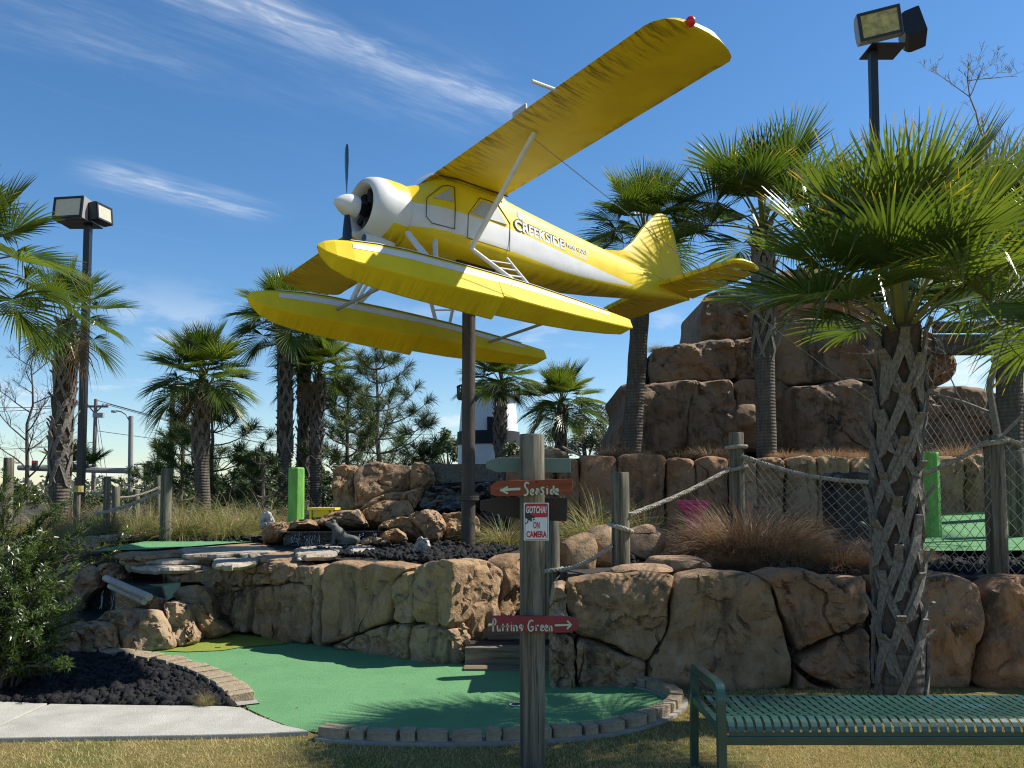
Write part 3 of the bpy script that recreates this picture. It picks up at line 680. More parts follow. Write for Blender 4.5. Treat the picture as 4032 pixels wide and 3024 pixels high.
# water: pools, stream, small falls
tag(sheet('pool_water', [(gnd(x, y, .60).x, gnd(x, y, .60).y) for x, y in [(240, 1262), (300, 1238), (400, 1230), (420, 1245), (390, 1258), (340, 1268), (300, 1272), (250, 1270)]], .60, MAT['water'], thick=.3), 'dark rippled pool below the ledge stones', 'pool', kind='structure')
tag(sheet('basin_water', [(-5.6, 8.75), (-3.5, 8.8), (-3.2, 9.8), (-3.5, 10.6), (-5.6, 10.8)], .22, MAT['water']), 'dark basin behind the front boulders', 'pool', kind='structure')
tag(sheet('pond_water', [(gnd(x, y, 1.10).x, gnd(x, y, 1.10).y) for x, y in [(600, 1146), (650, 1148), (815, 1146), (822, 1134), (700, 1134), (620, 1138)]], 1.10, MAT['water']), 'shallow pond behind the frog statue', 'pool', kind='structure')
bk = MB(); p0, p1 = gnd(608, 1148, 1.085), gnd(830, 1148, 1.085)
bk.prism([p0 + Vector((0, .10, -.36)), p1 + Vector((0, .10, -.36)), p1 + Vector((0, .10, -.005)), p0 + Vector((0, .10, -.005))], (0, .3, 0))
wf = thing('pond_ledge', 'wet dark stone lip under the pond behind the frog statue', 'ledge stone', (p0 + p1) / 2); bk.build('wet_face', MAT['wet_dark'], wf)
lipm = MB(); lipm.prism([gnd(x, y, 1.088) for x, y in [(606, 1151), (700, 1151), (828, 1149), (826, 1142), (608, 1144)]], (0, 0, .012)); lipm.build('lip', MAT['wet_rock'], wf)
def fall(label, x0, x1, ytop, z0, z1, n, seed, out=.10, parent=None):
    rnd = random.Random(seed); mb = MB()
    for i in range(n):
        x = rnd.uniform(x0, x1); a = gnd(x, ytop, z0); k = rnd.uniform(.3, 1.0) ; o = out * rnd.uniform(.4, 1.2)
        s0 = rnd.uniform(0, .6); pts = []
        for j in range(6):
            t = s0 + (1 - s0) * j / 5 * k; pts.append(a + Vector((rnd.uniform(-.012, .012), -o * t ** .6, (z1 - z0) * t * t * .4 + (z1 - z0) * t * .6)))
        mb.tube(pts, [rnd.uniform(.0008, .0028) for _ in pts], 4)
    for i in range(n * 2):
        a = gnd(rnd.uniform(x0, x1), ytop, z0); t = rnd.random(); c = a + Vector((rnd.uniform(-.03, .03), -out * rnd.uniform(.3, 1.6), (z1 - z0) * t)); r = rnd.uniform(.0015, .0045); mb.box(c, (r, r, r))
    return tag(mb.build('waterfall', MAT['foam'], None, True), label, 'waterfall', kind='stuff')
fall('small splashing waterfall left of the frog statue', 612, 700, 1150, 1.10, .90, 16, 3)
fall('thin trickle of water right of the frog statue', 776, 815, 1150, 1.10, .97, 7, 4, .06)
fall('shaded trickle falling behind the two grey pipes', 225, 300, 1268, .60, .30, 16, 5, .12)
pp = [(gnd(228, 1249, .68), gnd(322, 1290, .60)), (gnd(238, 1266, .60), gnd(312, 1300, .52))]
for i, (a, b) in enumerate(pp):
    mb = MB(); mb.tube([a, b], .037 if i == 0 else .033, 12); tag(mb.build('drain_pipe', MAT['pipe'], None, True), ['upper of the two grey pipes lying across the stream', 'lower of the two grey pipes lying across the stream'][i], 'pipe')

# --- rocks behind the pond
zE = lambda x, y: (576 + .26041 * x, 932.6 + .26041 * y)
pr_ = [('tall grey rock block at the left end behind the pond', 11.6, [(560, 320), (640, 285), (760, 295), (730, 400), (735, 660), (545, 690), (548, 480)], .7, 'rock_grey'),
    ('wide upright rock block with a crack behind the pond', 11.5, [(765, 300), (900, 258), (1050, 280), (1190, 285), (1195, 470), (960, 520), (740, 650), (735, 400)], .7, 'rock_grey'),
    ('upright rock block left of the dark waterfall', 11.4, [(1195, 285), (1280, 258), (1370, 300), (1390, 430), (1330, 480), (1200, 470)], .7, 'rock_grey'),
    ('sunlit sloping rock right of the upright blocks', 11.7, [(1380, 300), (1470, 320), (1560, 420), (1500, 440), (1390, 440)], .7, 'rock'),
    ('low wedge rock in front of the upright blocks', 11.2, [(750, 655), (960, 530), (1195, 480), (1300, 480), (1130, 560), (920, 620)], .5, 'rock_grey'),
    ('sunlit sloping boulder leading up to the dark waterfall', 10.7, [(790, 665), (920, 610), (950, 585), (1170, 570), (1215, 640), (1180, 720), (960, 760), (820, 720)], .6, 'rock'),
    ('dark sloping boulder at the edge of the dark waterfall', 10.9, [(1110, 570), (1160, 500), (1310, 475), (1260, 560), (1215, 640), (1170, 580)], .5, 'rock_grey'),
    ('long low brown boulder behind the pond', 10.2, [(400, 745), (520, 690), (640, 655), (780, 665), (830, 770), (560, 790), (420, 780)], .6, 'rock_grey'),
    ('flat sunlit boulder at the left end of the pond', 9.9, [(-30, 850), (60, 770), (240, 735), (390, 740), (410, 785), (200, 820), (90, 900), (-20, 900)], .6, 'rock'),
    ('overhanging sunlit boulder right of the pond', 9.7, [(930, 800), (980, 750), (1100, 720), (1220, 740), (1300, 850), (1340, 900), (1180, 890), (1120, 810), (1000, 790)], .5, 'rock'),
    ('big tan boulder left of the brown pole foot', 9.6, [(1170, 710), (1250, 670), (1390, 655), (1450, 690), (1480, 800), (1420, 890), (1330, 890), (1270, 790)], .5, 'rock_grey'),
    ('sunlit pale boulder directly behind the brown pole', 9.9, [(1455, 685), (1560, 672), (1700, 680), (1760, 740), (1760, 840), (1620, 850), (1480, 890), (1480, 780)], .5, 'rock'),
    ('small rounded boulder under the overhanging one', 9.35, [(940, 870), (990, 825), (1080, 810), (1140, 840), (1170, 900), (1080, 925), (960, 900)], .4, 'rock'),
    ('low flat rock right of the frog statue', 9.0, [(790, 920), (870, 890), (960, 890), (1030, 930), (960, 955), (800, 945)], .3, 'rock_grey')]
for i, (lb, Y, pz, dp, mt) in enumerate(pr_):
    N = Vector((.1, -1, .25)).normalized(); Y *= 1.22; c = at(*zE(*pz[0]), Y); pts = [on_plane(*zE(x, y), c, N) for x, y in pz]
    tag(pillow('boulder', pts, N, dp, .13, MAT[mt], None, 200 + i, .05, 1.05, nring=12, prof=6), lb, 'boulder', 'boulders around the pond')
# dark wet cascade behind the pole
pts = [at(*zE(x, y), 13.4) for x, y in [(1215, 640), (1300, 490), (1360, 455), (1600, 430), (1880, 420), (1900, 560), (1760, 640), (1640, 670), (1400, 660)]]
cs_ = pillow('cascade', pts, Vector((0, -1, .2)), .5, .08, MAT['wet_dark'], None, 260, .06, 1.0, prof=3); tag(cs_, 'black wet cascade of falling water behind the brown pole', 'waterfall')
tp = MB(); tp.add([at(*zE(x, y), Y * 1.22) for x, y, Y in [(1330, 470, 10.9), (1420, 432, 11.0), (1640, 418, 11.0), (1900, 412, 11.0), (1900, 402, 11.7), (1640, 405, 11.8), (1440, 414, 11.7)]], [(0, 1, 2, 3, 4, 5, 6)])
tag(tp.build('pool_water', MAT['water']), 'glossy water at the top of the black cascade', 'water', kind='structure')
back = [(at(985, 1035, 15.0), (.37, .37, .17), 'low pinkish rock left of the lighthouse foot'), (at(1062, 1033, 14.9), (.42, .37, .15), 'sunlit flat rock right of the brown pole'), (at(1130, 1030, 14.9), (.37, .37, .12), 'pale flat rock behind the upper green board'), (at(1190, 985, 14.5), (.37, .3, .15), 'sunlit rock knob right of the sign post top')]
for i, (c, s, lb) in enumerate(back): tag(boulder('boulder', c, s, MAT['rock'], None, 270 + i), lb, 'boulder', 'boulders around the pond')
bank = MB(); bank.box((-.7, 15.3, 1.2), (4.2, 1.2, .7)); tag(bank.build('terrace_bank', MAT['mulch']), kind='structure')

for i, (lb, Y, pz, mt) in enumerate([('sunlit flat rock behind the brown pole at the cascade top', 14.3, [(930, 1062), (945, 1030), (985, 1020), (1020, 1026), (1035, 1050), (1030, 1075), (930, 1078)], 'rock'), ('pale sloping rock right of the brown pole at the cascade top', 14.2, [(1036, 1050), (1050, 1030), (1090, 1028), (1120, 1036), (1135, 1060), (1130, 1080), (1036, 1080)], 'rock'), ('brown rock behind the dark brown board', 14.0, [(1130, 1060), (1150, 1040), (1200, 1030), (1225, 1050), (1225, 1110), (1130, 1110)], 'rock_red')]):
    N = Vector((.1, -1, .35)).normalized(); c = at(*pz[0], Y); tag(pillow('boulder', [on_plane(x, y, c, N) for x, y in pz], N, .6, .15, MAT[mt], None, 285 + i, .05, 1.0, prof=5), lb, 'boulder', 'boulders around the pond')
# --- second retaining wall and the planted terrace in front of the cliff
Y2 = 13.9
w2_ = thing('rock_wall', 'middle reddish rock wall below the cliff and grass tufts', 'rock wall', at(1500, 1120, Y2))
zF = lambda x, y: (1206.9 + .34722 * x, 932.6 + .34722 * y)
xb = [-330, -170, -20, 125, 370, 665, 850, 1060, 1230, 1410, 1610, 1810, 1970, 2160, 2330, 2520, 2720, 2950, 3200]; r2 = random.Random(4)
for i in range(len(xb) - 1):
    a, b = xb[i] + 4, xb[i + 1] - 4; t0 = 148 + r2.uniform(-12, 16); sh = r2.uniform(-14, 14)
    if i < 4: t0 += 6
    pz = [(a, t0 + 22), (a + 25, t0 + 2), ((a + b) / 2, t0 + r2.uniform(-8, 6)), (b - 25, t0 + 4), (b, t0 + 24), (b + sh, 330), (b, 600), (a, 600), (a + sh * .6, 330)]
    pillow('stone', [at(*zF(x, y), Y2) for x, y in pz], NF, .6, .08, MAT['rock_red'] if i < 7 else MAT['rock'], w2_, 300 + i, .04, 1.0, nring=8, prof=6)
core = MB(); core.box((6.1, Y2 + .35, 1.5), (15.0, .3, 1.25)); core.build('mortar_core', MAT['wet_dark'], w2_)
CZ = 2.22
sheet('cliff_terrace', [(-.3, Y2 + .25), (16, Y2 + .25), (16, 30), (-.3, 30)], CZ, MAT['mulch'])

# --- the cliff
zG = lambda x, y: (1261.7 + .29762 * x, 548.6 + .29762 * y); zH = lambda x, y: (1755.4 + .28106 * x, 630.8 + .28106 * y)
clf = thing('rock_cliff', 'tall stacked brown rock cliff behind the palms at right', 'cliff', (6.0, 18, 2.22))
cl_ = [(zG, 15.7, [(838, 650), (850, 480), (872, 330), (920, 305), (1000, 290), (1180, 262), (1260, 280), (1250, 600), (1060, 628)]),
    (zG, 15.9, [(1240, 200), (1440, 130), (1700, 110), (1960, 180), (2080, 330), (2090, 520), (1500, 540), (1250, 600)]),
    (zG, 15.2, [(500, 760), (515, 705), (570, 678), (840, 642), (1066, 626), (1078, 780), (1076, 915), (760, 920), (510, 940), (490, 860)]),
    (zG, 15.2, [(1082, 640), (1240, 608), (1390, 590), (1430, 700), (1440, 830), (1390, 905), (1085, 912)]),
    (zG, 14.6, [(1395, 640), (1490, 525), (1600, 490), (1760, 468), (2000, 478), (2090, 560), (2130, 760), (2150, 905), (1720, 935), (1480, 965), (1400, 890), (1440, 800)]),
    (zG, 14.6, [(250, 1000), (262, 968), (310, 948), (420, 958), (540, 932), (790, 930), (795, 965), (740, 1100), (735, 1440), (190, 1440), (210, 1310), (275, 1190), (290, 1110)]),
    (zG, 14.6, [(800, 945), (1072, 924), (1088, 1100), (1092, 1440), (742, 1440), (746, 1100)]),
    (zG, 14.7, [(1086, 924), (1390, 916), (1475, 965), (1472, 1150), (1490, 1440), (1096, 1440), (1096, 1200)]),
    (zG, 14.3, [(1492, 985), (1700, 945), (1950, 915), (2140, 1000), (2200, 1200), (2200, 1440), (1500, 1440), (1480, 1150)]),
    (zH, 14.2, [(700, 330), (760, 305), (900, 320), (1000, 340), (1052, 400), (1060, 520), (1085, 640), (1000, 720), (760, 740), (690, 600)]),
    (zH, 14.0, [(700, 760), (860, 735), (1150, 730), (1310, 760), (1340, 800), (1360, 1000), (1360, 1320), (700, 1320)]),
    (zH, 14.0, [(1350, 790), (1560, 780), (1800, 800), (1850, 1320), (1370, 1320)])]
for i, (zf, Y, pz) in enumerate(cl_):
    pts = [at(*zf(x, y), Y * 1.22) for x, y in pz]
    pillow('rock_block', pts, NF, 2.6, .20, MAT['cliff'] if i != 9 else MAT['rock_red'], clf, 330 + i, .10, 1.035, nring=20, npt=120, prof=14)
core = MB(); core.box((5.2, 20.2, 3.2), (4.0, .9, 3.2)); core.build('core', MAT['wet_dark'], clf)
pts = [at(*zG(x, y), 19.0) for x, y in [(405, 760), (500, 738), (505, 940), (400, 950)]]
tag(pillow('waterfall', pts, NF, .4, .05, MAT['wet_dark'], None, 350, .08, 1.0, nring=6, prof=3), 'narrow dark blue waterfall at the left shoulder of the cliff', 'waterfall')
for i, (x, y, s, lb) in enumerate([(1105, 1235, .30, 'rounded boulder at the cliff foot left of the bare trunk'), (1165, 1200, .34, 'larger rounded boulder leaning on the cliff foot'), (1190, 1290, .26, 'small boulder at the cliff foot touching the bare trunk')]):
    tag(boulder('boulder', at(*zG(x, y), 16.7), (s * 1.22, s, s * .9), MAT['cliff'], None, 360 + i), lb, 'boulder', 'boulders at the cliff foot')

# wooden steps in the gap
st = [(-.44, .46, 7.90, .0, .19), (-.24, .48, 8.30, .19, .33)]
for i, (x0, x1, Y, z0, z1) in enumerate(st):
    t = thing('wooden_step', ['lowest weathered timber step left of the sign post', 'upper weathered timber step partly behind the red sign'][i], 'step', ((x0 + x1) / 2, Y, z0), 'timber steps between the rock walls')
    mb = MB(); mb.box(((x0 + x1) / 2, Y + .065, (z0 + z1) / 2 - .005), (x1 - x0, .13, z1 - z0)); mb.build('sleeper', MAT['sleeper'], t, bevel=.012)
    mb = MB(); mb.box(((x0 + x1) / 2, Y + .27, z1 - .045), (x1 - x0, .27, .07)); mb.build('tread', MAT['mulch'], t)
mb = MB(); mb.box((-.02, 7.77, .018), (.84, .17, .03)); tag(mb.build('threshold_plank', MAT['sleeper'], None, bevel=.006), 'flat pale plank on the turf before the steps', 'plank')
# ------------------------------------------------------------------ lettering
def text_mesh(txt, bold=0.0, shear=0.0):
    cu = bpy.data.curves.new('lettering', 'FONT'); cu.body = txt; cu.size = 1.0; cu.offset = bold; cu.shear = shear; cu.extrude = .02; cu.resolution_u = 3
    o = bpy.data.objects.new('lettering', cu); COL.objects.link(o); dg = bpy.context.evaluated_depsgraph_get()
    me = bpy.data.meshes.new_from_object(o.evaluated_get(dg)); bpy.data.objects.remove(o); bpy.data.curves.remove(cu)
    return me
def text_box(txt, o, ux, uy, w, h, depth, bold=0.0, shear=0.0):
    """mesh of txt filling the box at o (lower left) with in-plane axes ux, uy; stands depth proud"""
    me = text_mesh(txt, bold, shear); xs = [v.co.x for v in me.vertices]; ys = [v.co.y for v in me.vertices]
    x0, x1, y0, y1 = min(xs), max(xs), min(ys), max(ys); o, ux, uy = Vector(o), Vector(ux).normalized(), Vector(uy).normalized(); nz = ux.cross(uy)
    for v in me.vertices:
        v.co = o + ux * ((v.co.x - x0) / (x1 - x0) * w) + uy * ((v.co.y - y0) / (y1 - y0) * h) + nz * (depth if v.co.z > 0 else -.001)
    return me
STROKES = {'S': [[(.9, .88), (.6, 1), (.28, .9), (.25, .68), (.5, .52), (.75, .32), (.66, .1), (.4, 0), (.08, .05)]], 'e': [[(.15, .5), (.85, .58), (.75, .92), (.4, 1), (.12, .6), (.2, .15), (.5, 0), (.88, .12)]],
    'a': [[(.2, .92), (.6, 1), (.8, .75), (.8, 0)], [(.8, .58), (.35, .55), (.12, .28), (.35, 0), (.8, .25)]], 's': [[(.9, .88), (.5, 1), (.2, .78), (.55, .52), (.8, .25), (.5, 0), (.1, .06)]], 'i': [[(.5, .75), (.5, 0)], [(.5, .95), (.5, 1.0)]],
    'd': [[(.85, 1), (.82, 0)], [(.82, .52), (.45, .58), (.15, .3), (.4, 0), (.82, .14)]], 'P': [[(.2, 0), (.2, 1)], [(.02, .95), (.6, 1), (.95, .82), (.75, .55), (.2, .48)]], 'u': [[(.1, 1), (.12, .3), (.4, 0), (.75, .25), (.85, 1)], [(.85, 1), (.9, 0)]],
    't': [[(.5, 1), (.5, 0)], [(.08, .62), (.95, .66)]], 'n': [[(.12, 1), (.12, 0)], [(.12, .7), (.5, 1), (.85, .75), (.88, 0)]], 'g': [[(.85, .85), (.5, 1), (.12, .72), (.4, .42), (.85, .7)], [(.88, .95), (.8, .3), (.55, 0)]],
    'G': [[(.9, .9), (.6, 1), (.22, .82), (.08, .4), (.3, .05), (.7, .05), (.92, .3)], [(.5, .4), (.98, .42)]], 'r': [[(.2, 1), (.2, 0)], [(.2, .65), (.55, 1), (.95, .88)]]}
def strokes(mb, letters, zf, Y, wd):
    for ch, x0, y0, x1, y1 in letters:
        for st_ in STROKES[ch]:
            pts = [at(*zf(x0 + (x1 - x0) * u, y1 - (y1 - y0) * v), Y) for u, v in st_]; pts = chaikin(pts, 1, False) if len(pts) > 2 else pts
            mb.ribbon(pts, wd, (0, -1, 0), .0025)

# ------------------------------------------------------------------ seaplane
PO = Vector((-.583, 11.2, 4.697)); yaw, pit, rol = 3.848, .048, .118; PS = 1.28
A_ = Vector((math.cos(yaw), math.sin(yaw), 0)); B_ = Vector((-math.sin(yaw), math.cos(yaw), 0)); U_ = Vector((0, 0, 1))
pa = A_ * math.cos(pit) + U_ * math.sin(pit); pu = -A_ * math.sin(pit) + U_ * math.cos(pit)
pb = B_ * math.cos(rol) + pu * math.sin(rol); pc = -B_ * math.sin(rol) + pu * math.cos(rol)
PM = Matrix(((pa.x * PS, pb.x * PS, pc.x * PS, PO.x), (pa.y * PS, pb.y * PS, pc.y * PS, PO.y), (pa.z * PS, pb.z * PS, pc.z * PS, PO.z), (0, 0, 0, 1)))
plane = bpy.data.objects.new('seaplane', None); COL.objects.link(plane); plane.matrix_world = PM; plane.empty_display_size = .2
tag(plane, 'yellow and white propeller seaplane on floats mounted on a brown pole', 'seaplane')
def P2W(a, b, c): return PM @ Vector((a, b, c))

def paint_material(name, mode):
    m, t, b, co = material(name); a, bb, c = t.sep(co)
    n1 = t.noise(co, 3, 4, .6); yel = t.mix(t.step(n1, .3, .7), (.70, .50, .008), (.80, .59, .012))
    if mode == 'wing':
        st = t.noise(t.comb(t.math('MULTIPLY', a, 2.6), t.math('MULTIPLY', bb, 30.0), c), 1.0, 5, .7, .5)
        d = t.math('ADD', t.step(a, .18, .60), t.math('MULTIPLY', t.noise(co, 2.0, 3, .5), .5)); d = t.math('SUBTRACT', d, .35)
        f = t.math('MULTIPLY', t.step(st, .46, .62), d, clamp=True)
        yel = t.mix(t.math('MULTIPLY', f, .85, clamp=True), yel, (.085, .065, .012))
        edge = t.math('MULTIPLY', t.math('SUBTRACT', 1.0, t.step(a, -.225, -.12)), t.step(t.noise(co, 9, 4, .6), .42, .6))
        yel = t.mix(t.math('MULTIPLY', edge, .5), yel, (.07, .055, .012))
        pat = t.noise(co, 1.1, 3, .5, .4); yel = t.mix(t.math('MULTIPLY', t.step(pat, .54, .64), .25), yel, (.78, .66, .10))
    if mode == 'float':
        st = t.noise(t.comb(t.math('MULTIPLY', a, 44.0), bb, t.math('MULTIPLY', c, 3.5)), 1.0, 5, .7, .5)
        f = t.math('MULTIPLY', t.step(st, .44, .72), t.math('SUBTRACT', 1.0, t.step(c, -.78, -.68)))
        yel = t.mix(t.math('MULTIPLY', f, .36), yel, (.10, .075, .012))
    if mode in ('fuselage', 'cowl'):
        if mode == 'fuselage':
            hi = t.math('ADD', .345, t.math('MULTIPLY', t.math('MINIMUM', t.math('ADD', a, .3), 0.0), .030))
            hi = t.math('SUBTRACT', hi, t.math('MULTIPLY', t.step(a, .2, 1.1), .012))
            lo = t.math('ADD', .108, t.math('MULTIPLY', t.math('POWER', t.math('MAXIMUM', t.math('SUBTRACT', -1.0, a), 0.0), 1.5), .092))
        else:
            hi = t.math('ADD', .335, t.math('MULTIPLY', t.math('POWER', t.math('MAXIMUM', t.math('SUBTRACT', a, 1.04), 0.0), 1.2), 2.6))
            lo = t.math('SUBTRACT', .092, t.math('MULTIPLY', t.math('POWER', t.math('MAXIMUM', t.math('SUBTRACT', a, 1.10), 0.0), 1.15), 3.6))
        wm = t.math('MULTIPLY', t.math('GREATER_THAN', c, lo), t.math('LESS_THAN', c, hi))
        if mode == 'fuselage': wm = t.math('MULTIPLY', wm, t.math('GREATER_THAN', t.math('ABSOLUTE', bb), .05))
        dirt = t.noise(t.comb(t.math('MULTIPLY', a, 12.0), bb, t.math('MULTIPLY', c, 4.0)), 1.0, 6, .7, .6)
        under = t.math('SUBTRACT', 1.0, t.step(c, -.06, .06)) if mode == 'cowl' else t.math('SUBTRACT', 1.0, t.step(t.math('ADD', c, t.math('MULTIPLY', a, .105)), -.16, .0))
        yel = t.mix(t.math('MULTIPLY', t.math('MULTIPLY', t.step(dirt, .45, .62), under), .8), yel, (.06, .05, .012))
        base = t.mix(wm, yel, t.mix(t.step(n1, .3, .7), (.60, .60, .59), (.70, .70, .69)))
    else: base = yel
    if mode == 'tail':
        st = t.noise(t.comb(t.math('MULTIPLY', a, 3.0), t.math('MULTIPLY', bb, 30.0), c), 1.0, 5, .7, .5)
        base = t.mix(t.math('MULTIPLY', t.math('MULTIPLY', t.step(st, .46, .64), t.step(a, -3.55, -3.15)), .6), base, (.08, .06, .012))
    t.put(b.inputs['Base Color'], base); b.inputs['Roughness'].default_value = .62 if mode == 'float' else .42; b.inputs['Specular IOR Level'].default_value = .25 if mode == 'float' else .45
    bump(t, b, t.noise(co, 25, 3, .6), .03, .01)
    return m
MAT['p_fus'] = paint_material('fuselage_paint', 'fuselage'); MAT['p_cowl'] = paint_material('cowl_paint', 'cowl'); MAT['p_wing'] = paint_material('wing_paint', 'wing')
MAT['p_float'] = paint_material('float_paint', 'float'); MAT['p_tail'] = paint_material('tail_paint', 'tail'); MAT['p_plain'] = paint_material('plain_yellow_paint', 'plain')
MAT['p_white'] = simple('aircraft_white', (.66, .66, .65), .4, .1, 6); MAT['p_glass'] = simple('painted_window', (.40, .41, .42), .35, .08, 5)
MAT['p_seam'] = simple('dark_seam', (.05, .042, .012), .7, .2); MAT['p_black'] = simple('propeller_black', (.010, .010, .011), .22, .2, spec=.6)

def section(a, w, cb, ct, e=3.6, n=28, pinch=1.0):
    out = []; c0, h = (cb + ct) / 2, (ct - cb) / 2
    for k in range(n):
        th = 2 * math.pi * k / n; x, y = math.cos(th), math.sin(th)
        px, py = math.copysign(abs(x) ** (2 / e), x), math.copysign(abs(y) ** (2 / e), y)
        ww = w * (pinch if py > 0 else 1.0) if pinch != 1 else w
        out.append(Vector((a, px * (w + (ww - w) * max(py, 0)), c0 + py * h)))
    return out
fus = [section(.95, .300, -.025, .615, 2.0), section(.90, .315, -.03, .60, 2.2), section(.80, .345, -.035, .625, 2.6), section(.70, .372, -.035, .66, 3.4), section(.62, .385, -.035, .71, 4.2, pinch=.96),
       section(.54, .390, -.035, .775, 4.6, pinch=.93), section(.30, .395, -.03, .80, 5, pinch=.93), section(.0, .395, -.03, .80, 5, pinch=.93), section(-.22, .390, -.03, .795, 5, pinch=.93), section(-.30, .385, -.028, .755, 4.6, pinch=.93),
       section(-.6, .365, -.02, .735, 4.2, pinch=.9), section(-1.2, .30, .03, .705, 4, pinch=.86), section(-1.9, .225, .105, .675, 4, pinch=.8), section(-2.6, .15, .20, .64, 3.6, pinch=.75), section(-3.2, .09, .30, .585, 3, pinch=.7), section(-3.6, .045, .37, .53, 2.6, pinch=.7), section(-3.78, .018, .40, .46, 2.4)]
fm = MB(); fm.loft(fus); fo = fm.build('fuselage', MAT['p_fus'], plane, True)
def ring(a, r, n=36, c0=.292): return [Vector((a, r * math.cos(2 * math.pi * k / n), c0 + r * math.sin(2 * math.pi * k / n))) for k in range(n)]
cm = MB(); cm.loft([ring(.90, .300), ring(.925, .326), ring(.955, .330), ring(1.10, .330), ring(1.20, .322), ring(1.27, .302), ring(1.305, .275), ring(1.315, .25), ring(1.30, .228), ring(1.25, .215), ring(1.12, .21)], False)
cw = cm.build('cowling', MAT['p_cowl'], plane, True)
em = MB(); em.tube([(1.12, 0, .292), (1.16, 0, .292)], .212, 28)
em.build('engine_face', MAT['p_black'], cw)
for k in range(9):
    g = 2 * math.pi * k / 9; cm2 = MB(); d = Vector((0, math.cos(g), math.sin(g))); base = Vector((1.2, 0, .292))
    cm2.tube([base + d * .07, base + d * .20], .034, 8)
    for q in range(4): cm2.tube([base + d * (.10 + q * .028) + d * 0, base + d * (.112 + q * .028)], .042, 8)
    cm2.build('cylinder', MAT['black_metal'], cw)
im = MB(); im.tube([(1.30, .05, -.045), (1.12, .06, -.05), (.98, .06, -.03)], [.055, .06, .03], 14); io = im.build('air_intake', MAT['p_white'], plane, True)
im = MB(); im.tube([(1.302, .05, -.045), (1.306, .05, -.045)], .042, 14); im.build('intake_hole', MAT['p_black'], io)
sm_ = MB(); sm_.loft([ring(1.36, .105, 20, .274), ring(1.42, .112, 20, .274), ring(1.48, .098, 20, .274), ring(1.54, .065, 20, .274), ring(1.58, .028, 20, .274), ring(1.592, .005, 20, .274)]); sp = sm_.build('spinner', MAT['p_white'], plane, True)
hb = MB(); hb.tube([(1.15, 0, .274), (1.37, 0, .274)], .06, 14); hb.build('hub', MAT['p_black'], plane, True)
for sgn in (1, -1):
    L = []
    for i, (r, wd, tw) in enumerate([(.09, .026, .5), (.16, .04, .4), (.28, .060, .3), (.42, .064, .22), (.54, .056, .18), (.60, .040, .15), (.63, .010, .15)]):
        z = .274 + sgn * r; ct, s2 = math.cos(tw), math.sin(tw); loop = []
        for u, v in ((-1, 0), (-.3, .16), (.4, .14), (1, 0), (.4, -.06), (-.3, -.08)):
            x, y = v * wd, u * wd; loop.append(Vector((1.455 + x * ct + y * s2, (y * ct - x * s2) * sgn, z)))
        L.append(loop)
    mb = MB(); mb.loft(L); mb.build('propeller_blade', MAT['p_black'], plane, True)
# wing
def foil(b, le, te, c0, th, n=11):
    top = []; bot = []
    for i in range(n):
        t = i / (n - 1); x = le + (te - le) * t; yt = th * (2.0 * math.sqrt(max(t, 0)) * (1 - t) ** .9 + .02 * (1 - t)); 
        top.append(Vector((x, b, c0 + .03 * (1 - (2 * t - 1) ** 2) + yt * .62))); bot.append(Vector((x, b, c0 - yt * .22 - .0)))
    return top + bot[::-1]
wm_ = MB(); secs = []
tipd = [(3.12, .655, -.228), (3.18, .62, -.228), (3.23, .55, -.215), (3.27, .44, -.16), (3.295, .28, -.02), (3.30, .20, .08)]
tipn = [(3.08, .657, -.228), (3.17, .63, -.228), (3.24, .565, -.20), (3.285, .46, -.10), (3.305, .33, .02), (3.31, .24, .12)]
for sd in (-1, 1):
    pass
def wing_half(sd):
    S = [foil(sd * b, .657, -.228, .712 + .004 * b, .115) for b in (.0, .42, 1.2, 2.0, 2.7)]
    S += [foil(sd * b, le, te, .712 + .004 * b, .115 * max(.12, 1 - (i / 6) ** 2)) for i, (b, le, te) in enumerate([(3.05, .657, -.228), (3.12, .64, -.235), (3.19, .60, -.232), (3.235, .53, -.19), (3.27, .42, -.10), (3.29, .30, .0), (3.298, .2, .06)])]
    return S
for sd in (1, -1):
    mb = MB(); mb.loft(wing_half(sd)); mb.build('wing', MAT['p_wing'], plane, True)
lm = MB()
for k in range(6): pass
lens_m = bmesh.new(); bmesh.ops.create_icosphere(lens_m, subdivisions=2, radius=.042); lme = bpy.data.meshes.new('navigation_light'); lens_m.to_mesh(lme); lens_m.free()
for v in lme.vertices: v.co = Vector((v.co.x * .9 + .40, v.co.y + 3.285, v.co.z + .735))
put_mesh('navigation_light', lme, MAT['glow_red'], plane)
mb = MB(); mb.tube([(.62, 2.06, .72), (.90, 2.05, .70)], .016, 8); mb.build('pitot_tube', MAT['p_white'], plane, True)
mb = MB(); mb.box((.655, 1.62, .742), (.02, .18, .05)); mb.build('landing_light', MAT['p_glass'], plane, bevel=.005)
mb = MB(); mb.tube([(.655, .40, .66), (.4, .402, .688), (.0, .402, .688), (-.235, .402, .70)], .009, 6); mb.build('wing_root_seam', MAT['p_seam'], plane, True)
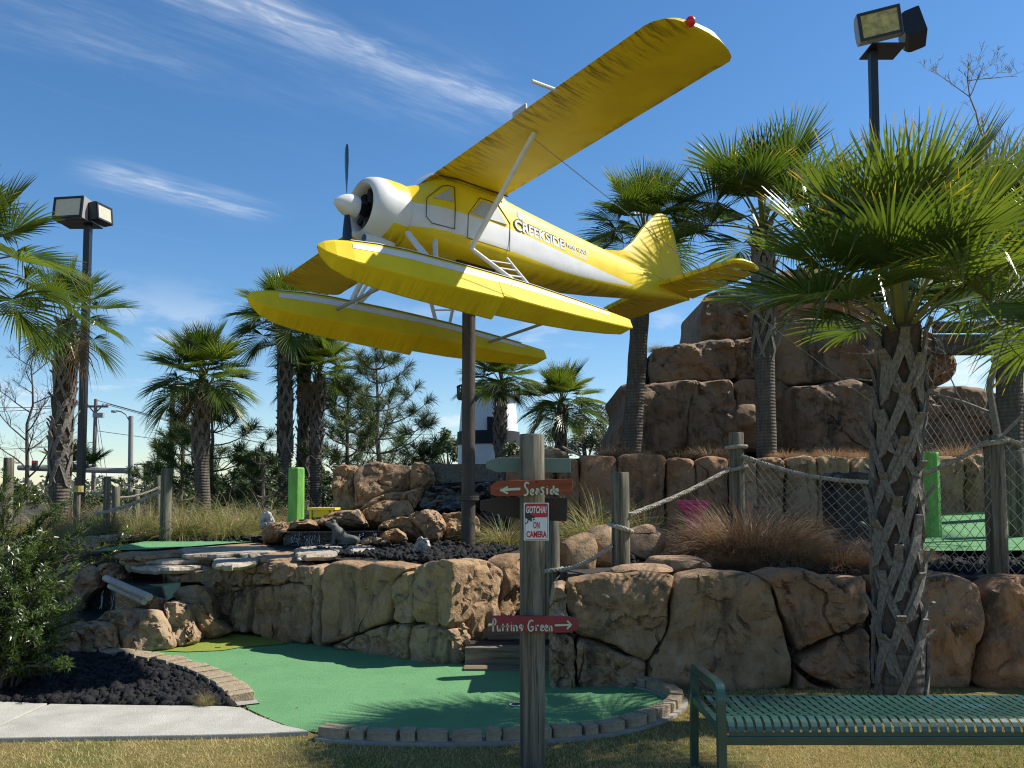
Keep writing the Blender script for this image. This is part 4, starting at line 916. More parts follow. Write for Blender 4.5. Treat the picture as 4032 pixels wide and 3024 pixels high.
# tail
fin_pts = [(-1.95, .66), (-2.25, .715), (-2.45, .79), (-2.66, .96), (-2.88, 1.20), (-3.08, 1.405), (-3.22, 1.51), (-3.33, 1.548), (-3.43, 1.525), (-3.50, 1.44), (-3.56, 1.29), (-3.62, 1.03), (-3.68, .75), (-3.76, .45), (-3.2, .45), (-2.5, .5)]
def slab_wing(pts3, nrm, th, name, mat, par=None):
    P = [Vector(p) for p in pts3]; c = sum(P, Vector()) / len(P); n = Vector(nrm)
    rings = [[c + (p - c) * .86 + n * th for p in P], [c + (p - c) * .96 + n * th * .75 for p in P], [p.copy() for p in P], [c + (p - c) * .96 - n * th * .75 for p in P], [c + (p - c) * .86 - n * th for p in P]]
    mb = MB(); mb.loft(rings); return mb.build(name, mat, par or plane, True)
slab_wing([(a, 0, c) for a, c in fin_pts], (0, 1, 0), .035, 'fin', MAT['p_plain'])
for sd in (1, -1):
    slab_wing([(-3.0, sd * .02, .45), (-3.04, sd * .25, .45), (-3.13, sd * .9, .45), (-3.19, sd * 1.14, .45), (-3.30, sd * 1.205, .45), (-3.5, sd * 1.215, .45), (-3.68, sd * 1.17, .45), (-3.75, sd * 1.06, .45), (-3.80, sd * .3, .45), (-3.82, sd * .02, .45)], (0, 0, 1), .040, 'stabilizer', MAT['p_tail'])
# doors and windows on the visible side
def side_b(a): return .394 if a > -.25 else .39 - (-.25 - a) * .105
def side_pt(a, c, o=0.0): return Vector((a, side_b(a) + o - .0 - max(0, c - .38) * .072 - max(0, a - .6) * .16, c))
def panel(name, pts, mat, par=plane, th=.006, o=.004):
    mb = MB(); P = [side_pt(a, c, o) for a, c in pts]; mb.prism([p - Vector((0, .012, 0)) for p in P], (0, .012 + th, 0)); return mb.build(name, mat, par, False, bevel=.002)
def outline(name, pts, mat, par, r=.0045):
    mb = MB(); P = [side_pt(a, c, .001) for a, c in pts]; mb.tube(P + [P[0]], r, 6, cap=False); return mb.build(name, mat, par, True)
d1 = outline('door', [(.606, .569), (.53, .60), (.449, .605), (.46, .38), (.476, .145), (.737, .144), (.795, .201), (.782, .40)], MAT['p_seam'], plane)
panel('window', [(.713, .413), (.505, .573), (.489, .432)], MAT['p_glass'], d1)
d2 = outline('door', [(.128, .585), (.0, .59), (-.119, .573), (-.262, .409), (-.25, .25), (-.235, .09), (.04, .09), (.317, .09), (.299, .356)], MAT['p_seam'], plane)
panel('window', [(.266, .366), (.112, .549), (-.072, .556), (-.209, .372)], MAT['p_glass'], d2)
mb = MB(); c = side_pt(-.44, .555, -.01); mb.tube([c, c + Vector((0, .018, 0))], .052, 22); mb.build('porthole', MAT['p_white'], plane, bevel=.004)
# windscreen panes over the front slope
mb = MB(); mb.add([(.735, .12, .668), (.60, .10, .79), (.60, -.10, .79), (.735, -.12, .668)], [(0, 1, 2, 3)]); mb.add([(.722, .15, .664), (.575, .135, .79), (.56, .345, .74), (.66, .362, .655)], [(0, 1, 2, 3)])
mb.add([(.722, -.15, .664), (.575, -.135, .79), (.56, -.345, .74), (.66, -.362, .655)], [(0, 1, 2, 3)])
for v in mb.v: v += Vector((.035, .012 if v.y > .2 else 0, .012))
mb.build('windscreen', MAT['p_glass'], plane)
# lettering on the fuselage side
def side_text(txt, a0, c0, a1, h, slope_c, bold, mat, o, name):
    p0 = side_pt(a0, c0, o); p1 = side_pt(a1, c0 + slope_c, o); ux = (p1 - p0); L = ux.length; ux.normalize(); uy = Vector((0, -.04, 1)); uy = (uy - ux * uy.dot(ux)).normalized()
    me = text_box(txt, p0, ux, uy, L, h, .004, bold); return put_mesh(name, me, mat, plane, False)
side_text('CREEKSIDE', -.318, .350, -1.150, .146, -.008, .055, MAT['p_seam'], .004, 'lettering_outline')
side_text('CREEKSIDE', -.329, .362, -1.140, .120, -.008, .028, MAT['p_white'], .0085, 'lettering')
side_text('MINI GOLF', -1.185, .412, -1.56, .060, .004, .03, MAT['p_white'], .006, 'lettering')
side_text('& ARCADE', -1.185, .338, -1.545, .060, .004, .03, MAT['p_white'], .006, 'lettering')
# floats
def float_secs(b0):
    S = [(2.13, -.553, -.560, -.568, .006, .010), (2.08, -.515, -.588, -.655, .030, .055), (2.0, -.490, -.603, -.728, .055, .095), (1.85, -.463, -.612, -.778, .075, .135), (1.6, -.432, -.614, -.81, .088, .165), (1.3, -.412, -.613, -.825, .095, .182), (.65, -.402, -.604, -.838, .098, .188), (.30, -.402, -.596, -.845, .098, .188)]
    T = [(.292, -.402, -.575, -.795, .098, .188), (-.2, -.408, -.578, -.785, .094, .178), (-.8, -.430, -.572, -.752, .082, .150), (-1.3, -.452, -.560, -.700, .066, .115), (-1.55, -.466, -.552, -.662, .055, .092), (-1.66, -.472, -.545, -.60, .048, .078)]
    return S, T
for b0, nm in ((.70, 'float'), (-.70, 'float')):
    S, T = float_secs(b0); rings = []
    for a, dk, ch, kl, wd, wc in S + T:
        rings.append([Vector((a, b0 + x, z)) for x, z in ((wd * .55, dk), (wd, dk - .016 - wd * .2), (wc, ch - wc * .46), (wc * .97, ch - wc * .46 - .012), (.010, kl), (-.010, kl), (-wc * .97, ch - wc * .46 - .012), (-wc, ch - wc * .46), (-wd, dk - .016 - wd * .2), (-wd * .55, dk))])
    mb = MB(); mb.loft(rings); fl = mb.build(nm, MAT['p_float'], plane, False, bevel=.004)
    ds = MB(); up = [(a, dk, wd) for a, dk, ch, kl, wd, wc in S + T if -1.4 < a < 1.9]
    A = [Vector((a, b0 - wd * .72, dk + .001)) for a, dk, wd in up]; Bq = [Vector((a, b0 + wd * .72, dk + .001)) for a, dk, wd in up]
    for i in range(len(A) - 1): ds.add([A[i], A[i + 1], Bq[i + 1], Bq[i], A[i] + Vector((0, 0, .006)), A[i + 1] + Vector((0, 0, .006)), Bq[i + 1] + Vector((0, 0, .006)), Bq[i] + Vector((0, 0, .006))], [(4, 5, 6, 7), (0, 1, 5, 4), (3, 2, 6, 7)])
    for sg in (1, -1):
        up2 = [(a, dk, ch, wd, wc) for a, dk, ch, kl, wd, wc in S + T if -1.4 < a < 1.9]; E0 = []; E1 = []
        for a, dk, ch, wd, wc in up2:
            e0 = Vector((a, b0 + sg * wd, dk - .016 - wd * .2)); e1 = Vector((a, b0 + sg * wc, ch - wc * .46)); nn = Vector((0, sg * .9, .42)) * .003; E0.append(e0.lerp(e1, .03) + nn); E1.append(e0.lerp(e1, .30) + nn)
        for i in range(len(E0) - 1): ds.add([E0[i], E0[i + 1], E1[i + 1], E1[i]], [(0, 1, 2, 3)])
    ds.build('deck_stripe', MAT['p_white'], fl)
# struts
def strut(pts, r, name='strut', mat='p_white', n=10):
    mb = MB(); mb.tube(pts, r, n); return mb.build(name, MAT[mat], plane, True)
for sd in (1, -1):
    strut([(.97, sd * .30, .0), (1.02, sd * .70, -.41)], .030); strut([(.68, sd * .34, -.02), (.94, sd * .70, -.41)], .026)
    strut([(.37, sd * 1.50, .70), (.33, sd * .95, .33), (.294, sd * .42, -.02)], .026, 'wing_strut')
    strut([(.294, sd * .42, -.02), (.27, sd * .43, -.045), (-.06, sd * .70, -.41)], .022); strut([(-.17, sd * .42, -.02), (-.24, sd * .70, -.42)], .018)
    for q in range(3):
        f = .28 + .22 * q; p = Vector((.27, sd * .43, -.045)).lerp(Vector((-.06, sd * .70, -.41)), f); r = Vector((-.17, sd * .42, -.02)).lerp(Vector((-.24, sd * .70, -.42)), f - .10); strut([p, r], .009, 'ladder_rung', n=6)
for a in (1.25, -.72): strut([(a, .58, -.60), (a, -.58, -.56)], .017, 'spreader_bar', 'grey_metal')
strut([(1.02, .60, -.44), (.98, 0, -.03)], .016); strut([(1.02, -.60, -.44), (.98, 0, -.03)], .016)
mb = MB(); mb.box((0, 0, -.045), (.50, .26, .05)); br = mb.build('mounting_plate', MAT['black_metal'], plane, bevel=.004)
for q in range(5):
    mb = MB(); p = (.19 - q * .095, .115, -.045); mb.tube([p, (p[0], .136, -.045)], .014, 6); mb.build('bolt', MAT['steel_brown'], br)
# brown pole
pole = thing('support_pole', 'brown steel pole with a bolted flange carrying the seaplane', 'pole', (PO.x, PO.y, TZ))
topz = PO.z - .06; fz = 1.565
mb = MB(); mb.tube([(PO.x, PO.y, fz + .03), (PO.x, PO.y, topz)], .090, 24); mb.build('upper_pipe', MAT['steel_brown'], pole, True)
mb = MB(); mb.tube([(PO.x, PO.y, TZ - .05), (PO.x, PO.y, fz - .03)], .094, 24); mb.build('lower_pipe', MAT['steel_brown'], pole, True)
for q in (0, 1):
    mb = MB(); z = fz + (.003 if q else -.031); mb.tube([(PO.x, PO.y, z), (PO.x, PO.y, z + .027)], .145, 28); fl_ = mb.build('flange', MAT['steel_brown'], pole)
for q in range(8):
    g = 2 * math.pi * q / 8 + .2; mb = MB(); p = Vector((PO.x + .120 * math.cos(g), PO.y + .120 * math.sin(g), 0)); mb.tube([p + Vector((0, 0, fz - .045)), p + Vector((0, 0, fz + .045))], .008, 6); mb.build('bolt', MAT['steel_brown'], pole)
# guy wire
wa, wb = P2W(.36, 1.46, .66), at(1985, 944, 15.6)
mb = MB(); mb.tube([wa.lerp(wb, i / 12) - Vector((0, 0, .05 * math.sin(math.pi * i / 12))) for i in range(13)], .0055, 5); tag(mb.build('guy_wire', MAT['rope'], None, True), 'thin guy wire from the wing strut down to the cliff', 'wire')

# ------------------------------------------------------------------ sign post
SPX = gnd(1150, 1655); PY = SPX.y
post = thing('sign_post', 'thick weathered timber post carrying the painted arrow boards', 'sign post', (SPX.x, PY, 0))
def round_post(par, x, y, z0, z1, r, mat, seed, name='post', lean=(0, 0), n=18, taper=.96):
    rnd = random.Random(seed); L = []; m = 7
    for i in range(m):
        t = i / (m - 1); rr_ = r * (1 + (taper - 1) * t); cx = x + lean[0] * t; cy = y + lean[1] * t
        L.append([Vector((cx + math.cos(2 * math.pi * k / n) * rr_ * (1 + .03 * math.sin(k * 2.3 + seed) + .012 * rnd.uniform(-1, 1)), cy + math.sin(2 * math.pi * k / n) * rr_ * (1 + .03 * math.sin(k * 2.3 + seed)), z0 + (z1 - z0) * t)) for k in range(n)])
    L.append([Vector((x + lean[0], y + lean[1], z1)) + (p - Vector((x + lean[0], y + lean[1], z1))) * .93 + Vector((0, 0, .008)) for p in L[-1]])
    mb = MB(); mb.loft(L); return mb.build(name, mat, par, True)
round_post(post, SPX.x, PY, -.05, at(1150, 941, PY).z, .0735, MAT['post'], 1, taper=1.0)
zS = lambda x, y: (1014.9 + .24801 * x, 1014.9 + .24801 * y); zT = lambda x, y: (932.6 + .18601 * x, 740.6 + .18601 * y); zU = lambda x, y: (960 + .24801 * x, 905.2 + .24801 * y)
def board(name, label, zf, pts, Yf, th, mat):
    t = thing(name, label, 'sign board', at(*zf(*pts[0]), Yf)); mb = MB(); mb.prism([at(*zf(x, y), Yf) for x, y in pts], (0, th, 0)); mb.build('plank', mat, t, bevel=.003); return t
MAT['b_orange'] = wood_material('orange_painted_plank', (.20, .052, .026), (.28, .085, .042), (.06, .02, .012), 0, .8)
MAT['b_red'] = simple('red_painted_plank', (.22, .020, .026), .6, .15, 6, .15, 50, stretch=(.4, 1, 3)); MAT['b_green'] = simple('grey_green_plank', (.13, .195, .155), .65, .12, 6, .15, 50); MAT['b_brown'] = simple('dark_brown_plank', (.030, .022, .018), .7, .2, 6, .2, 50)
MAT['b_mint'] = simple('mint_lettering', (.46, .55, .42), .6, .12, 20); MAT['s_white'] = simple('sign_white', (.66, .67, .68), .4, .05); MAT['s_red'] = simple('sign_red', (.42, .016, .026), .4, .1); MAT['s_black'] = simple('sign_black', (.012, .012, .014), .4, .1); MAT['s_blue'] = simple('sign_blue', (.03, .045, .22), .4, .1)
YF = PY - .112
t = board('arrow_board', 'orange arrow board lettered Seaside pointing left', zS, [(180, 135), (235, 97), (560, 88), (895, 78), (897, 205), (560, 220), (240, 232), (180, 215)], YF, .035, MAT['b_orange'])
mb = MB(); strokes(mb, [('S', 465, 108, 520, 222), ('e', 524, 168, 562, 218), ('a', 570, 165, 606, 214), ('s', 612, 150, 652, 214), ('i', 664, 142, 684, 212), ('d', 694, 138, 736, 213), ('e', 740, 164, 776, 214)], zS, YF - .0005, .010)
mb.ribbon([at(*zS(265, 178), YF), at(*zS(350, 170), YF), at(*zS(440, 166), YF)], .015, (0, -1, 0), .003); mb.ribbon([at(*zS(330, 148), YF), at(*zS(268, 178), YF), at(*zS(332, 206), YF)], .012, (0, -1, 0), .0035)
mb.build('lettering', MAT['b_mint'], t)
for q in ((580, 107), (596, 212)): mb = MB(); p = at(*zS(*q), YF); mb.tube([p, p + Vector((0, -.003, 0))], .007, 8); mb.build('screw', MAT['s_black'], t)
t = board('arrow_board', 'red arrow board lettered Putting Green pointing right', zS, [(192, 1275), (520, 1276), (850, 1277), (945, 1302), (945, 1395), (850, 1419), (520, 1415), (195, 1412)], YF, .035, MAT['b_red'])
mb = MB(); strokes(mb, [('P', 196, 1296, 230, 1408), ('u', 237, 1356, 268, 1406), ('t', 272, 1340, 304, 1404), ('t', 310, 1338, 346, 1406), ('i', 356, 1330, 370, 1404), ('n', 380, 1352, 416, 1406), ('g', 424, 1350, 466, 1404), ('G', 502, 1308, 558, 1408), ('r', 572, 1352, 602, 1402), ('e', 612, 1352, 646, 1402), ('e', 650, 1352, 682, 1402), ('n', 690, 1358, 718, 1406)], zS, YF - .0005, .0085)
mb.ribbon([at(*zS(740, 1354), YF), at(*zS(882, 1350), YF)], .011, (0, -1, 0), .003); mb.ribbon([at(*zS(848, 1314), YF), at(*zS(884, 1350), YF), at(*zS(846, 1384), YF)], .010, (0, -1, 0), .0035)
mb.build('lettering', MAT['b_mint'], t)
board('arrow_board', 'blank grey green arrow board behind the post near its top', zT, [(632, 1375), (775, 1332), (1618, 1340), (1615, 1508), (750, 1500), (630, 1452)], PY + .078, .035, MAT['b_green'])
board('arrow_board', 'blank dark brown arrow board behind the post', zU, [(310, 712), (460, 682), (1072, 686), (1065, 892), (660, 872), (312, 792)], PY + .078, .035, MAT['b_brown'])
# camera warning sign
gs = thing('warning_sign', 'white and red sign reading gotcha on camera screwed to the post', 'sign', at(*zS(580, 450), PY - .08))
YG = PY - .088; q = lambda x, y: at(*zS(x, y), YG)
def rrect(x0, y0, x1, y1, r, Yd):
    out = []
    for cx, cy, a0 in ((x1 - r, y0 + r, -90), (x1 - r, y1 - r, 0), (x0 + r, y1 - r, 90), (x0 + r, y0 + r, 180)):
        for k in range(5): g = math.radians(a0 + 22.5 * k); out.append(at(*zS(cx + r * math.cos(g), cy + r * math.sin(g)), Yd))
    return out
mb = MB(); mb.prism([q(470, 287), q(688, 287), q(688, 615), q(470, 615)], (0, .004, 0)); mb.build('plate', MAT['s_white'], gs)
mb = MB(); P = rrect(481, 296, 678, 607, 16, YG); mb.ribbon(P + [P[0], P[1]], .0022, (0, -1, 0), .0012); mb.build('border_line', MAT['s_black'], gs)
red = rrect(483, 298, 676, 414, 14, YG); mb = MB(); mb.prism(red, (0, -.0016, 0)); mb.build('red_panel', MAT['s_red'], gs)
def sign_text(txt, x0, y0, x1, y1, mat, bold, shear, o, name='lettering'):
    a = at(*zS(x0, y1), YG - o); b = at(*zS(x1, y1), YG - o); h = (at(*zS(x0, y0), YG - o) - a).length
    me = text_box(txt, a, b - a, (0, 0, 1), (b - a).length, h, .0015, bold, shear)
    for v in me.vertices: v.co -= base_of(gs)
    return put_mesh(name, me, mat, gs, False)
sign_text('GOTCHA!', 490, 316, 668, 378, MAT['s_white'], .03, .15, .002)
sign_text('ON', 552, 452, 608, 512, MAT['s_red'], .02, 0, .0005); sign_text('CAMERA', 493, 533, 670, 590, MAT['s_red'], .035, 0, .0005)
mb = MB(); mb.prism([q(482, 378), q(515, 376), q(568, 412), q(540, 452), q(483, 418)], (0, -.0028, 0)); cmr = mb.build('camera_mark', MAT['s_black'], gs)
mb = MB(); mb.prism(rrect(540, 420, 568, 444, 6, YG), (0, -.0034, 0)); mb.build('lens_mark', MAT['s_white'], gs); mb = MB(); mb.prism(rrect(549, 425, 564, 440, 6, YG), (0, -.0042, 0)); mb.build('lens_mark', MAT['s_black'], gs)
mb = MB(); mb.ribbon([q(508, 430), q(505, 455), q(482, 472)], .006, (0, -1, 0), .002); mb.build('camera_arm_mark', MAT['s_black'], gs)

# ------------------------------------------------------------------ bench
BX0 = 1.075; BYF, BYB, BZ = 4.40, 4.98, .44
bench = thing('bench', 'dark green slotted metal bench without a back on the lawn', 'bench', (BX0 + 1.16, 4.70, 0))
slat_w, pitch_ = .0335, .0475; nsl = int(2.26 / pitch_)
def slat_mesh(phase):
    mb = MB(); prof = [(BYB, BZ - .06), (BYB, BZ - .03), (BYB - .012, BZ - .008), (BYB - .04, BZ)]
    prof += [(BYB - .04 + (BYF + .075 - BYB + .04) * i / 6, BZ - .012 * math.sin(math.pi * i / 6)) for i in range(1, 6)]
    prof += [(BYF + .075, BZ + .002), (BYF + .045, BZ - .004), (BYF + .020, BZ - .016), (BYF + .006, BZ - .034), (BYF, BZ - .056), (BYF, BZ - .082)]
    top = [Vector((0, y, z)) for y, z in prof]; th = .004
    for i in range(len(prof) - 1):
        (y0, z0), (y1, z1) = prof[i], prof[i + 1]; d = Vector((0, y1 - y0, z1 - z0)).normalized(); n = Vector((0, -d.z, d.y)) * th
        if n.z > 0: n = -n
        a, b = Vector((0, y0, z0)), Vector((0, y1, z1)); e = Vector((slat_w, 0, 0))
        mb.add([a, b, b + e, a + e, a + n, b + n, b + e + n, a + e + n], [(0, 1, 2, 3), (7, 6, 5, 4), (0, 4, 5, 1), (3, 2, 6, 7)])
    for k in range(5):      # bridges to the next strap, staggered
        y = BYB - .055 - phase * .048 - k * .097
        if y > BYF + .07: mb.box((slat_w + .007, y, BZ - .012 * math.sin(math.pi * min(1, max(0, (BYB - .04 - y) / (BYB - BYF - .115)))) - .003), (.016, .026, .004))
    for y, z in ((BYB, BZ - .05), (BYF, BZ - .072)): mb.box((slat_w + .007, y + (.002 if y == BYF else -.002), z), (.016, .004, .02))
    me = mb.mesh('slat', None, True); me.materials.append(MAT['bench']); return me
SLM = [slat_mesh(0), slat_mesh(1)]
for i in range(nsl): share('slat', SLM[i % 2], bench, (BX0 + .045 + i * pitch_, 0, 0))
for nm, y, z in (('front_rail', BYF + .012, BZ - .105), ('rear_rail', BYB - .012, BZ - .085)):
    mb = MB(); mb.box((BX0 + 1.16, y, z), (2.28, .034, .045)); mb.build(nm, MAT['bench'], bench, bevel=.006)
def bar(path, w_, t_, name):
    P = chaikin([Vector(p) for p in path], 3, False); mb = MB(); L = []
    for i, p in enumerate(P):
        d = (P[min(i + 1, len(P) - 1)] - P[max(0, i - 1)]).normalized(); sx = Vector((1, 0, 0)); n = d.cross(sx).normalized()
        L.append([p + sx * sx_ * w_ / 2 + n * sn_ * t_ / 2 for sx_, sn_ in ((-1, -1), (1, -1), (1, 1), (-1, 1))])
    mb.loft(L); return mb.build(name, MAT['bench'], bench, False, bevel=.005)
for x in (BX0, BX0 + 2.32):
    bar([(x, 5.04, 0), (x, 5.03, .25), (x, 5.01, .42), (x, 5.0, .585), (x, 4.95, .596), (x, 4.70, .600), (x, 4.44, .610), (x, 4.385, .596), (x, 4.38, .44), (x, 4.375, .2), (x, 4.35, 0)], .044, .044, 'end_frame')
    mb = MB(); mb.box((x, 4.695, BZ - .035), (.036, .60, .046)); mb.build('side_rail', MAT['bench'], bench, bevel=.006)
    for y in (5.04, 4.35): mb = MB(); mb.box((x, y, .004), (.07, .07, .008)); mb.build('foot_plate', MAT['bench'], bench)
# ------------------------------------------------------------------ palms
def frond_mesh(elev, seed, dead=False, nb=66):
    rnd = random.Random(seed); e = math.radians(elev); Lp = .44; V = []; F = []; MI = []; TIP = []
    def addq(vs, fs, mi, tips):
        b = len(V); V.extend([tuple(v) for v in vs]); TIP.extend(tips)
        for f in fs: F.append(tuple(b + i for i in f)); MI.append(mi)
    sag = .18 if elev > 50 else .30; path = []; p = Vector((.015, 0, 0)); ang = e + .12
    for i in range(7):
        path.append(p.copy()); p = p + Vector((math.cos(ang), 0, math.sin(ang))) * Lp / 6; ang -= sag / 6
    d = Vector((math.cos(ang - .15), 0, math.sin(ang - .15))); side = Vector((0, 1, 0)); nrm = side.cross(d) * -1
    if nrm.z < 0: nrm = -nrm
    for i in range(6):
        w0, w1 = .020 - .010 * i / 6, .020 - .010 * (i + 1) / 6; a, b = path[i], path[i + 1]; n = Vector((0, 0, .010)) if elev < 70 else Vector((.010, 0, 0))
        addq([a + side * w0, a - side * w0, b - side * w1, b + side * w1, a + n * .9, b + n * .9], [(0, 1, 2, 3), (0, 4, 5, 3), (1, 2, 5, 4)], 1, [0] * 6)
    hub = path[-1]; k = (.05 if elev > 50 else .11 if elev > 10 else .20) + (.3 if dead else 0); roll = rnd.uniform(-.15, .15)
    dphi = math.radians(220) / nb
    for i in range(nb):
        ph = -math.radians(110) + dphi * (i + .5) + rnd.uniform(-.012, .012); s = ph / math.radians(110)
        bd = (d * math.cos(ph) + side * math.sin(ph) + nrm * (.30 * abs(math.sin(ph)) + .02)).normalized()
        L = .60 * (1 - .30 * s * s) * rnd.uniform(.90, 1.06)
        root = hub + d * (.16 * max(0, math.cos(ph)) ** 1.2) - Vector((0, 0, .03 * max(0, math.cos(ph)))); wdir = bd.cross(nrm).normalized(); pl = (1 if i % 2 else -1) * .55
        wv = (wdir * math.cos(pl) + nrm * math.sin(pl)).normalized(); kk = k * rnd.uniform(.6, 1.5); tipf = rnd.uniform(.82, 1.25); brk = rnd.random() < (.12 if not dead else .6)
        bend = rnd.uniform(.45, .7)
        vs = []; tp = []; m = 6
        for j in range(m + 1):
            t = j / m; r = L * t; w_ = min(r * dphi * .60 + .002, .0112 * max(0.0, 1 - max(0, (t - .34) / .66)) ** .85 + .0010)
            dr = kk * L * t ** 2.6 + (max(0, t - bend) * L * .75 if brk else 0)
            pos = root + bd * (r - (max(0, t - bend) * L * .4 if brk else 0)) - Vector((0, 0, dr)); vs += [pos + wv * w_, pos - wv * w_]; tp += [t * tipf] * 2
        addq(vs, [(2 * j, 2 * j + 1, 2 * j + 3, 2 * j + 2) for j in range(m)], 0, tp)
    # pad triangles into quads so the array is regular
    F4 = [f if len(f) == 4 else (f[0], f[1], f[2], f[2]) for f in F]
    me = bpy.data.meshes.new('frond'); me.from_pydata(V, [], F); me.polygons.foreach_set('material_index', MI)
    at_ = me.attributes.new('tip', 'FLOAT', 'POINT'); at_.data.foreach_set('value', TIP)
    me.materials.append(MAT['palm_dead'] if dead else MAT['palm_leaf']); me.materials.append(MAT['petiole']); return me
ELEVS = [84, 66, 48, 28, 8, -14, -36]
FR = {e: [frond_mesh(e, 10 * i + q) for q in range(2)] for i, e in enumerate(ELEVS)}
FRD = [frond_mesh(-30, 91, True, 38), frond_mesh(-50, 92, True, 34), frond_mesh(10, 93, True, 38)]
def boot_mesh(seed):
    rnd = random.Random(seed); mb = MB(); th = math.radians(rnd.uniform(48, 56)); h = rnd.uniform(2.5, 3.0)
    def cyl(a, r, z): return Vector((math.cos(a) * r, math.sin(a) * r, z))
    for s in (-1, 1):
        L = []
        for j in range(6):
            u = j / 5; a = s * th * u ** 1.1; z = -h * u; r = 1.05 + .18 * (1 - u) + (.02 if s > 0 else .06); wa = math.radians(12.5 - 2 * u); wz = .12
            L.append([cyl(a - wa, r, z + wz * s), cyl(a + wa, r, z - wz * s), cyl(a + wa, r - .14, z - wz * s), cyl(a - wa, r - .14, z + wz * s)])
        mb.loft(L)
    so, su = rnd.uniform(.2, .75), rnd.uniform(.4, 1.15); L = []
    for j, (o, z, w_) in enumerate([(0, -.25, .24), (.08, .15, .22), (so * .6, su * .6, .19), (so, su, .20)]):
        r = 1.16 + o; L.append([Vector((r + .03, -w_, z)), Vector((r + .03, w_, z)), Vector((r - .10, w_, z + .04)), Vector((r - .10, -w_, z + .04))])
    mb.loft(L); me = mb.mesh('leaf_base', None, True); me.materials.append(MAT['boot']); return me
BOOTS = [boot_mesh(i) for i in range(9)]
def palm(label, bx, by, hx, hy, Y, r, R, nf, boots, seed, zb=None, dead=0, group='sabal palms', emin=-36, hubY=None, elist=None, names=('palm_tree',), azs=None):
    rnd = random.Random(seed); base = at(bx, by, Y); hub = at(hx, hy, hubY or Y)
    if zb is not None: base.z = zb
    t = thing('palm_tree', label, 'palm tree', base, group); H = hub.z - base.z
    bendv = Vector((rnd.uniform(-.05, .05), rnd.uniform(-.05, .05), 0)) * H * .4
    def axis(z):
        u = max(0, min(1, (z - base.z) / H)); return base.lerp(hub, u) + bendv * math.sin(math.pi * u)
    m = max(10, int(H / .12)); L = []; n = 20
    for i in range(m + 1):
        z = base.z - .05 + (H + .03) * i / m; u = i / m; rr_ = r * (1.12 - .14 * u) * (1 + .02 * math.sin(z * 42)) if not boots else r * (1.05 - .06 * u)
        if u > .93: rr_ *= .9
        c = axis(z); L.append([Vector((c.x + math.cos(2 * math.pi * k / n) * rr_ * (1 + .02 * math.sin(k * 3 + z * 5)), c.y + math.sin(2 * math.pi * k / n) * rr_, z)) for k in range(n)])
    z0, z1 = (at(hx, boots[0], Y).z, hub.z - .02) if boots else (1e9, 1e9)
    cut = next((i for i in range(len(L)) if L[i][0].z > z0 - .12), len(L) - 1); cut = max(1, min(cut, len(L) - 2)) if boots else len(L) - 1
    mb = MB(); mb.loft(L[:cut + 1]); tr = mb.build('trunk', MAT['trunk'], t, True)
    if boots:
        mb = MB(); mb.loft(L[cut:]); tr = mb.build('fibre_sheath', MAT['fibre'], t, True); row = 1.32 * r; z = z0; k = 0
        while z < z1:
            for q in range(5):
                if rnd.random() < .07: continue
                a = 2 * math.pi * (q + (k % 2) * .5) / 5 + rnd.uniform(-.13, .13); c = axis(z); sc = r * (1 + .06 * rnd.uniform(-1, 1))
                share('leaf_base', BOOTS[rnd.randrange(9)], tr, (c.x, c.y, z + rnd.uniform(-.045, .045) * r / .15), (rnd.uniform(-.10, .10), rnd.uniform(-.08, .08), a), (sc, sc, sc * rnd.uniform(.9, 1.1)))
            z += row; k += 1
    az = rnd.uniform(0, 6.28)
    for i in range(nf):
        u = i / max(1, nf - 1); e = 86 - (86 - emin) * u ** 1.1 + rnd.uniform(-8, 8); az += 2.39996 + rnd.uniform(-.2, .2)
        cls = min(ELEVS, key=lambda q: abs(q - e)); me = FR[cls][rnd.randrange(2)]; s = R * rnd.uniform(.86, 1.08) * (.9 if u < .15 else 1)
        off = Vector((math.cos(az), math.sin(az), 0)) * r * .35 * u
        share('frond', me, t, hub + off + Vector((0, 0, .06 - .16 * u)), (rnd.uniform(-.06, .06), math.radians(cls - e) + rnd.uniform(-.04, .04), az), (s, s, s))
    for i in range(dead):
        az += 2.39996; s = R * rnd.uniform(.75, .95); share('frond', FRD[i % 3], t, hub - Vector((0, 0, .12)), (0, 0, az), (s, s, s))
    return t
palm('big near palm tree with crossed leaf bases behind the bench', 1955, 1500, 1948, 700, 6.2, .152, 1.36, 30, (1385,), 1, zb=0, dead=0, emin=12)
palm('palm tree at the left edge with only its right fronds in view', -75, 1100, -68, 570, 10.5, .15, 1.30, 22, (900,), 2, zb=TZ, dead=1, emin=-20)
palm('palm tree in front of the left floodlight pole', 128, 1075, 149, 690, 15.0, .16, 1.12, 17, (985,), 3, zb=TZ, dead=3, emin=-20)
palm('palm tree standing alone between the left pole and the plane nose', 444, 1095, 437, 818, 18.0, .15, 1.18, 36, (955,), 4, zb=TZ, dead=1, emin=-30)
palm('leftmost palm of the cluster of three under the far float', 612, 1120, 614, 690, 19.5, .145, 1.25, 32, (945,), 5, zb=TZ, emin=-30)
palm('middle palm of the cluster of three under the far float', 648, 1100, 655, 742, 20.5, .14, 1.15, 22, (1000,), 6, zb=TZ, emin=-10)
palm('rightmost and shortest palm of the cluster of three', 683, 1095, 690, 806, 20.0, .13, 1.05, 26, (950,), 7, zb=TZ, dead=1, emin=-18)
palm('small palm in front of the striped lighthouse', 1086, 1020, 1082, 824, 20.5, .13, 1.0, 32, (965,), 8, zb=1.3, emin=-22)
palm('small round headed palm right of the lighthouse', 1208, 980, 1213, 872, 21.5, .135, 1.12, 36, (985,), 9, zb=1.5, emin=-34)
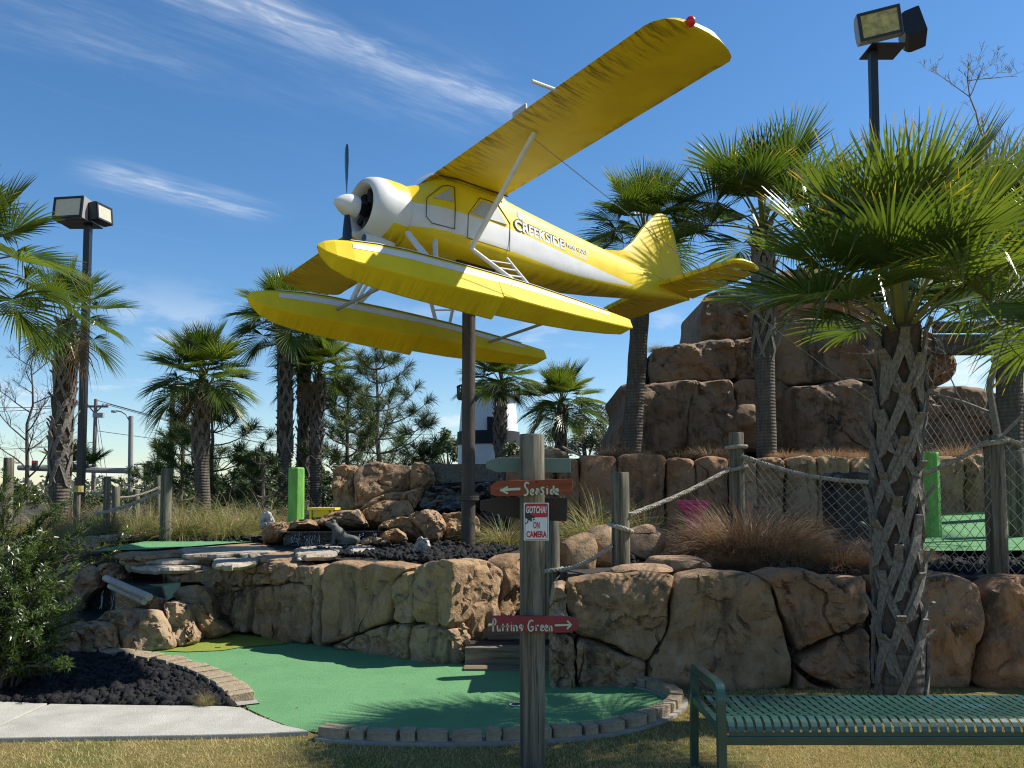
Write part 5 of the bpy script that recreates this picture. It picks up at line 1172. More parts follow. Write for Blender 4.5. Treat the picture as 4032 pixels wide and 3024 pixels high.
palm('tall bare trunked palm behind the seaplane tail', 1361, 950, 1392, 500, 16.4, .175, 1.40, 26, None, 10, zb=CZ - .03, emin=-18)
palm('tall bare trunked palm before the middle of the cliff', 1656, 980, 1648, 490, 15.4, .175, 2.0, 24, (715,), 11, zb=CZ - .03, emin=0)
palm('dark trunked palm behind the bare tree at the right edge', 2178, 1000, 2186, 570, 12.6, .17, 1.9, 22, (700,), 12, zb=TZ, emin=-10)
palm('palm outside the right edge with yellow tipped fronds reaching in', 2330, 1300, 2325, 690, 8.0, .17, 1.60, 16, (1100,), 13, zb=TZ, emin=-5)
palm('tiny low palm behind the left floodlight pole', 172, 1080, 172, 1030, 18.0, .10, .85, 9, None, 14, zb=TZ, emin=20)

# ------------------------------------------------------------------ other trees and shrubs
def pine(label, bx, by, tx, ty, Y, spread, seed, mat='needle', ntuft=60, nl=.30, group='pine trees', zb=None):
    rnd = random.Random(seed); base = at(bx, by, Y); top = at(tx, ty, Y)
    if zb is not None: base.z = zb
    t = thing('pine_tree', label, 'pine tree', base, group); H = top.z - base.z
    mb = MB(); mb.tube([base.lerp(top, i / 8) + Vector((rnd.uniform(-.03, .03), rnd.uniform(-.03, .03), 0)) for i in range(9)], [.085 * (1 - .85 * i / 8) * max(1, H / 4) for i in range(9)], 8)
    tufts = [(top, Vector((0, 0, 1)))]
    nw = max(4, int(H / .42))
    for wv in range(nw):
        u = .22 + .74 * wv / nw; c = base.lerp(top, u); nb = rnd.randint(3, 5); a0 = rnd.uniform(0, 6.3)
        for q in range(nb):
            a = a0 + 6.28 * q / nb + rnd.uniform(-.3, .3); L = spread * (1 - u) ** .7 * rnd.uniform(.75, 1.25) + .18; d = Vector((math.cos(a), math.sin(a), 0)); pts = []; rise = rnd.uniform(.15, .55)
            for j in range(6):
                s = j / 5; pts.append(c + d * L * s + Vector((0, 0, L * (rise * s * s + .12 * s) - .04 * math.sin(s * 3))))
            mb.tube(pts, [.022 * (1 - .7 * j / 5) for j in range(6)], 5)
            tufts.append((pts[-1], (pts[-1] - pts[-2]).normalized()))
            for z in range(rnd.randint(1, 3)):
                s = rnd.uniform(.45, .9); p = pts[0].lerp(pts[-1], s) ; j = int(s * 5); p = pts[j].lerp(pts[min(5, j + 1)], s * 5 - j); sd = Vector((rnd.uniform(-1, 1), rnd.uniform(-1, 1), rnd.uniform(.1, .8))).normalized(); e = p + sd * rnd.uniform(.12, .35)
                mb.tube([p, e], [.010, .007], 4); tufts.append((e, sd))
    mb.build('trunk', MAT['bark'], t, True)
    V = []; F = []
    for p, d in tufts:
        n = rnd.randint(ntuft, int(ntuft * 1.5))
        for i in range(n):
            v = Vector((rnd.gauss(0, 1), rnd.gauss(0, 1), rnd.gauss(0, 1))).normalized(); v = (v * .8 + d * .75).normalized(); L = nl * rnd.uniform(.6, 1.1); o = p - d * rnd.uniform(0, .22)
            w_ = v.orthogonal().normalized() * .0055; mid = o + v * L * .6; tip = o + v * L - Vector((0, 0, L * .12)); b = len(V); V += [o + w_ * .6, o - w_ * .6, mid - w_, mid + w_, tip]; F += [(b, b + 1, b + 2), (b, b + 2, b + 3), (b + 3, b + 2, b + 4)]
    me = np_mesh('foliage', [tuple(v) for v in V], F, None, base_of(t)); put_mesh('foliage', me, MAT[mat], t, False)
    return t
pine('feathery young pine under the float, taller of the pair', 822, 1010, 812, 752, 20, 1.55, 1, zb=1.0)
pine('feathery young pine left of the taller one under the float', 748, 1060, 752, 815, 21.5, 1.5, 2, zb=.8)
pine('sprawling pine behind the lone palm', 462, 1070, 455, 838, 20, 1.45, 3, zb=.8, nl=.34)
pine('thin pine between the small far lamp and the lone palm', 392, 1070, 396, 900, 23, 1.1, 4, zb=.8)
pine('small dark conifer below the traffic lights', 312, 1085, 313, 1005, 26, .8, 5, 'conifer', 60, .22, zb=.75)
pine('small dark conifer left of the palm cluster', 570, 1080, 567, 960, 19, .6, 6, 'conifer', 70, .18, zb=.75)
pine('little pine sprig right of the taller feathery pine', 912, 1020, 915, 960, 21, .5, 7, zb=1.2)

def leafy(label, x, y, Y, rx, rz, seed, mat, n=2600, ls=.16, name='tree', cat='tree', group='background trees', trunk=True, clumps=14, zb=.9):
    rnd = random.Random(seed); c = at(x, y, Y); base = Vector((c.x, c.y, zb)); t = thing(name, label, cat, base, group)
    if trunk:
        mb = MB(); mb.tube([base, base.lerp(c, .5) + Vector((.1, 0, 0)), c], [.10 * rx, .07 * rx, .02], 6)
        for q in range(5): a = rnd.uniform(0, 6.3); mb.tube([base.lerp(c, .55), c + Vector((math.cos(a) * rx * .6, math.sin(a) * rx * .6, rnd.uniform(-.1, .6) * rz))], [.05 * rx, .012], 5)
        mb.build('trunk', MAT['bark'], t, True)
    V = []; F = []; cl_ = []
    for k in range(clumps):
        v = Vector((rnd.gauss(0, 1), rnd.gauss(0, 1), rnd.gauss(0, 1))).normalized() * rnd.uniform(.35, .9); cl_.append((c + Vector((v.x * rx, v.y * rx, v.z * rz)), rnd.uniform(.22, .42) * min(rx, rz)))
    for i in range(n):
        p, r = cl_[rnd.randrange(clumps)]; v = Vector((rnd.gauss(0, 1), rnd.gauss(0, 1), rnd.gauss(0, 1))).normalized() * r * rnd.random() ** .4; o = p + v
        a = Vector((rnd.gauss(0, 1), rnd.gauss(0, 1), rnd.gauss(0, .7))).normalized(); w_ = a.orthogonal().normalized(); L = ls * rnd.uniform(.6, 1.2); b = len(V)
        V += [o - a * L / 2, o + w_ * L * .28, o + a * L / 2, o - w_ * L * .28]; F.append((b, b + 1, b + 2, b + 3))
    me = np_mesh('foliage', [tuple(v) for v in V], F, None, base); put_mesh('foliage', me, MAT[mat], t, False); return t
leafy('dark rounded tree left of the lighthouse', 966, 970, 34, .75, .75, 1, 'broad', 1500, .16, zb=1.2)
leafy('pale scrubby bush low left of the lighthouse', 945, 1005, 33, 1.4, .55, 2, 'broad_grey', 2200, .12, trunk=False)
leafy('feathery grey tree right of the round headed palm', 1262, 938, 33, 1.1, 1.0, 3, 'broad_grey', 2600, .13, clumps=22)
leafy('taller dark tree beside the cliff edge', 1303, 930, 32, .9, 1.25, 4, 'broad', 2000, .14, clumps=20)
leafy('low grey bush between lighthouse and sign post', 1150, 965, 30, 1.2, .7, 5, 'broad_grey', 2200, .12, trunk=False, clumps=20)
leafy('bushy dark shrub at the lighthouse foot', 1112, 985, 19.0, .35, .35, 6, 'broad', 900, .09, trunk=False, name='shrub', cat='shrub')
leafy('small yellow green shrub in front of the lighthouse', 1060, 1018, 17.0, .3, .22, 7, 'shrub', 900, .08, trunk=False, name='shrub', cat='shrub')
hedge = [(250, 1062, 40, 2.0, .55, 'broad', 'low green hedge tree between the rope posts at far left'), (30, 1050, 38, 1.8, .8, 'broad', 'dark hedge tree behind the left bare tree'), (370, 1058, 42, 2.2, .7, 'broad', 'hedge tree behind the small far lamp pole'), (520, 1040, 30, 1.3, 1.0, 'broad', 'dense dark tree behind the sprawling pine'),
         (575, 1010, 28, 1.0, 1.0, 'broad', 'dense dark tree left of the palm cluster'), (700, 1030, 28, 1.2, .9, 'broad', 'dense dark tree behind the palm cluster'), (760, 1035, 30, 1.5, .8, 'broad', 'dark tree mass under the two feathery pines'), (860, 1020, 36, 1.8, .5, 'broad_grey', 'pale scrub right of the feathery pines'), (120, 1058, 44, 2.2, .6, 'broad_grey', 'pale scrub behind the left palm trunk'), (440, 1050, 34, 1.5, .7, 'broad', 'green scrub behind the lone palm trunk'), (620, 1035, 33, 1.5, .8, 'broad_grey', 'greyish scrub seen between the cluster trunks')]
for i, (x, y, Y, rx, rz, mt, lb) in enumerate(hedge): leafy(lb, x, y + 18, Y, rx * 1.25, rz, 20 + i, mt, 3400, .15, trunk=False, clumps=34)
rr = random.Random(77)
wood_V = []; wood_F = []
for i in range(26000):      # the far-off wood along the horizon
    X = rr.uniform(-110, 130); Yd = rr.uniform(85, 100); top = 2.3 + .7 * math.sin(X * .11) + .5 * math.sin(X * .37 + 1) + rr.gauss(0, .35); z = rr.uniform(-.3, max(.6, top)); o = Vector((X, Yd, z)); a = Vector((rr.gauss(0, 1), rr.gauss(0, 1), rr.gauss(0, 1))).normalized(); w_ = a.orthogonal().normalized(); b = len(wood_V)
    wood_V += [tuple(o - a * .28), tuple(o + w_ * .18), tuple(o + a * .28), tuple(o - w_ * .18)]; wood_F.append((b, b + 1, b + 2, b + 3))
tag(put_mesh('distant_wood', np_mesh('distant_wood', wood_V, wood_F), MAT['broad_grey'], None, False), 'far hazy line of woodland on the horizon', 'woodland', kind='stuff')

def bare_tree(label, base, H, seed, mat, spread=.55, depth=5, r0=.06, lean=(0, 0, 0), bottom=.3, nb=9, group='leafless trees'):
    rnd = random.Random(seed); t = thing('bare_tree', label, 'tree', base, group); trunk = MB(); br = MB()
    top = Vector(base) + Vector(lean) + Vector((0, 0, H)); axis = [Vector(base).lerp(top, i / 8) + Vector((rnd.uniform(-1, 1), rnd.uniform(-1, 1), 0)) * .02 * H for i in range(9)]; axis[0] = Vector(base)
    trunk.tube(axis, [r0 * (1 - .88 * i / 8) for i in range(9)], 8)
    def grow(p, d, L, r, lv):
        pts = [p]; q = p.copy(); dd = d.copy()
        for i in range(5):
            dd = (dd + Vector((rnd.uniform(-1, 1), rnd.uniform(-1, 1), rnd.uniform(-.5, .8))) * .22).normalized(); q = q + dd * L / 5; pts.append(q.copy())
        br.tube(pts, [max(.0022, r * (1 - .6 * i / 5)) for i in range(6)], 5 if lv > 2 else 3, cap=False)
        if lv <= 0: return
        for i in range(rnd.randint(3, 5)):
            k = rnd.randint(1, 5); nd = (dd * .7 + Vector((rnd.uniform(-1, 1), rnd.uniform(-1, 1), rnd.uniform(-.3, .9)))).normalized(); grow(pts[k], nd, L * rnd.uniform(.38, .62), r * .5, lv - 1)
    for i in range(nb):
        u = bottom + (1 - bottom) * i / nb; a = i * 2.4 + rnd.uniform(-.4, .4); d = Vector((math.cos(a), math.sin(a), rnd.uniform(.35, .9))).normalized(); k = u * 8; j = int(k)
        grow(axis[j].lerp(axis[min(8, j + 1)], k - j), d, H * spread * (1 - .65 * u) * rnd.uniform(.8, 1.2), r0 * .42 * (1 - .5 * u), depth - 2)
    trunk.build('trunk', MAT[mat], t, True); br.build('branches', MAT[mat], t, True, recalc=False); return t
bare_tree('leafless grey tree at far left behind the palm', at(58, 1085, 21), 3.9, 3, 'twig_dark', .42, 5, .06, bottom=.15, nb=14)
bt = at(2165, 1130, 10.2); bt.z = TZ
bare_tree('leafless lichen covered tree at the right edge', bt, 5.4, 5, 'twig', .46, 6, .06, (-.02, 0, 0), .26, 13)

# podocarpus shrub, lower left
def needle_shrub(label, seed):
    rnd = random.Random(seed); base = gnd(40, 1500, .02); base = Vector((-4.38, 6.9, 0)); t = thing('leafy_shrub', label, 'shrub', base); st_ = MB(); V = []; F = []
    def shoot(p, d, L, dens):
        q = p.copy(); dd = d.copy(); pts = [q.copy()]
        for i in range(6):
            dd = (dd + Vector((rnd.uniform(-1, 1), rnd.uniform(-1, 1), rnd.uniform(-.4, .7))) * .16).normalized(); q = q + dd * L / 6; pts.append(q.copy())
        st_.tube(pts, [.006 * (1 - .6 * i / 6) for i in range(7)], 4, cap=False)
        n = int(L * dens)
        for i in range(n):
            s = rnd.uniform(.12, 1.0) ** .8; k = s * 6; j = min(5, int(k)); o = pts[j].lerp(pts[j + 1], k - j); ax = (pts[j + 1] - pts[j]).normalized()
            v = (Vector((rnd.gauss(0, 1), rnd.gauss(0, 1), rnd.gauss(0, 1))).normalized() + ax * .55 + Vector((0, 0, .25))).normalized(); Ln = rnd.uniform(.04, .072); w_ = v.cross(ax); w_ = w_.normalized() * .0048 if w_.length > .01 else v.orthogonal().normalized() * .0048
            b = len(V); mid = o + v * Ln * .55; tip = o + v * Ln - Vector((0, 0, Ln * .14)); V.extend([o, mid + w_, tip, mid - w_]); F.append((b, b + 1, b + 2, b + 3))
    stems = []
    for i in range(60):
        a = rnd.uniform(0, 6.28); rad = rnd.random() ** .5; q = base + Vector((math.cos(a) * rad * .35, math.sin(a) * rad * .3, .02)); H = rnd.uniform(.7, 1.6) * (1.05 - .35 * rad); end = base + Vector((math.cos(a) * rad * .56, math.sin(a) * rad * .55, H)); stems.append((q, end))
    for q, e in stems:
        st_.tube([q, q.lerp(e, .5) + Vector((0, 0, .06)), e], [.012, .009, .006], 5, cap=False)
        for k in range(15):
            s = rnd.uniform(.12, 1.0); p = q.lerp(e, s); o = (p - Vector((base.x, base.y, p.z))); o = o.normalized() if o.length > .02 else Vector((0, -1, 0)); d = (o * .8 + Vector((rnd.uniform(-1, 1), rnd.uniform(-1, 1), rnd.uniform(-.1, 1.2)))).normalized(); shoot(p, d, rnd.uniform(.16, .34), 210)
    for tx, ty, Y in [(262, 1168, 6.6), (180, 1150, 6.5), (150, 1195, 6.4), (120, 1270, 6.2), (210, 1215, 6.5), (130, 1120, 6.6), (60, 1075, 6.6), (15, 1060, 6.5), (135, 1330, 6.2), (100, 1400, 6.1), (145, 1440, 6.0), (95, 1120, 6.5)]:
        e = at(tx, ty, Y * 1.1); p0 = base + Vector((rnd.uniform(-.2, .3), rnd.uniform(-.2, .2), max(.1, (e.z) * .55))); st_.tube([p0, p0.lerp(e, .5) + Vector((0, 0, .05)), e], [.010, .008, .005], 5, cap=False)
        for k in range(12):
            s = .35 + .65 * k / 11; shoot(p0.lerp(e, s) + Vector((0, 0, .05 * math.sin(math.pi * s))), ((e - p0).normalized() * .9 + Vector((rnd.uniform(-1, 1), rnd.uniform(-1, 1), rnd.uniform(-.6, .8))) * .55).normalized(), rnd.uniform(.10, .2), 230)
    st_.build('stems', MAT['twig_dark'], t, True, recalc=False)
    put_mesh('foliage', np_mesh('foliage', [tuple(v) for v in V], F, None, base), MAT['shrub'], t, False)
needle_shrub('dense narrow leaved green shrub filling the lower left edge', 4)

# ornamental grass
def clump_mesh(name, n, h, spread, curl, mats, seed, wd=.0035, seg=5, root=.16):
    rnd = random.Random(seed); V = []; F = []; MI = []
    for i in range(n):
        a = rnd.uniform(0, 6.283); rad = root * rnd.random() ** .5; p = Vector((math.cos(a) * rad, math.sin(a) * rad, 0)); out = Vector((math.cos(a + rnd.uniform(-.5, .5)), math.sin(a + rnd.uniform(-.5, .5)), 0)); L = h * rnd.uniform(.55, 1.15) * (1 - .45 * (rad / root) ** 2 if root > .2 else 1); tilt = rnd.random() ** .7 * spread; c = curl * rnd.uniform(.4, 1.6)
        el = math.pi / 2 - tilt; sd = Vector((-out.y, out.x, 0)); b = len(V); tw = rnd.uniform(-.6, .6); wv = (sd * math.cos(tw) + Vector((0, 0, 1)) * math.sin(tw)) * wd * rnd.uniform(.6, 1.2); mi = rnd.choices(range(len(mats)), [m[1] for m in mats])[0]
        wob = rnd.uniform(-.35, .35)
        for j in range(seg + 1):
            t = j / seg; w_ = wv * max(0.0, 1 - t) ** .6; V += [p + w_, p - w_]; el -= c / seg * (1 + t); p = p + (out * math.cos(el) + sd * wob * t + Vector((0, 0, math.sin(el)))) * L / seg
            if p.z < .01: p.z = .01
        for j in range(seg): F.append((b + 2 * j, b + 2 * j + 1, b + 2 * j + 3, b + 2 * j + 2)); MI.append(mi)
    me = np_mesh(name, [tuple(v) for v in V], F, [MAT[m[0]] for m in mats], None, MI); return me
CG = [clump_mesh('grass_clump', 1100, .8, 1.15, 1.2, [('grass_green', 5), ('grass_straw', 2), ('grass_brown', 1)], 1 + q, .0042) for q in range(3)]
CS = [clump_mesh('grass_clump', 1000, .8, 1.2, 1.3, [('grass_green', 3), ('grass_straw', 4), ('grass_rust', 1)], 5 + q, .0042) for q in range(2)]
CB = [clump_mesh('grass_clump', 9000, .54, 1.15, .8, [('grass_rust', 5), ('grass_brown', 6), ('grass_straw', 1.5), ('grass_green', .3)], 8 + q, .0026, 6, .34) for q in range(2)]
CT = [clump_mesh('grass_clump', 3000, .26, 1.2, .8, [('grass_rust', 3), ('grass_brown', 6), ('grass_straw', 1.2)], 11 + q, .0022, 5, .24) for q in range(2)]
def clump(label, me, loc, s, group, sz=1.0, rz=0):
    o = bpy.data.objects.new('grass_clump', me); COL.objects.link(o); o.location = loc; o.scale = (s, s, s * sz); o.rotation_euler.z = rz; return tag(o, label, 'grass clump', group)
gb = 'rusty grass clumps on the terrace'
clump('biggest rusty brown grass mound right of the tall rope post', CB[0], conv(2.18, 7.6), 1.62, gb); clump('left shoulder of the biggest grass mound, straw brown tuft', CB[1], conv(1.92, 7.25), .6, gb, .85, 1.2)
clump('right rusty shoulder of the biggest grass mound', CB[1], conv(2.46, 7.35), 1.0, gb, .9, 2.2); clump('low brown grass tuft left of the near palm trunk', CB[0], conv(2.80, 7.15), .75, gb, .9, .7); clump('brown grass tuft right of the near palm trunk', CB[1], conv(3.35, 7.5), .85, gb, .9, 3)
gt = 'small brown grass tufts in front of the cliff'
for i, (x, Yd, s, lb) in enumerate([(1345, 12.6, 1.5, 'brown grass tuft at the foot of the leaning palm trunk'), (1320, 12.2, .9, 'low brown tuft left of the leaning palm foot'), (1468, 12.3, 1.05, 'brown tuft below the left half of the cliff'), (1535, 12.5, 1.35, 'larger brown tuft left of the top of the rope post'), (1700, 12.3, 1.0, 'brown tuft just right of the bare palm trunk'), (1750, 12.5, .8, 'thin brown tuft between two others under the cliff'), (1800, 12.4, 1.15, 'brown tuft left of the near palm under the cliff'), (1862, 12.6, 1.1, 'brown tuft touching the near palm trunk'), (2070, 12.6, 1.5, 'golden brown tuft right of the near palm under the net'), (2130, 12.9, 1.1, 'dark brown tuft near the right net post')]):
    p = at(x, 980, Yd * 1.22); p.z = CZ; clump(lb, CT[i % 2], p, s * 1.2, gt, 1, i * 1.1)
p = at(1410, 755, 15.3); 
clump('tiny green tuft growing on the cliff shoulder', CG[2], at(1420, 760, 18.8), .40, 'wispy green grass clumps')
gw = 'wispy green grass clumps'
for i, (x, Yd, s, m_, lb) in enumerate([(1300, 9.4, 1.15, CG[0], 'wispy green grass left of the grey rope post'), (1255, 9.9, 1.0, CS[0], 'straw tinted grass just right of the dark brown board'), (1395, 9.7, 1.0, CG[1], 'wispy green grass right of the grey rope post'), (1090, 9.6, .8, CG[2], 'dark grass behind the dark brown board'),
    (110, 9.6, .95, CS[1], 'straw coloured grass clump behind the shrub'), (40, 9.3, .9, CG[0], 'green grass clump at the far left edge'), (175, 10.6, 1.0, CS[0], 'grass clump at the foot of the left floodlight pole'), (235, 11.2, 1.0, CG[1], 'grass clump behind the thin rope posts'), (300, 10.9, .9, CG[2], 'grass clump left of the tall rope post at left'), (330, 11.8, 1.1, CG[0], 'grass clump behind the tall rope post at left'), (395, 10.8, .95, CG[1], 'grass clump right of the tall rope post at left'), (445, 11.5, 1.1, CS[1], 'grass clump at the lone palm foot'), (490, 10.9, .9, CG[2], 'low grass clump right of the lone palm foot'), (535, 11.8, 1.0, CG[0], 'grass clump left of the white rock'), (585, 12.4, 1.1, CS[0], 'grass clump behind the white rock'), (670, 12.0, 1.0, CS[1], 'straw grass clump right of the lime green post'), (710, 12.8, 1.0, CG[1], 'grass clump behind the yellow table'), (150, 12.5, 1.2, CG[2], 'tall grass clump behind the left palm foot'), (270, 13.2, 1.2, CS[1], 'tall straw grass clump far behind the rope posts'), (400, 13.5, 1.2, CG[0], 'tall grass clump left of the lone palm trunk'), (500, 13.5, 1.2, CG[1], 'tall grass clump right of the lone palm trunk')]):
    p = at(x, 1100, Yd * 1.2); p.z = TZ; clump(lb, m_, p, s * 1.15, gw, .95, i * 1.7)
for i, (x, y, z, lb) in enumerate([(1036, 1192, TZ + .03, 'tiny yellow weed in the lava stones right of the pole'), (512, 1203, .905, 'tiny yellow weed on the white ledge stone'), (438, 1513, .04, 'tiny dry weed in the front lava bed'), (445, 1520, .04, 'tiny straw sprig at the edge of the front lava bed')]):
    o = clump(lb, CS[i % 2], gnd(x, y, z), .13, 'tiny weeds'); o['category'] = 'weed'

rl_ = random.Random(31); LV = []; LF = []
for i in range(150):
    if i < 60: p = GREEN[rl_.randrange(len(GREEN))].lerp(GREEN[rl_.randrange(len(GREEN))], rl_.random() ** 2 * .5); z = .016
    else: p = Vector((rl_.uniform(-3.4, 3.4), rl_.uniform(4.9, 5.7), 0)); z = .02
    a = rl_.uniform(0, 6.3); L = rl_.uniform(.008, .022); d = Vector((math.cos(a), math.sin(a), 0)) * L; w_ = Vector((-d.y, d.x, 0)) * rl_.uniform(.2, .45); b = len(LV); c = Vector((p.x, p.y, z))
    LV += [tuple(c - d), tuple(c + w_ + Vector((0, 0, .006))), tuple(c + d + Vector((0, 0, .004))), tuple(c - w_)]; LF.append((b, b + 1, b + 2, b + 3))
tag(put_mesh('leaf_litter', np_mesh('leaf_litter', LV, LF), MAT['palm_dead'], None, False), 'small dry leaf scraps on turf and lawn', 'leaf litter', kind='stuff')
# lawn blades near the camera
nr = np.random.default_rng(5); NB = 95000
X = nr.uniform(-3.7, 3.6, NB); Yb = 4.5 + 2.6 * nr.random(NB) ** 1.35
bl = [(x, y) for x, y in zip(X, Yb)]
POLY_EX = [GREEN, [Vector((p.x, p.y, 0)) for p in W2([(-460, 1618), (-54, 1605), (200, 1601), (400, 1598), (560, 1594), (668, 1589), (610, 1575), (485, 1534), (0, 1524), (-460, 1510)])], bedL]
def inside_np(P, x, y):
    c = np.zeros(len(x), bool); n = len(P); j = n - 1
    for i in range(n):
        yi, yj, xi, xj = P[i].y, P[j].y, P[i].x, P[j].x
        if yi != yj: c ^= ((yi > y) != (yj > y)) & (x < (xj - xi) * (y - yi) / (yj - yi) + xi)
        j = i
    return c
keep = np.ones(NB, bool)
for Pq in POLY_EX: keep &= ~inside_np(Pq, X, Yb)
fl_ = np.array([[p.x, p.y] for p in resample(front_line, .03)])
dd = np.min((X[:, None] - fl_[None, ::2, 0]) ** 2 + (Yb[:, None] - fl_[None, ::2, 1]) ** 2, 1); keep &= dd > .095 ** 2
keep &= ~((Yb > 7.0))
X, Yb = X[keep], Yb[keep]; n = len(X); a = nr.uniform(0, 6.283, n); h = nr.uniform(.010, .030, n); ln = nr.uniform(.2, 1.3, n); wd = nr.uniform(.0012, .0028, n); az = nr.uniform(0, 6.283, n)
Vb = np.zeros((n, 3, 3), np.float32); Vb[:, 0] = np.stack([X + np.cos(a) * wd, Yb + np.sin(a) * wd, np.zeros(n)], 1); Vb[:, 1] = np.stack([X - np.cos(a) * wd, Yb - np.sin(a) * wd, np.zeros(n)], 1)
Vb[:, 2] = np.stack([X + np.cos(az) * h * ln, Yb + np.sin(az) * h * ln, h], 1)
gr = np.sin(X * 1.3 + 2) + np.sin(Yb * 2.1 + X * .7) + nr.normal(0, .8, n); mi = np.where(gr > 1.3, 2, np.where(gr > .1, 1, 0)); mi = np.where((X > 2.4) & (Yb < 5.6) & (nr.random(n) < .6), 2, mi)
tag(put_mesh('lawn_blades', np_mesh('lawn_blades', Vb.reshape(-1, 3), np.arange(n * 3).reshape(-1, 3), [MAT['blade_straw'], MAT['blade_olive'], MAT['blade_green']], None, mi), None, None, False), 'short straw and green lawn blades near the bench', 'grass', kind='stuff')
# ------------------------------------------------------------------ posts, ropes, nets
def timber_post(label, x, ytop, ybase, Y, r, zb=None, group='rope fence posts', seed=0, lean=(0, 0)):
    a = at(x, ybase, Y); z0 = zb if zb is not None else a.z; z1 = at(x, ytop, Y).z
    t = thing('rope_post', label, 'post', (a.x, Y, z0), group); round_post(t, a.x, Y, z0 - .06, z1, r, MAT['post'], seed, 'timber', lean); return Vector((a.x, Y, z1))
P1 = timber_post('grey weathered rope post standing on the wall right of the sign post', 1341, 1022, 1222, 7.72, .084, TZ - .02, seed=2)
P2 = timber_post('rope post behind the big grass mound', 1594, 936, 1180, 9.1, .084, TZ, seed=3)
P3 = timber_post('rope post with netting at the right edge', 2156, 942, 1240, 7.45, .088, TZ, seed=4)
P0 = timber_post('dark rope post half hidden behind the sign post', 1193, 1105, 1345, 8.2, .078, .34, seed=5)
P4 = timber_post('dark green stained post behind the right edge net', 2200, 975, 1165, 10.6, .11, TZ, seed=6)
Q1 = timber_post('tall grey rope post beside the upper left green', 357, 1013, 1153, 12.5, .083, TZ, seed=7)
Q2 = timber_post('thin rope post left of the tall one', 229, 1031, 1150, 12.9, .053, TZ, seed=8)
Q3 = timber_post('short rope post right of the thin one', 249, 1052, 1140, 14.2, .066, TZ, seed=9)
Q4 = timber_post('dark short rope post between thin and tall ones', 293, 1058, 1140, 15.0, .062, TZ, seed=10)
Q5 = timber_post('stubby post behind the tall left rope post', 340, 1030, 1120, 16.0, .073, TZ, seed=11)
Q0 = timber_post('rope post above the shrub at the left edge', 14, 990, 1150, 11.2, .066, TZ, seed=12)
def rope(label, pts, r=.017, group='ropes of the fence', tight=False, turns=34):
    P = resample(pts, .012); mb = MB(); n = len(P); tw = 0.0
    for s in range(3):
        path = []
        for i, p in enumerate(P):
            d = (P[min(i + 1, n - 1)] - P[max(0, i - 1)]).normalized(); u = d.cross(Vector((0, 0, 1))); u = u.normalized() if u.length > .05 else d.orthogonal().normalized(); v = d.cross(u)
            a = i * .012 * turns * 1.7 + 2.094 * s; path.append(p + (u * math.cos(a) + v * math.sin(a)) * r * .55)
        mb.tube(path, r * .62, 5)
    return tag(mb.build('rope', MAT['rope'], None, True, recalc=False), label, 'rope', group)
def sag(a, b, s, n=24): return [Vector(a).lerp(Vector(b), i / n) - Vector((0, 0, s * math.sin(math.pi * i / n))) for i in range(n + 1)]
def loop(c, r, z, tilt=.15, n=26, turns=1.0): return [Vector((c.x + math.cos(2 * math.pi * turns * i / n) * r, c.y + math.sin(2 * math.pi * turns * i / n) * r, z + tilt * r * math.cos(2 * math.pi * turns * i / n))) for i in range(n + 1)]
rope('twisted rope from the half hidden post up to the grey post', sag(at(1210, 1232, 8.12), at(1322, 1178, 7.66), .04), .02)
rope('twisted rope knotted round the half hidden post', loop(P0, .098, at(1200, 1232, 8.12).z, .1, 40, 2.0), .02); rope('twisted rope from the grey post up to the post behind the grass', sag(at(1360, 1112, 7.68), at(1578, 1012, 9.05), .03), .02)
rope('rope looped once round the middle of the grey post', loop(P1, .103, at(1340, 1140, 7.72).z, -.35, 30, 1.0), .02); rope('rope looped round the top of the post behind the grass', loop(P2, .103, at(1594, 966, 9.1).z, .05, 40, 2.0), .02); rope('lower rope loop on the post behind the grass', loop(P2, .103, at(1594, 1012, 9.1).z, .25), .02)
PR = at(1905, 1043, 8.1); rope('long sagging rope from the post behind the grass to the near palm', sag(at(1604, 985, 9.05), PR, .07), .02); rope('dark rope rising from the near palm to the right net post', sag(PR, at(2140, 950, 7.4), .07), .02); rope('rope wrapped round the top of the right net post', loop(P3, .11, at(2156, 955, 7.45).z, .2, 40, 2.0), .02); rope('rope leaving the right net post at the picture edge', sag(at(2165, 945, 7.4), at(2330, 985, 7.2), .03), .02)
rope('sagging rope left of the tall left post', sag(at(205, 1112, 12.4), at(350, 1060, 12.45), .035), .025); rope('thin far rope between the short left posts', sag(at(200, 1068, 13.4), at(229, 1060, 13.0), .01), .018); rope('far rope between the dark short post and the thin one', sag(at(240, 1075, 14.2), at(345, 1052, 14.8), .06), .018)
rope('short rope end above the shrub at left', sag(at(-20, 1100, 11.1), at(24, 1072, 11.1), .02), .026); rope('dark hose like rope from the round headed palm toward the tufts', sag(at(1215, 965, 16.6), at(1340, 990, 15.6), .12), .022)
def net(label, tops, bots, nx, nz, r=.0032):
    """diamond cord net between a top line and a bottom line"""
    mb = MB(); a = resample(tops, .01); b = resample(bots, .01)
    def g(u, v):
        p = a[min(len(a) - 1, int(u * (len(a) - 1)))]; q = b[min(len(b) - 1, int(u * (len(b) - 1)))]; w_ = p.lerp(q, v); return w_ + Vector((0, .02 * math.sin(u * 9 + v * 5), 0))
    for i in range(-nz, nx):
        for sgn in (1, -1):
            path = []
            for k in range(nz + 1):
                u = (i + k) / nx if sgn > 0 else (i + nz - k) / nx
                if 0 <= u <= 1: path.append(g(u, k / nz))
            if len(path) > 1: mb.tube(path, r, 4, cap=False)
    return tag(mb.build('cord_net', MAT['net'], None, True, recalc=False), label, 'net', 'cord nets under the ropes')
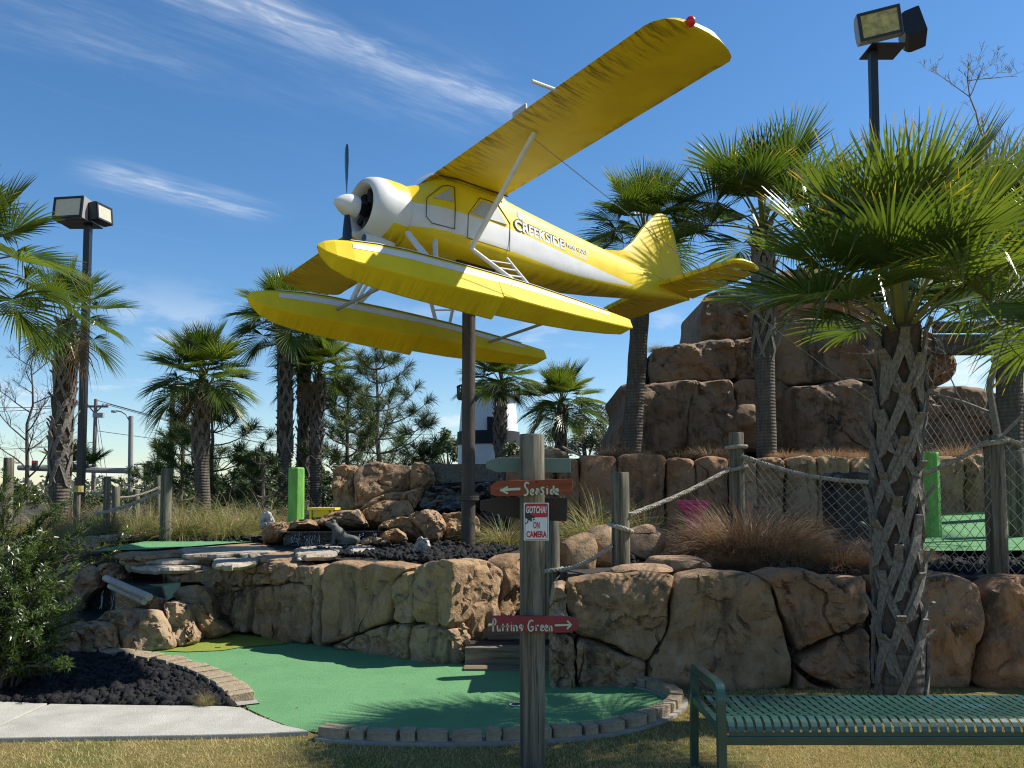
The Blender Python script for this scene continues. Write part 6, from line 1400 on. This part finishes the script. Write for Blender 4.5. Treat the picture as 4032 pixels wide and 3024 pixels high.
net('diamond cord net under the sagging rope left of the near palm', sag(at(1604, 990, 9.05), PR, .07), [at(1604, 1120, 9.05), at(1720, 1175, 8.7), at(1905, 1215, 8.1)], 14, 7, .0028)
net('diamond cord net between the near palm and the right net post', sag(PR, at(2140, 955, 7.4), .07), [at(1905, 1215, 8.1), at(2140, 1240, 7.4)], 11, 9, .0028); net('diamond cord net leaving the right edge', [at(2165, 950, 7.4), at(2330, 990, 7.2)], [at(2165, 1240, 7.4), at(2330, 1250, 7.2)], 5, 9, .0028)
net('far fine net in front of the reddish rock right of the near palm', [at(1990, 865, 14.4), at(2210, 850, 14.4)], [at(1990, 1000, 14.4), at(2210, 990, 14.4)], 16, 6, .004)

# ------------------------------------------------------------------ lime posts, stands, can, rocks, frog
def octo_post(label, x, yt, yb, Y, r, z0):
    c = at(x, yb, Y); z1 = at(x, yt, Y).z; t = thing('lime_post', label, 'post', (c.x, Y, z0), 'lime green posts'); mb = MB(); L = []
    for z, k in ((z0, 1.04), (z1 - .02, .97), (z1, .90)): L.append([Vector((c.x + math.cos(math.pi / 4 * i + .39) * r * k, Y + math.sin(math.pi / 4 * i + .39) * r * k, z)) for i in range(8)])
    mb.loft(L); mb.build('shaft', MAT['lime'], t, bevel=.006); mb = MB(); mb.tube([(c.x, Y, z1), (c.x, Y, z1 + .006)], r * .5, 8); mb.build('cap', MAT['lime'], t)
octo_post('lime green octagonal post by the palm cluster', 639, 1010, 1135, 12.9, .125, TZ); octo_post('lime green octagonal post right of the near palm trunk', 2011, 977, 1165, 10.7, .126, TZ)
YK = 11.2; c = at(1497, 1140, YK); c.z = TZ; pk = thing('pink_stand', 'pink pedestal stand with a flared flat top behind the rope', 'stand', c); zt = at(1497, 1082, YK).z
mb = MB(); mb.box((c.x, YK, zt - .02), (.36, .36, .05)); mb.build('top', MAT['pink'], pk, bevel=.005)
mb = MB(); mb.loft([[Vector((c.x + sx * h, YK + sy * h, z)) for sx, sy in ((-1, -1), (1, -1), (1, 1), (-1, 1))] for h, z in ((.09, TZ), (.09, zt - .20), (.16, zt - .085), (.16, zt - .046))]); mb.build('pedestal', MAT['pink'], pk, bevel=.004)
mb = MB(); mb.box((c.x - .11, YK, zt + .009), (.10, .29, .006)); mb.build('wood_inset', MAT['sleeper'], pk)
YK = 13.3; c = at(702, 1120, YK); c.z = TZ; yt = thing('yellow_table', 'small yellow table behind the left end of the pond rocks', 'table', c); zt = at(702, 1099, YK).z
mb = MB(); mb.box((c.x - .02, YK, zt), (.44, .42, .036)); mb.build('top', MAT['yellow_simple'], yt, bevel=.004); mb = MB(); mb.box((c.x - .04, YK, zt - .075), (.25, .25, .11)); mb.build('apron', MAT['yellow_simple'], yt)
for sx in (-1, 1):
    for sy in (-1, 1): mb = MB(); mb.box((c.x - .02 + sx * .17, YK + sy * .16, (zt + TZ) / 2 - .01), (.03, .03, zt - TZ)); mb.build('leg', MAT['yellow_simple'], yt)
YK = 11.2; c = at(1838, 1165, YK); c.z = TZ; can = thing('trash_can', 'black bin with a plastic bag folded over its rim left of the near palm', 'trash can', c); zt = at(1838, 1022, YK).z
mb = MB(); mb.loft([[Vector((c.x + px * w_, YK + py * w_, z)) for px, py in ((-1, -1), (1, -1), (1, 1), (-1, 1))] for w_, z in ((.255, TZ), (.265, TZ + .05), (.28, zt - .1))]); mb.build('bin_body', MAT['can'], can, bevel=.012)
rb_ = MB(); rnd = random.Random(6); L = []
for rr_, z in ((.29, zt - .22), (.31, zt - .12), (.31, zt - .03), (.28, zt), (.24, zt - .01), (.20, zt - .09)): L.append([Vector((c.x + math.copysign(abs(math.cos(2 * math.pi * k / 36)) ** .55, math.cos(2 * math.pi * k / 36)) * rr_ * (1 + rnd.uniform(-.02, .02)), YK + math.copysign(abs(math.sin(2 * math.pi * k / 36)) ** .55, math.sin(2 * math.pi * k / 36)) * rr_, z + rnd.uniform(-.014, .014))) for k in range(36)])
rb_.loft(L); rb_.build('bag_rim', MAT['bag'], can, True)
mb = MB(); mb.box((c.x + .355, YK - .1, (zt + TZ) / 2 - .05), (.06, .14, zt - TZ - .12)); tag(mb.build('white_marker', MAT['white_paint'], None, bevel=.006), 'white upright panel between the bin and the near palm', 'panel')
for i, (zf, Y, pz, lb) in enumerate([(zD, 12.4, [(2055, 195), (2068, 152), (2110, 138), (2150, 148), (2168, 185), (2174, 262), (2052, 262)], 'pale blocky rock left of the lime green post'), (zE, 9.6, [(1232, 960), (1252, 882), (1282, 872), (1300, 896), (1338, 892), (1356, 960), (1332, 990), (1228, 1000)], 'small white rock on the black stones left of the pole')]):
    tag(pillow('white_rock', [at(*zf(x, y), Y) for x, y in pz], Vector((.2, -1, .25)), .12, .05, MAT['white_rock'], None, 400 + i, .03, 1.0, prof=5, chips=2.5), lb, 'rock')
tag(boulder('white_rock', at(646, 1208, 9.0), (.030, .03, .022), MAT['white_rock'], None, 406), 'tiny white pebble at the edge of the lava stones', 'rock')
def blob(parts, vox, name, mat, label, cat):
    bm = bmesh.new()
    for c, s, R in parts:
        m4 = Matrix.Translation(c) @ R.to_4x4() @ Matrix.Diagonal((*s, 1)); bmesh.ops.create_icosphere(bm, subdivisions=3, radius=1.0, matrix=m4)
    me = bpy.data.meshes.new(name); bm.to_mesh(me); bm.free(); o = bpy.data.objects.new(name, me); COL.objects.link(o); md = o.modifiers.new('r', 'REMESH'); md.mode = 'VOXEL'; md.voxel_size = vox; sm2 = o.modifiers.new('s', 'SMOOTH'); sm2.iterations = 4
    dg = bpy.context.evaluated_depsgraph_get(); me2 = bpy.data.meshes.new_from_object(o.evaluated_get(dg)); bpy.data.objects.remove(o); return tag(put_mesh(name, me2, mat, None, True), label, cat)
fo_ = gnd(742, 1177, .95); RY = lambda a: Matrix.Rotation(a, 3, 'Y'); fs = 1.32
def fp(x, z, y=0.0): return fo_ + Vector((x * fs, y, z * fs))
S3 = lambda a, b, c: (a * fs, b * fs, c * fs)
blob([(fp(.03, .055), S3(.115, .075, .055), RY(.25)), (fp(-.045, .12), S3(.085, .062, .055), RY(.75)), (fp(-.11, .195), S3(.062, .050, .040), RY(.35)), (fp(-.145, .20), S3(.045, .042, .025), RY(.5)), (fp(-.098, .235, -.03), S3(.018, .016, .018), RY(0)), (fp(-.098, .235, .03), S3(.018, .016, .018), RY(0)),
      (fp(-.085, .075, -.06), S3(.024, .02, .075), RY(.15)), (fp(-.085, .075, .06), S3(.024, .02, .075), RY(.15)), (fp(-.105, .012, -.065), S3(.045, .024, .014), RY(0)), (fp(-.105, .012, .065), S3(.045, .024, .014), RY(0)), (fp(.075, .05, -.075), S3(.085, .032, .045), RY(.2)), (fp(.075, .05, .075), S3(.085, .032, .045), RY(.2)), (fp(.03, .014, -.09), S3(.085, .022, .014), RY(0))], .0095, 'frog_statue', MAT['frog'], 'weathered frog statue sitting in front of the pond, head raised', 'statue')

# ------------------------------------------------------------------ floodlight poles
def floodlight(par, c, aim, tilt, w_, h_, d_, lens, name='floodlight', roll=0.0):
    """box lamp with a rounded back; faces along aim (yaw) and tilt down"""
    R = Matrix.Rotation(aim, 3, 'Z') @ Matrix.Rotation(-tilt, 3, 'X') @ Matrix.Rotation(roll, 3, 'Y')      # local: -y is the lens
    T_ = lambda x, y, z: Vector(c) + R @ Vector((x, y, z)); mb = MB()
    prof = [(-d_ / 2, -h_ / 2), (d_ * .15, -h_ / 2)] + [(d_ * .15 + d_ * .42 * math.sin(math.pi * k / 8), -h_ / 2 * math.cos(math.pi * k / 8)) for k in range(1, 8)] + [(d_ * .15, h_ / 2), (-d_ / 2, h_ / 2)]
    mb.loft([[T_(x, y, z) for y, z in prof] for x in (-w_ / 2, w_ / 2)]); o = mb.build(name, MAT['grey_metal'] if lens != 'dark' else MAT['black_metal'], par, False, bevel=.006)
    e = .10 * h_
    for sx in (-1, 1): mb = MB(); L = [[T_(sx * (w_ / 2 + dx), y, z) for y, z in prof] for dx in (.001, .012)]; mb.loft(L); mb.build('end_cap', MAT['grey_metal'] if lens != 'dark' else MAT['black_metal'], o)
    mb = MB(); outer = [(-w_ / 2, -h_ / 2), (w_ / 2, -h_ / 2), (w_ / 2, h_ / 2), (-w_ / 2, h_ / 2)]; inner = [(x - math.copysign(e, x), z - math.copysign(e, z)) for x, z in outer]
    for i in range(4):
        a, b, p, q2 = outer[i], outer[(i + 1) % 4], inner[(i + 1) % 4], inner[i]; mb.prism([T_(x, -d_ / 2 - .001, z) for x, z in (a, b, p, q2)], R @ Vector((0, -.022, 0)))
    mb.build('bezel', MAT['black_metal'], o); mb = MB(); mb.prism([T_(x, -d_ / 2 - .002, z) for x, z in inner], R @ Vector((0, -.008, 0))); mb.build('lens', MAT['lens' if lens != 'yellow' else 'lens_yellow'], o)
    for k in range(14):
        mb = MB(); x = -w_ / 2 + w_ * (k + .5) / 14; mb.box(T_(x, -d_ * .2, h_ / 2 + .008), (.010, d_ * .5, .02), R); mb.build('fin', MAT['black_metal'], o)
    return o
def light_pole(label, x, ytop, ybase, Y, wd, zb, lamps, plate, group='floodlight poles'):
    b = at(x, ybase, Y); b.z = zb; tp = at(x, ytop, Y); t = thing('floodlight_pole', label, 'light pole', b, group); mb = MB(); mb.box((b.x, Y, (zb + tp.z) / 2), (wd, wd, tp.z - zb)); mb.build('pole', MAT['black_metal'], t, bevel=.008)
    mb = MB(); pw, pdp = plate; mb.box((tp.x, Y, tp.z + .012), (pw, pdp, .02)); mb.build('bracket_plate', MAT['black_metal'], t)
    mb = MB(); mb.box((tp.x, Y, tp.z + .06), (.10, .10, .09)); mb.build('yoke', MAT['black_metal'], t)
    for l in lamps: floodlight(t, *l)
    return t
Yl = 17.0
light_pole('tall black floodlight pole at left with two square lamps', 174, 487, 1062, Yl, .13, TZ, [(at(159, 456, Yl), -.16, .12, .66, .46, .34, 'clear'), (at(212, 464, Yl + .15), 1.35, .1, .46, .36, .30, 'dark')], (.7, .48))
Yr = 15.6
light_pole('tall black floodlight pole at right rising from the palm crown', 1907, 112, 1000, Yr, .14, CZ, [(at(1897, 58, Yr), -.22, -.12, .76, .53, .33, 'yellow', 'floodlight', -.14), (at(1968, 66, Yr), 1.2, .25, .55, .53, .36, 'dark', 'floodlight', .1)], (.66, .6))
light_pole('small far black lamp pole left of the lone palm', 368, 838, 1090, 25.0, .12, .9, [(at(387, 838, 25), .9, .2, .34, .26, .2, 'dark')], (.5, .2))

# ------------------------------------------------------------------ lighthouse
YL = 26.0; lh = thing('lighthouse', 'white mini lighthouse with black bands and a black balcony', 'lighthouse', Vector((at(1055, 1040, YL).x, YL, .95)))
cx = at(1055, 1040, YL).x; zl = lambda y: at(1055, y, YL).z; rw = lambda x: x * wpx(YL)
def drum(name, mat, y0, y1, r0, r1, par=lh, n=40):
    mb = MB(); mb.loft([[Vector((cx + math.cos(2 * math.pi * k / n) * rw(r), YL + math.sin(2 * math.pi * k / n) * rw(r), zl(y) if not isinstance(y, tuple) else y[0])) for k in range(n)] for y, r in ((y0, r0), (y1, r1))]); return mb.build(name, mat, par, True)
drum('lower_tower', MAT['white_paint'], 1060, 961, 67, 66); drum('black_band', MAT['black_paint'], 962, 934, 68.5, 67.5); drum('upper_tower', MAT['white_paint'], 935, 860, 64, 58); drum('balcony_floor', MAT['black_paint'], 862, 856, 68, 69)
for k in range(44):
    g = 2 * math.pi * k / 44; mb = MB(); p = Vector((cx + math.cos(g) * rw(67.5), YL + math.sin(g) * rw(67.5), 0)); mb.tube([p + Vector((0, 0, zl(857))), p + Vector((0, 0, zl(838)))], .022, 5); mb.build('baluster', MAT['black_paint'], lh)
mb = MB(); mb.tube([Vector((cx + math.cos(2 * math.pi * k / 48) * rw(67.5), YL + math.sin(2 * math.pi * k / 48) * rw(67.5), zl(837))) for k in range(49)], .035, 6); mb.build('handrail', MAT['black_paint'], lh, True)
drum('lantern_room', MAT['black_metal'], 857, 830, 36, 34)
mb = MB(); mb.box((cx + rw(12), YL - rw(59), zl(921)), (rw(26), .25, rw(30))); wn = mb.build('window', MAT['black_paint'], lh); mb = MB(); mb.box((cx + rw(12), YL - rw(59) - .13, zl(921)), (rw(20), .02, rw(24))); mb.build('pane', MAT['p_glass'], wn) if False else None
# ------------------------------------------------------------------ timber footbridge at right
YB = 16.3; fb = thing('timber_footbridge', 'dark timber beams of a footbridge beyond the near palm at right', 'footbridge', at(2140, 900, YB))
for y, h, nm in ((707, .20, 'handrail'), (737, .24, 'beam'), (757, .17, 'beam')): p = at(2150, y, YB); mb = MB(); mb.box((p.x + .65, YB, p.z), (3.7, .2, h)); mb.build(nm, MAT['beam'], fb, bevel=.01)
for x in (2165, 2240): p = at(x, 700, YB - .15); mb = MB(); mb.box((p.x, YB - .16, (p.z + CZ) / 2), (.24, .2, p.z - CZ + .3)); mb.build('post', MAT['beam'], fb, bevel=.01)

# ------------------------------------------------------------------ the road beyond: utility poles, signals, wires
def px_tube(mb, pts, Y, r, n=8): mb.tube([at(x, y, Y) for x, y in pts], r, n)
YU = 62; up_ = thing('utility_pole', 'wooden utility pole with a cross arm beyond the left floodlight', 'utility pole', gnd(204, 1060).lerp(gnd(204, 1060), 0) if False else Vector((at(204, 1000, YU).x, YU, 0)))
mb = MB(); a = at(207, 862, YU); mb.tube([(at(203, 1000, YU).x, YU, 0), a], [.17, .12], 10); mb.build('pole', MAT['wood_pole'], up_, True)
mb = MB(); mb.box(at(206, 878, YU), (56 * wpx(YU), .14, .16)); mb.build('cross_arm', MAT['wood_pole'], up_)
for x in (181, 190, 223, 232): mb = MB(); mb.tube([at(x, 877, YU), at(x, 872, YU)], .08, 6); mb.build('insulator', MAT['grey_metal'], up_)
for s in (-1, 1): mb = MB(); mb.tube([at(206 + 13 * s, 879, YU), at(205, 893, YU)], .05, 5); mb.build('brace', MAT['wood_pole'], up_)
mb = MB(); mb.box(at(213, 897, YU), (22 * wpx(YU), .3, .35)); mb.build('switch_box', MAT['grey_metal'], up_)
YS = 48; sp_ = thing('signal_pole', 'concrete signal pole with a curved lamp arm and mast arm', 'signal pole', Vector((at(284, 1000, YS).x, YS, 0)))
mb = MB(); mb.tube([(at(284, 1000, YS).x, YS, 0), at(283, 899, YS)], [.16, .13], 10); mb.build('pole', MAT['concrete_pole'], sp_, True)
mb = MB(); px_tube(mb, [(281, 912), (273, 896), (262, 889), (250, 887)], YS, .045, 6); mb.build('lamp_arm', MAT['grey_metal'], sp_, True); mb = MB(); mb.box(at(246, 889, YS), (9 * wpx(YS), .25, .13)); mb.build('lamp_head', MAT['grey_metal'], sp_, bevel=.03)
mb = MB(); px_tube(mb, [(284, 1017), (220, 1016), (150, 1014), (40, 1010)], YS, .16, 8); mb.build('mast_arm', MAT['concrete_pole'], sp_, True)
def signal(label, x, y, Y, back):
    t = thing('traffic_light', label, 'traffic light', at(x, y, Y), 'traffic lights'); u = wpx(Y); mb = MB(); mb.box(at(x, y, Y), (9 * u, .25, 22 * u)); b = mb.build('housing', MAT['black_metal'], t, bevel=.02)
    for k in range(3): mb = MB(); p = at(x, y - 7 + 7 * k, Y) - Vector((0, .13, 0)); mb.tube([p, p - Vector((0, .06, 0))], 2.9 * u, 10); mb.build('signal_lens', MAT['glow_red'] if (k == 0 and not back) else MAT['black_metal'], t)
    if back: mb = MB(); mb.box(at(x + 6, y - 2, Y), (5 * u, .3, 18 * u)); mb.build('back_plate', MAT['grey_metal'], t)
signal('traffic light with a red lamp behind the left bare tree', 75, 1006, YS - .4, False); signal('traffic light with a red lamp beside the left floodlight pole', 153, 1008, YS - .4, False); signal('dark traffic light left of the small far lamp pole, left of two', 322, 1007, YS + 6, True); signal('dark traffic light nearest the small far lamp pole', 343, 1009, YS + 6, True)
YS2 = YS + 6; s2 = thing('signal_pole', 'thin far signal mast with a small lamp behind the dark traffic lights', 'signal pole', Vector((at(341, 1000, YS2).x, YS2, 0)))
mb = MB(); mb.tube([(at(341, 1000, YS2).x, YS2 + .3, 0), at(341, 966, YS2 + .3)], .06, 6); mb.build('pole', MAT['black_metal'], s2); mb = MB(); px_tube(mb, [(290, 1003), (365, 1002)], YS2 + .2, .05, 6); mb.build('mast_arm', MAT['grey_metal'], s2); mb = MB(); px_tube(mb, [(336, 966), (346, 965), (348, 969)], YS2 + .3, .05, 6); mb.build('lamp_head', MAT['black_metal'], s2)
for i, (x0, y0, Y0, x1, y1, Y1, s, lb) in enumerate([(181, 872, YU, -300, 846, 50, .6, 'upper power line running left from the cross arm'), (190, 872, YU, -300, 858, 50, .7, 'second power line running left from the cross arm'), (223, 872, YU, 700, 975, 100, .5, 'power line running right from the cross arm, upper'), (232, 872, YU, 760, 990, 100, .5, 'power line running right from the cross arm, lower'), (207, 864, YU, 660, 960, 100, .5, 'top power line from the pole tip to the right'), (204, 930, YU, 900, 1005, 110, .4, 'low cable running right from the utility pole'),
    (500, 925, 100, 1500, 945, 90, .3, 'far power line behind the pines and lighthouse, highest'), (500, 932, 100, 1500, 953, 90, .3, 'far power line behind the pines and lighthouse, middle'), (540, 975, 100, 1300, 960, 90, .3, 'far power line behind the pines and lighthouse, lowest'), (204, 955, YU, -200, 960, 52, .4, 'low cable running left from the utility pole')]):
    mb = MB(); mb.tube(sag(at(x0, y0, Y0), at(x1, y1, Y1), s, 16), .022, 4); tag(mb.build('power_line', MAT['black_metal'], None, True), lb, 'power line', 'power lines')
for i, x in enumerate((221, 236)): mb = MB(); mb.tube([at(207 + i * 3, 893, YU), (at(x + 10, 1050, YU).x, YU, 0)], .02, 4); tag(mb.build('guy_wire', MAT['black_metal'], None, True), ['left guy wire of the utility pole', 'right guy wire of the utility pole'][i], 'wire')
c2 = at(397, 940, 68); f2 = thing('utility_pole', 'farther utility pole behind the thin pine', 'utility pole', Vector((c2.x, 68, 0))); mb = MB(); mb.tube([(c2.x, 68, 0), at(399, 905, 68)], .14, 8); mb.build('pole', MAT['wood_pole'], f2, True); mb = MB(); mb.box(at(399, 911, 68), (1.6, .12, .12)); mb.build('cross_arm', MAT['wood_pole'], f2)
c2 = at(168, 1070, 14.6); yp = thing('path_lamp', 'small pale yellow capped bollard lamp in the left grasses', 'bollard', Vector((c2.x, 14.6, TZ))); zt = at(175, 1063, 14.6).z
mb = MB(); mb.tube([(c2.x, 14.6, TZ - .02), (c2.x, 14.6, zt)], .05, 10); mb.build('stem', MAT['post'], yp); mb = MB(); mb.tube([(c2.x, 14.6, zt), (c2.x, 14.6, zt + .11)], .09, 12); mb.build('cap', MAT['lens_yellow'], yp)
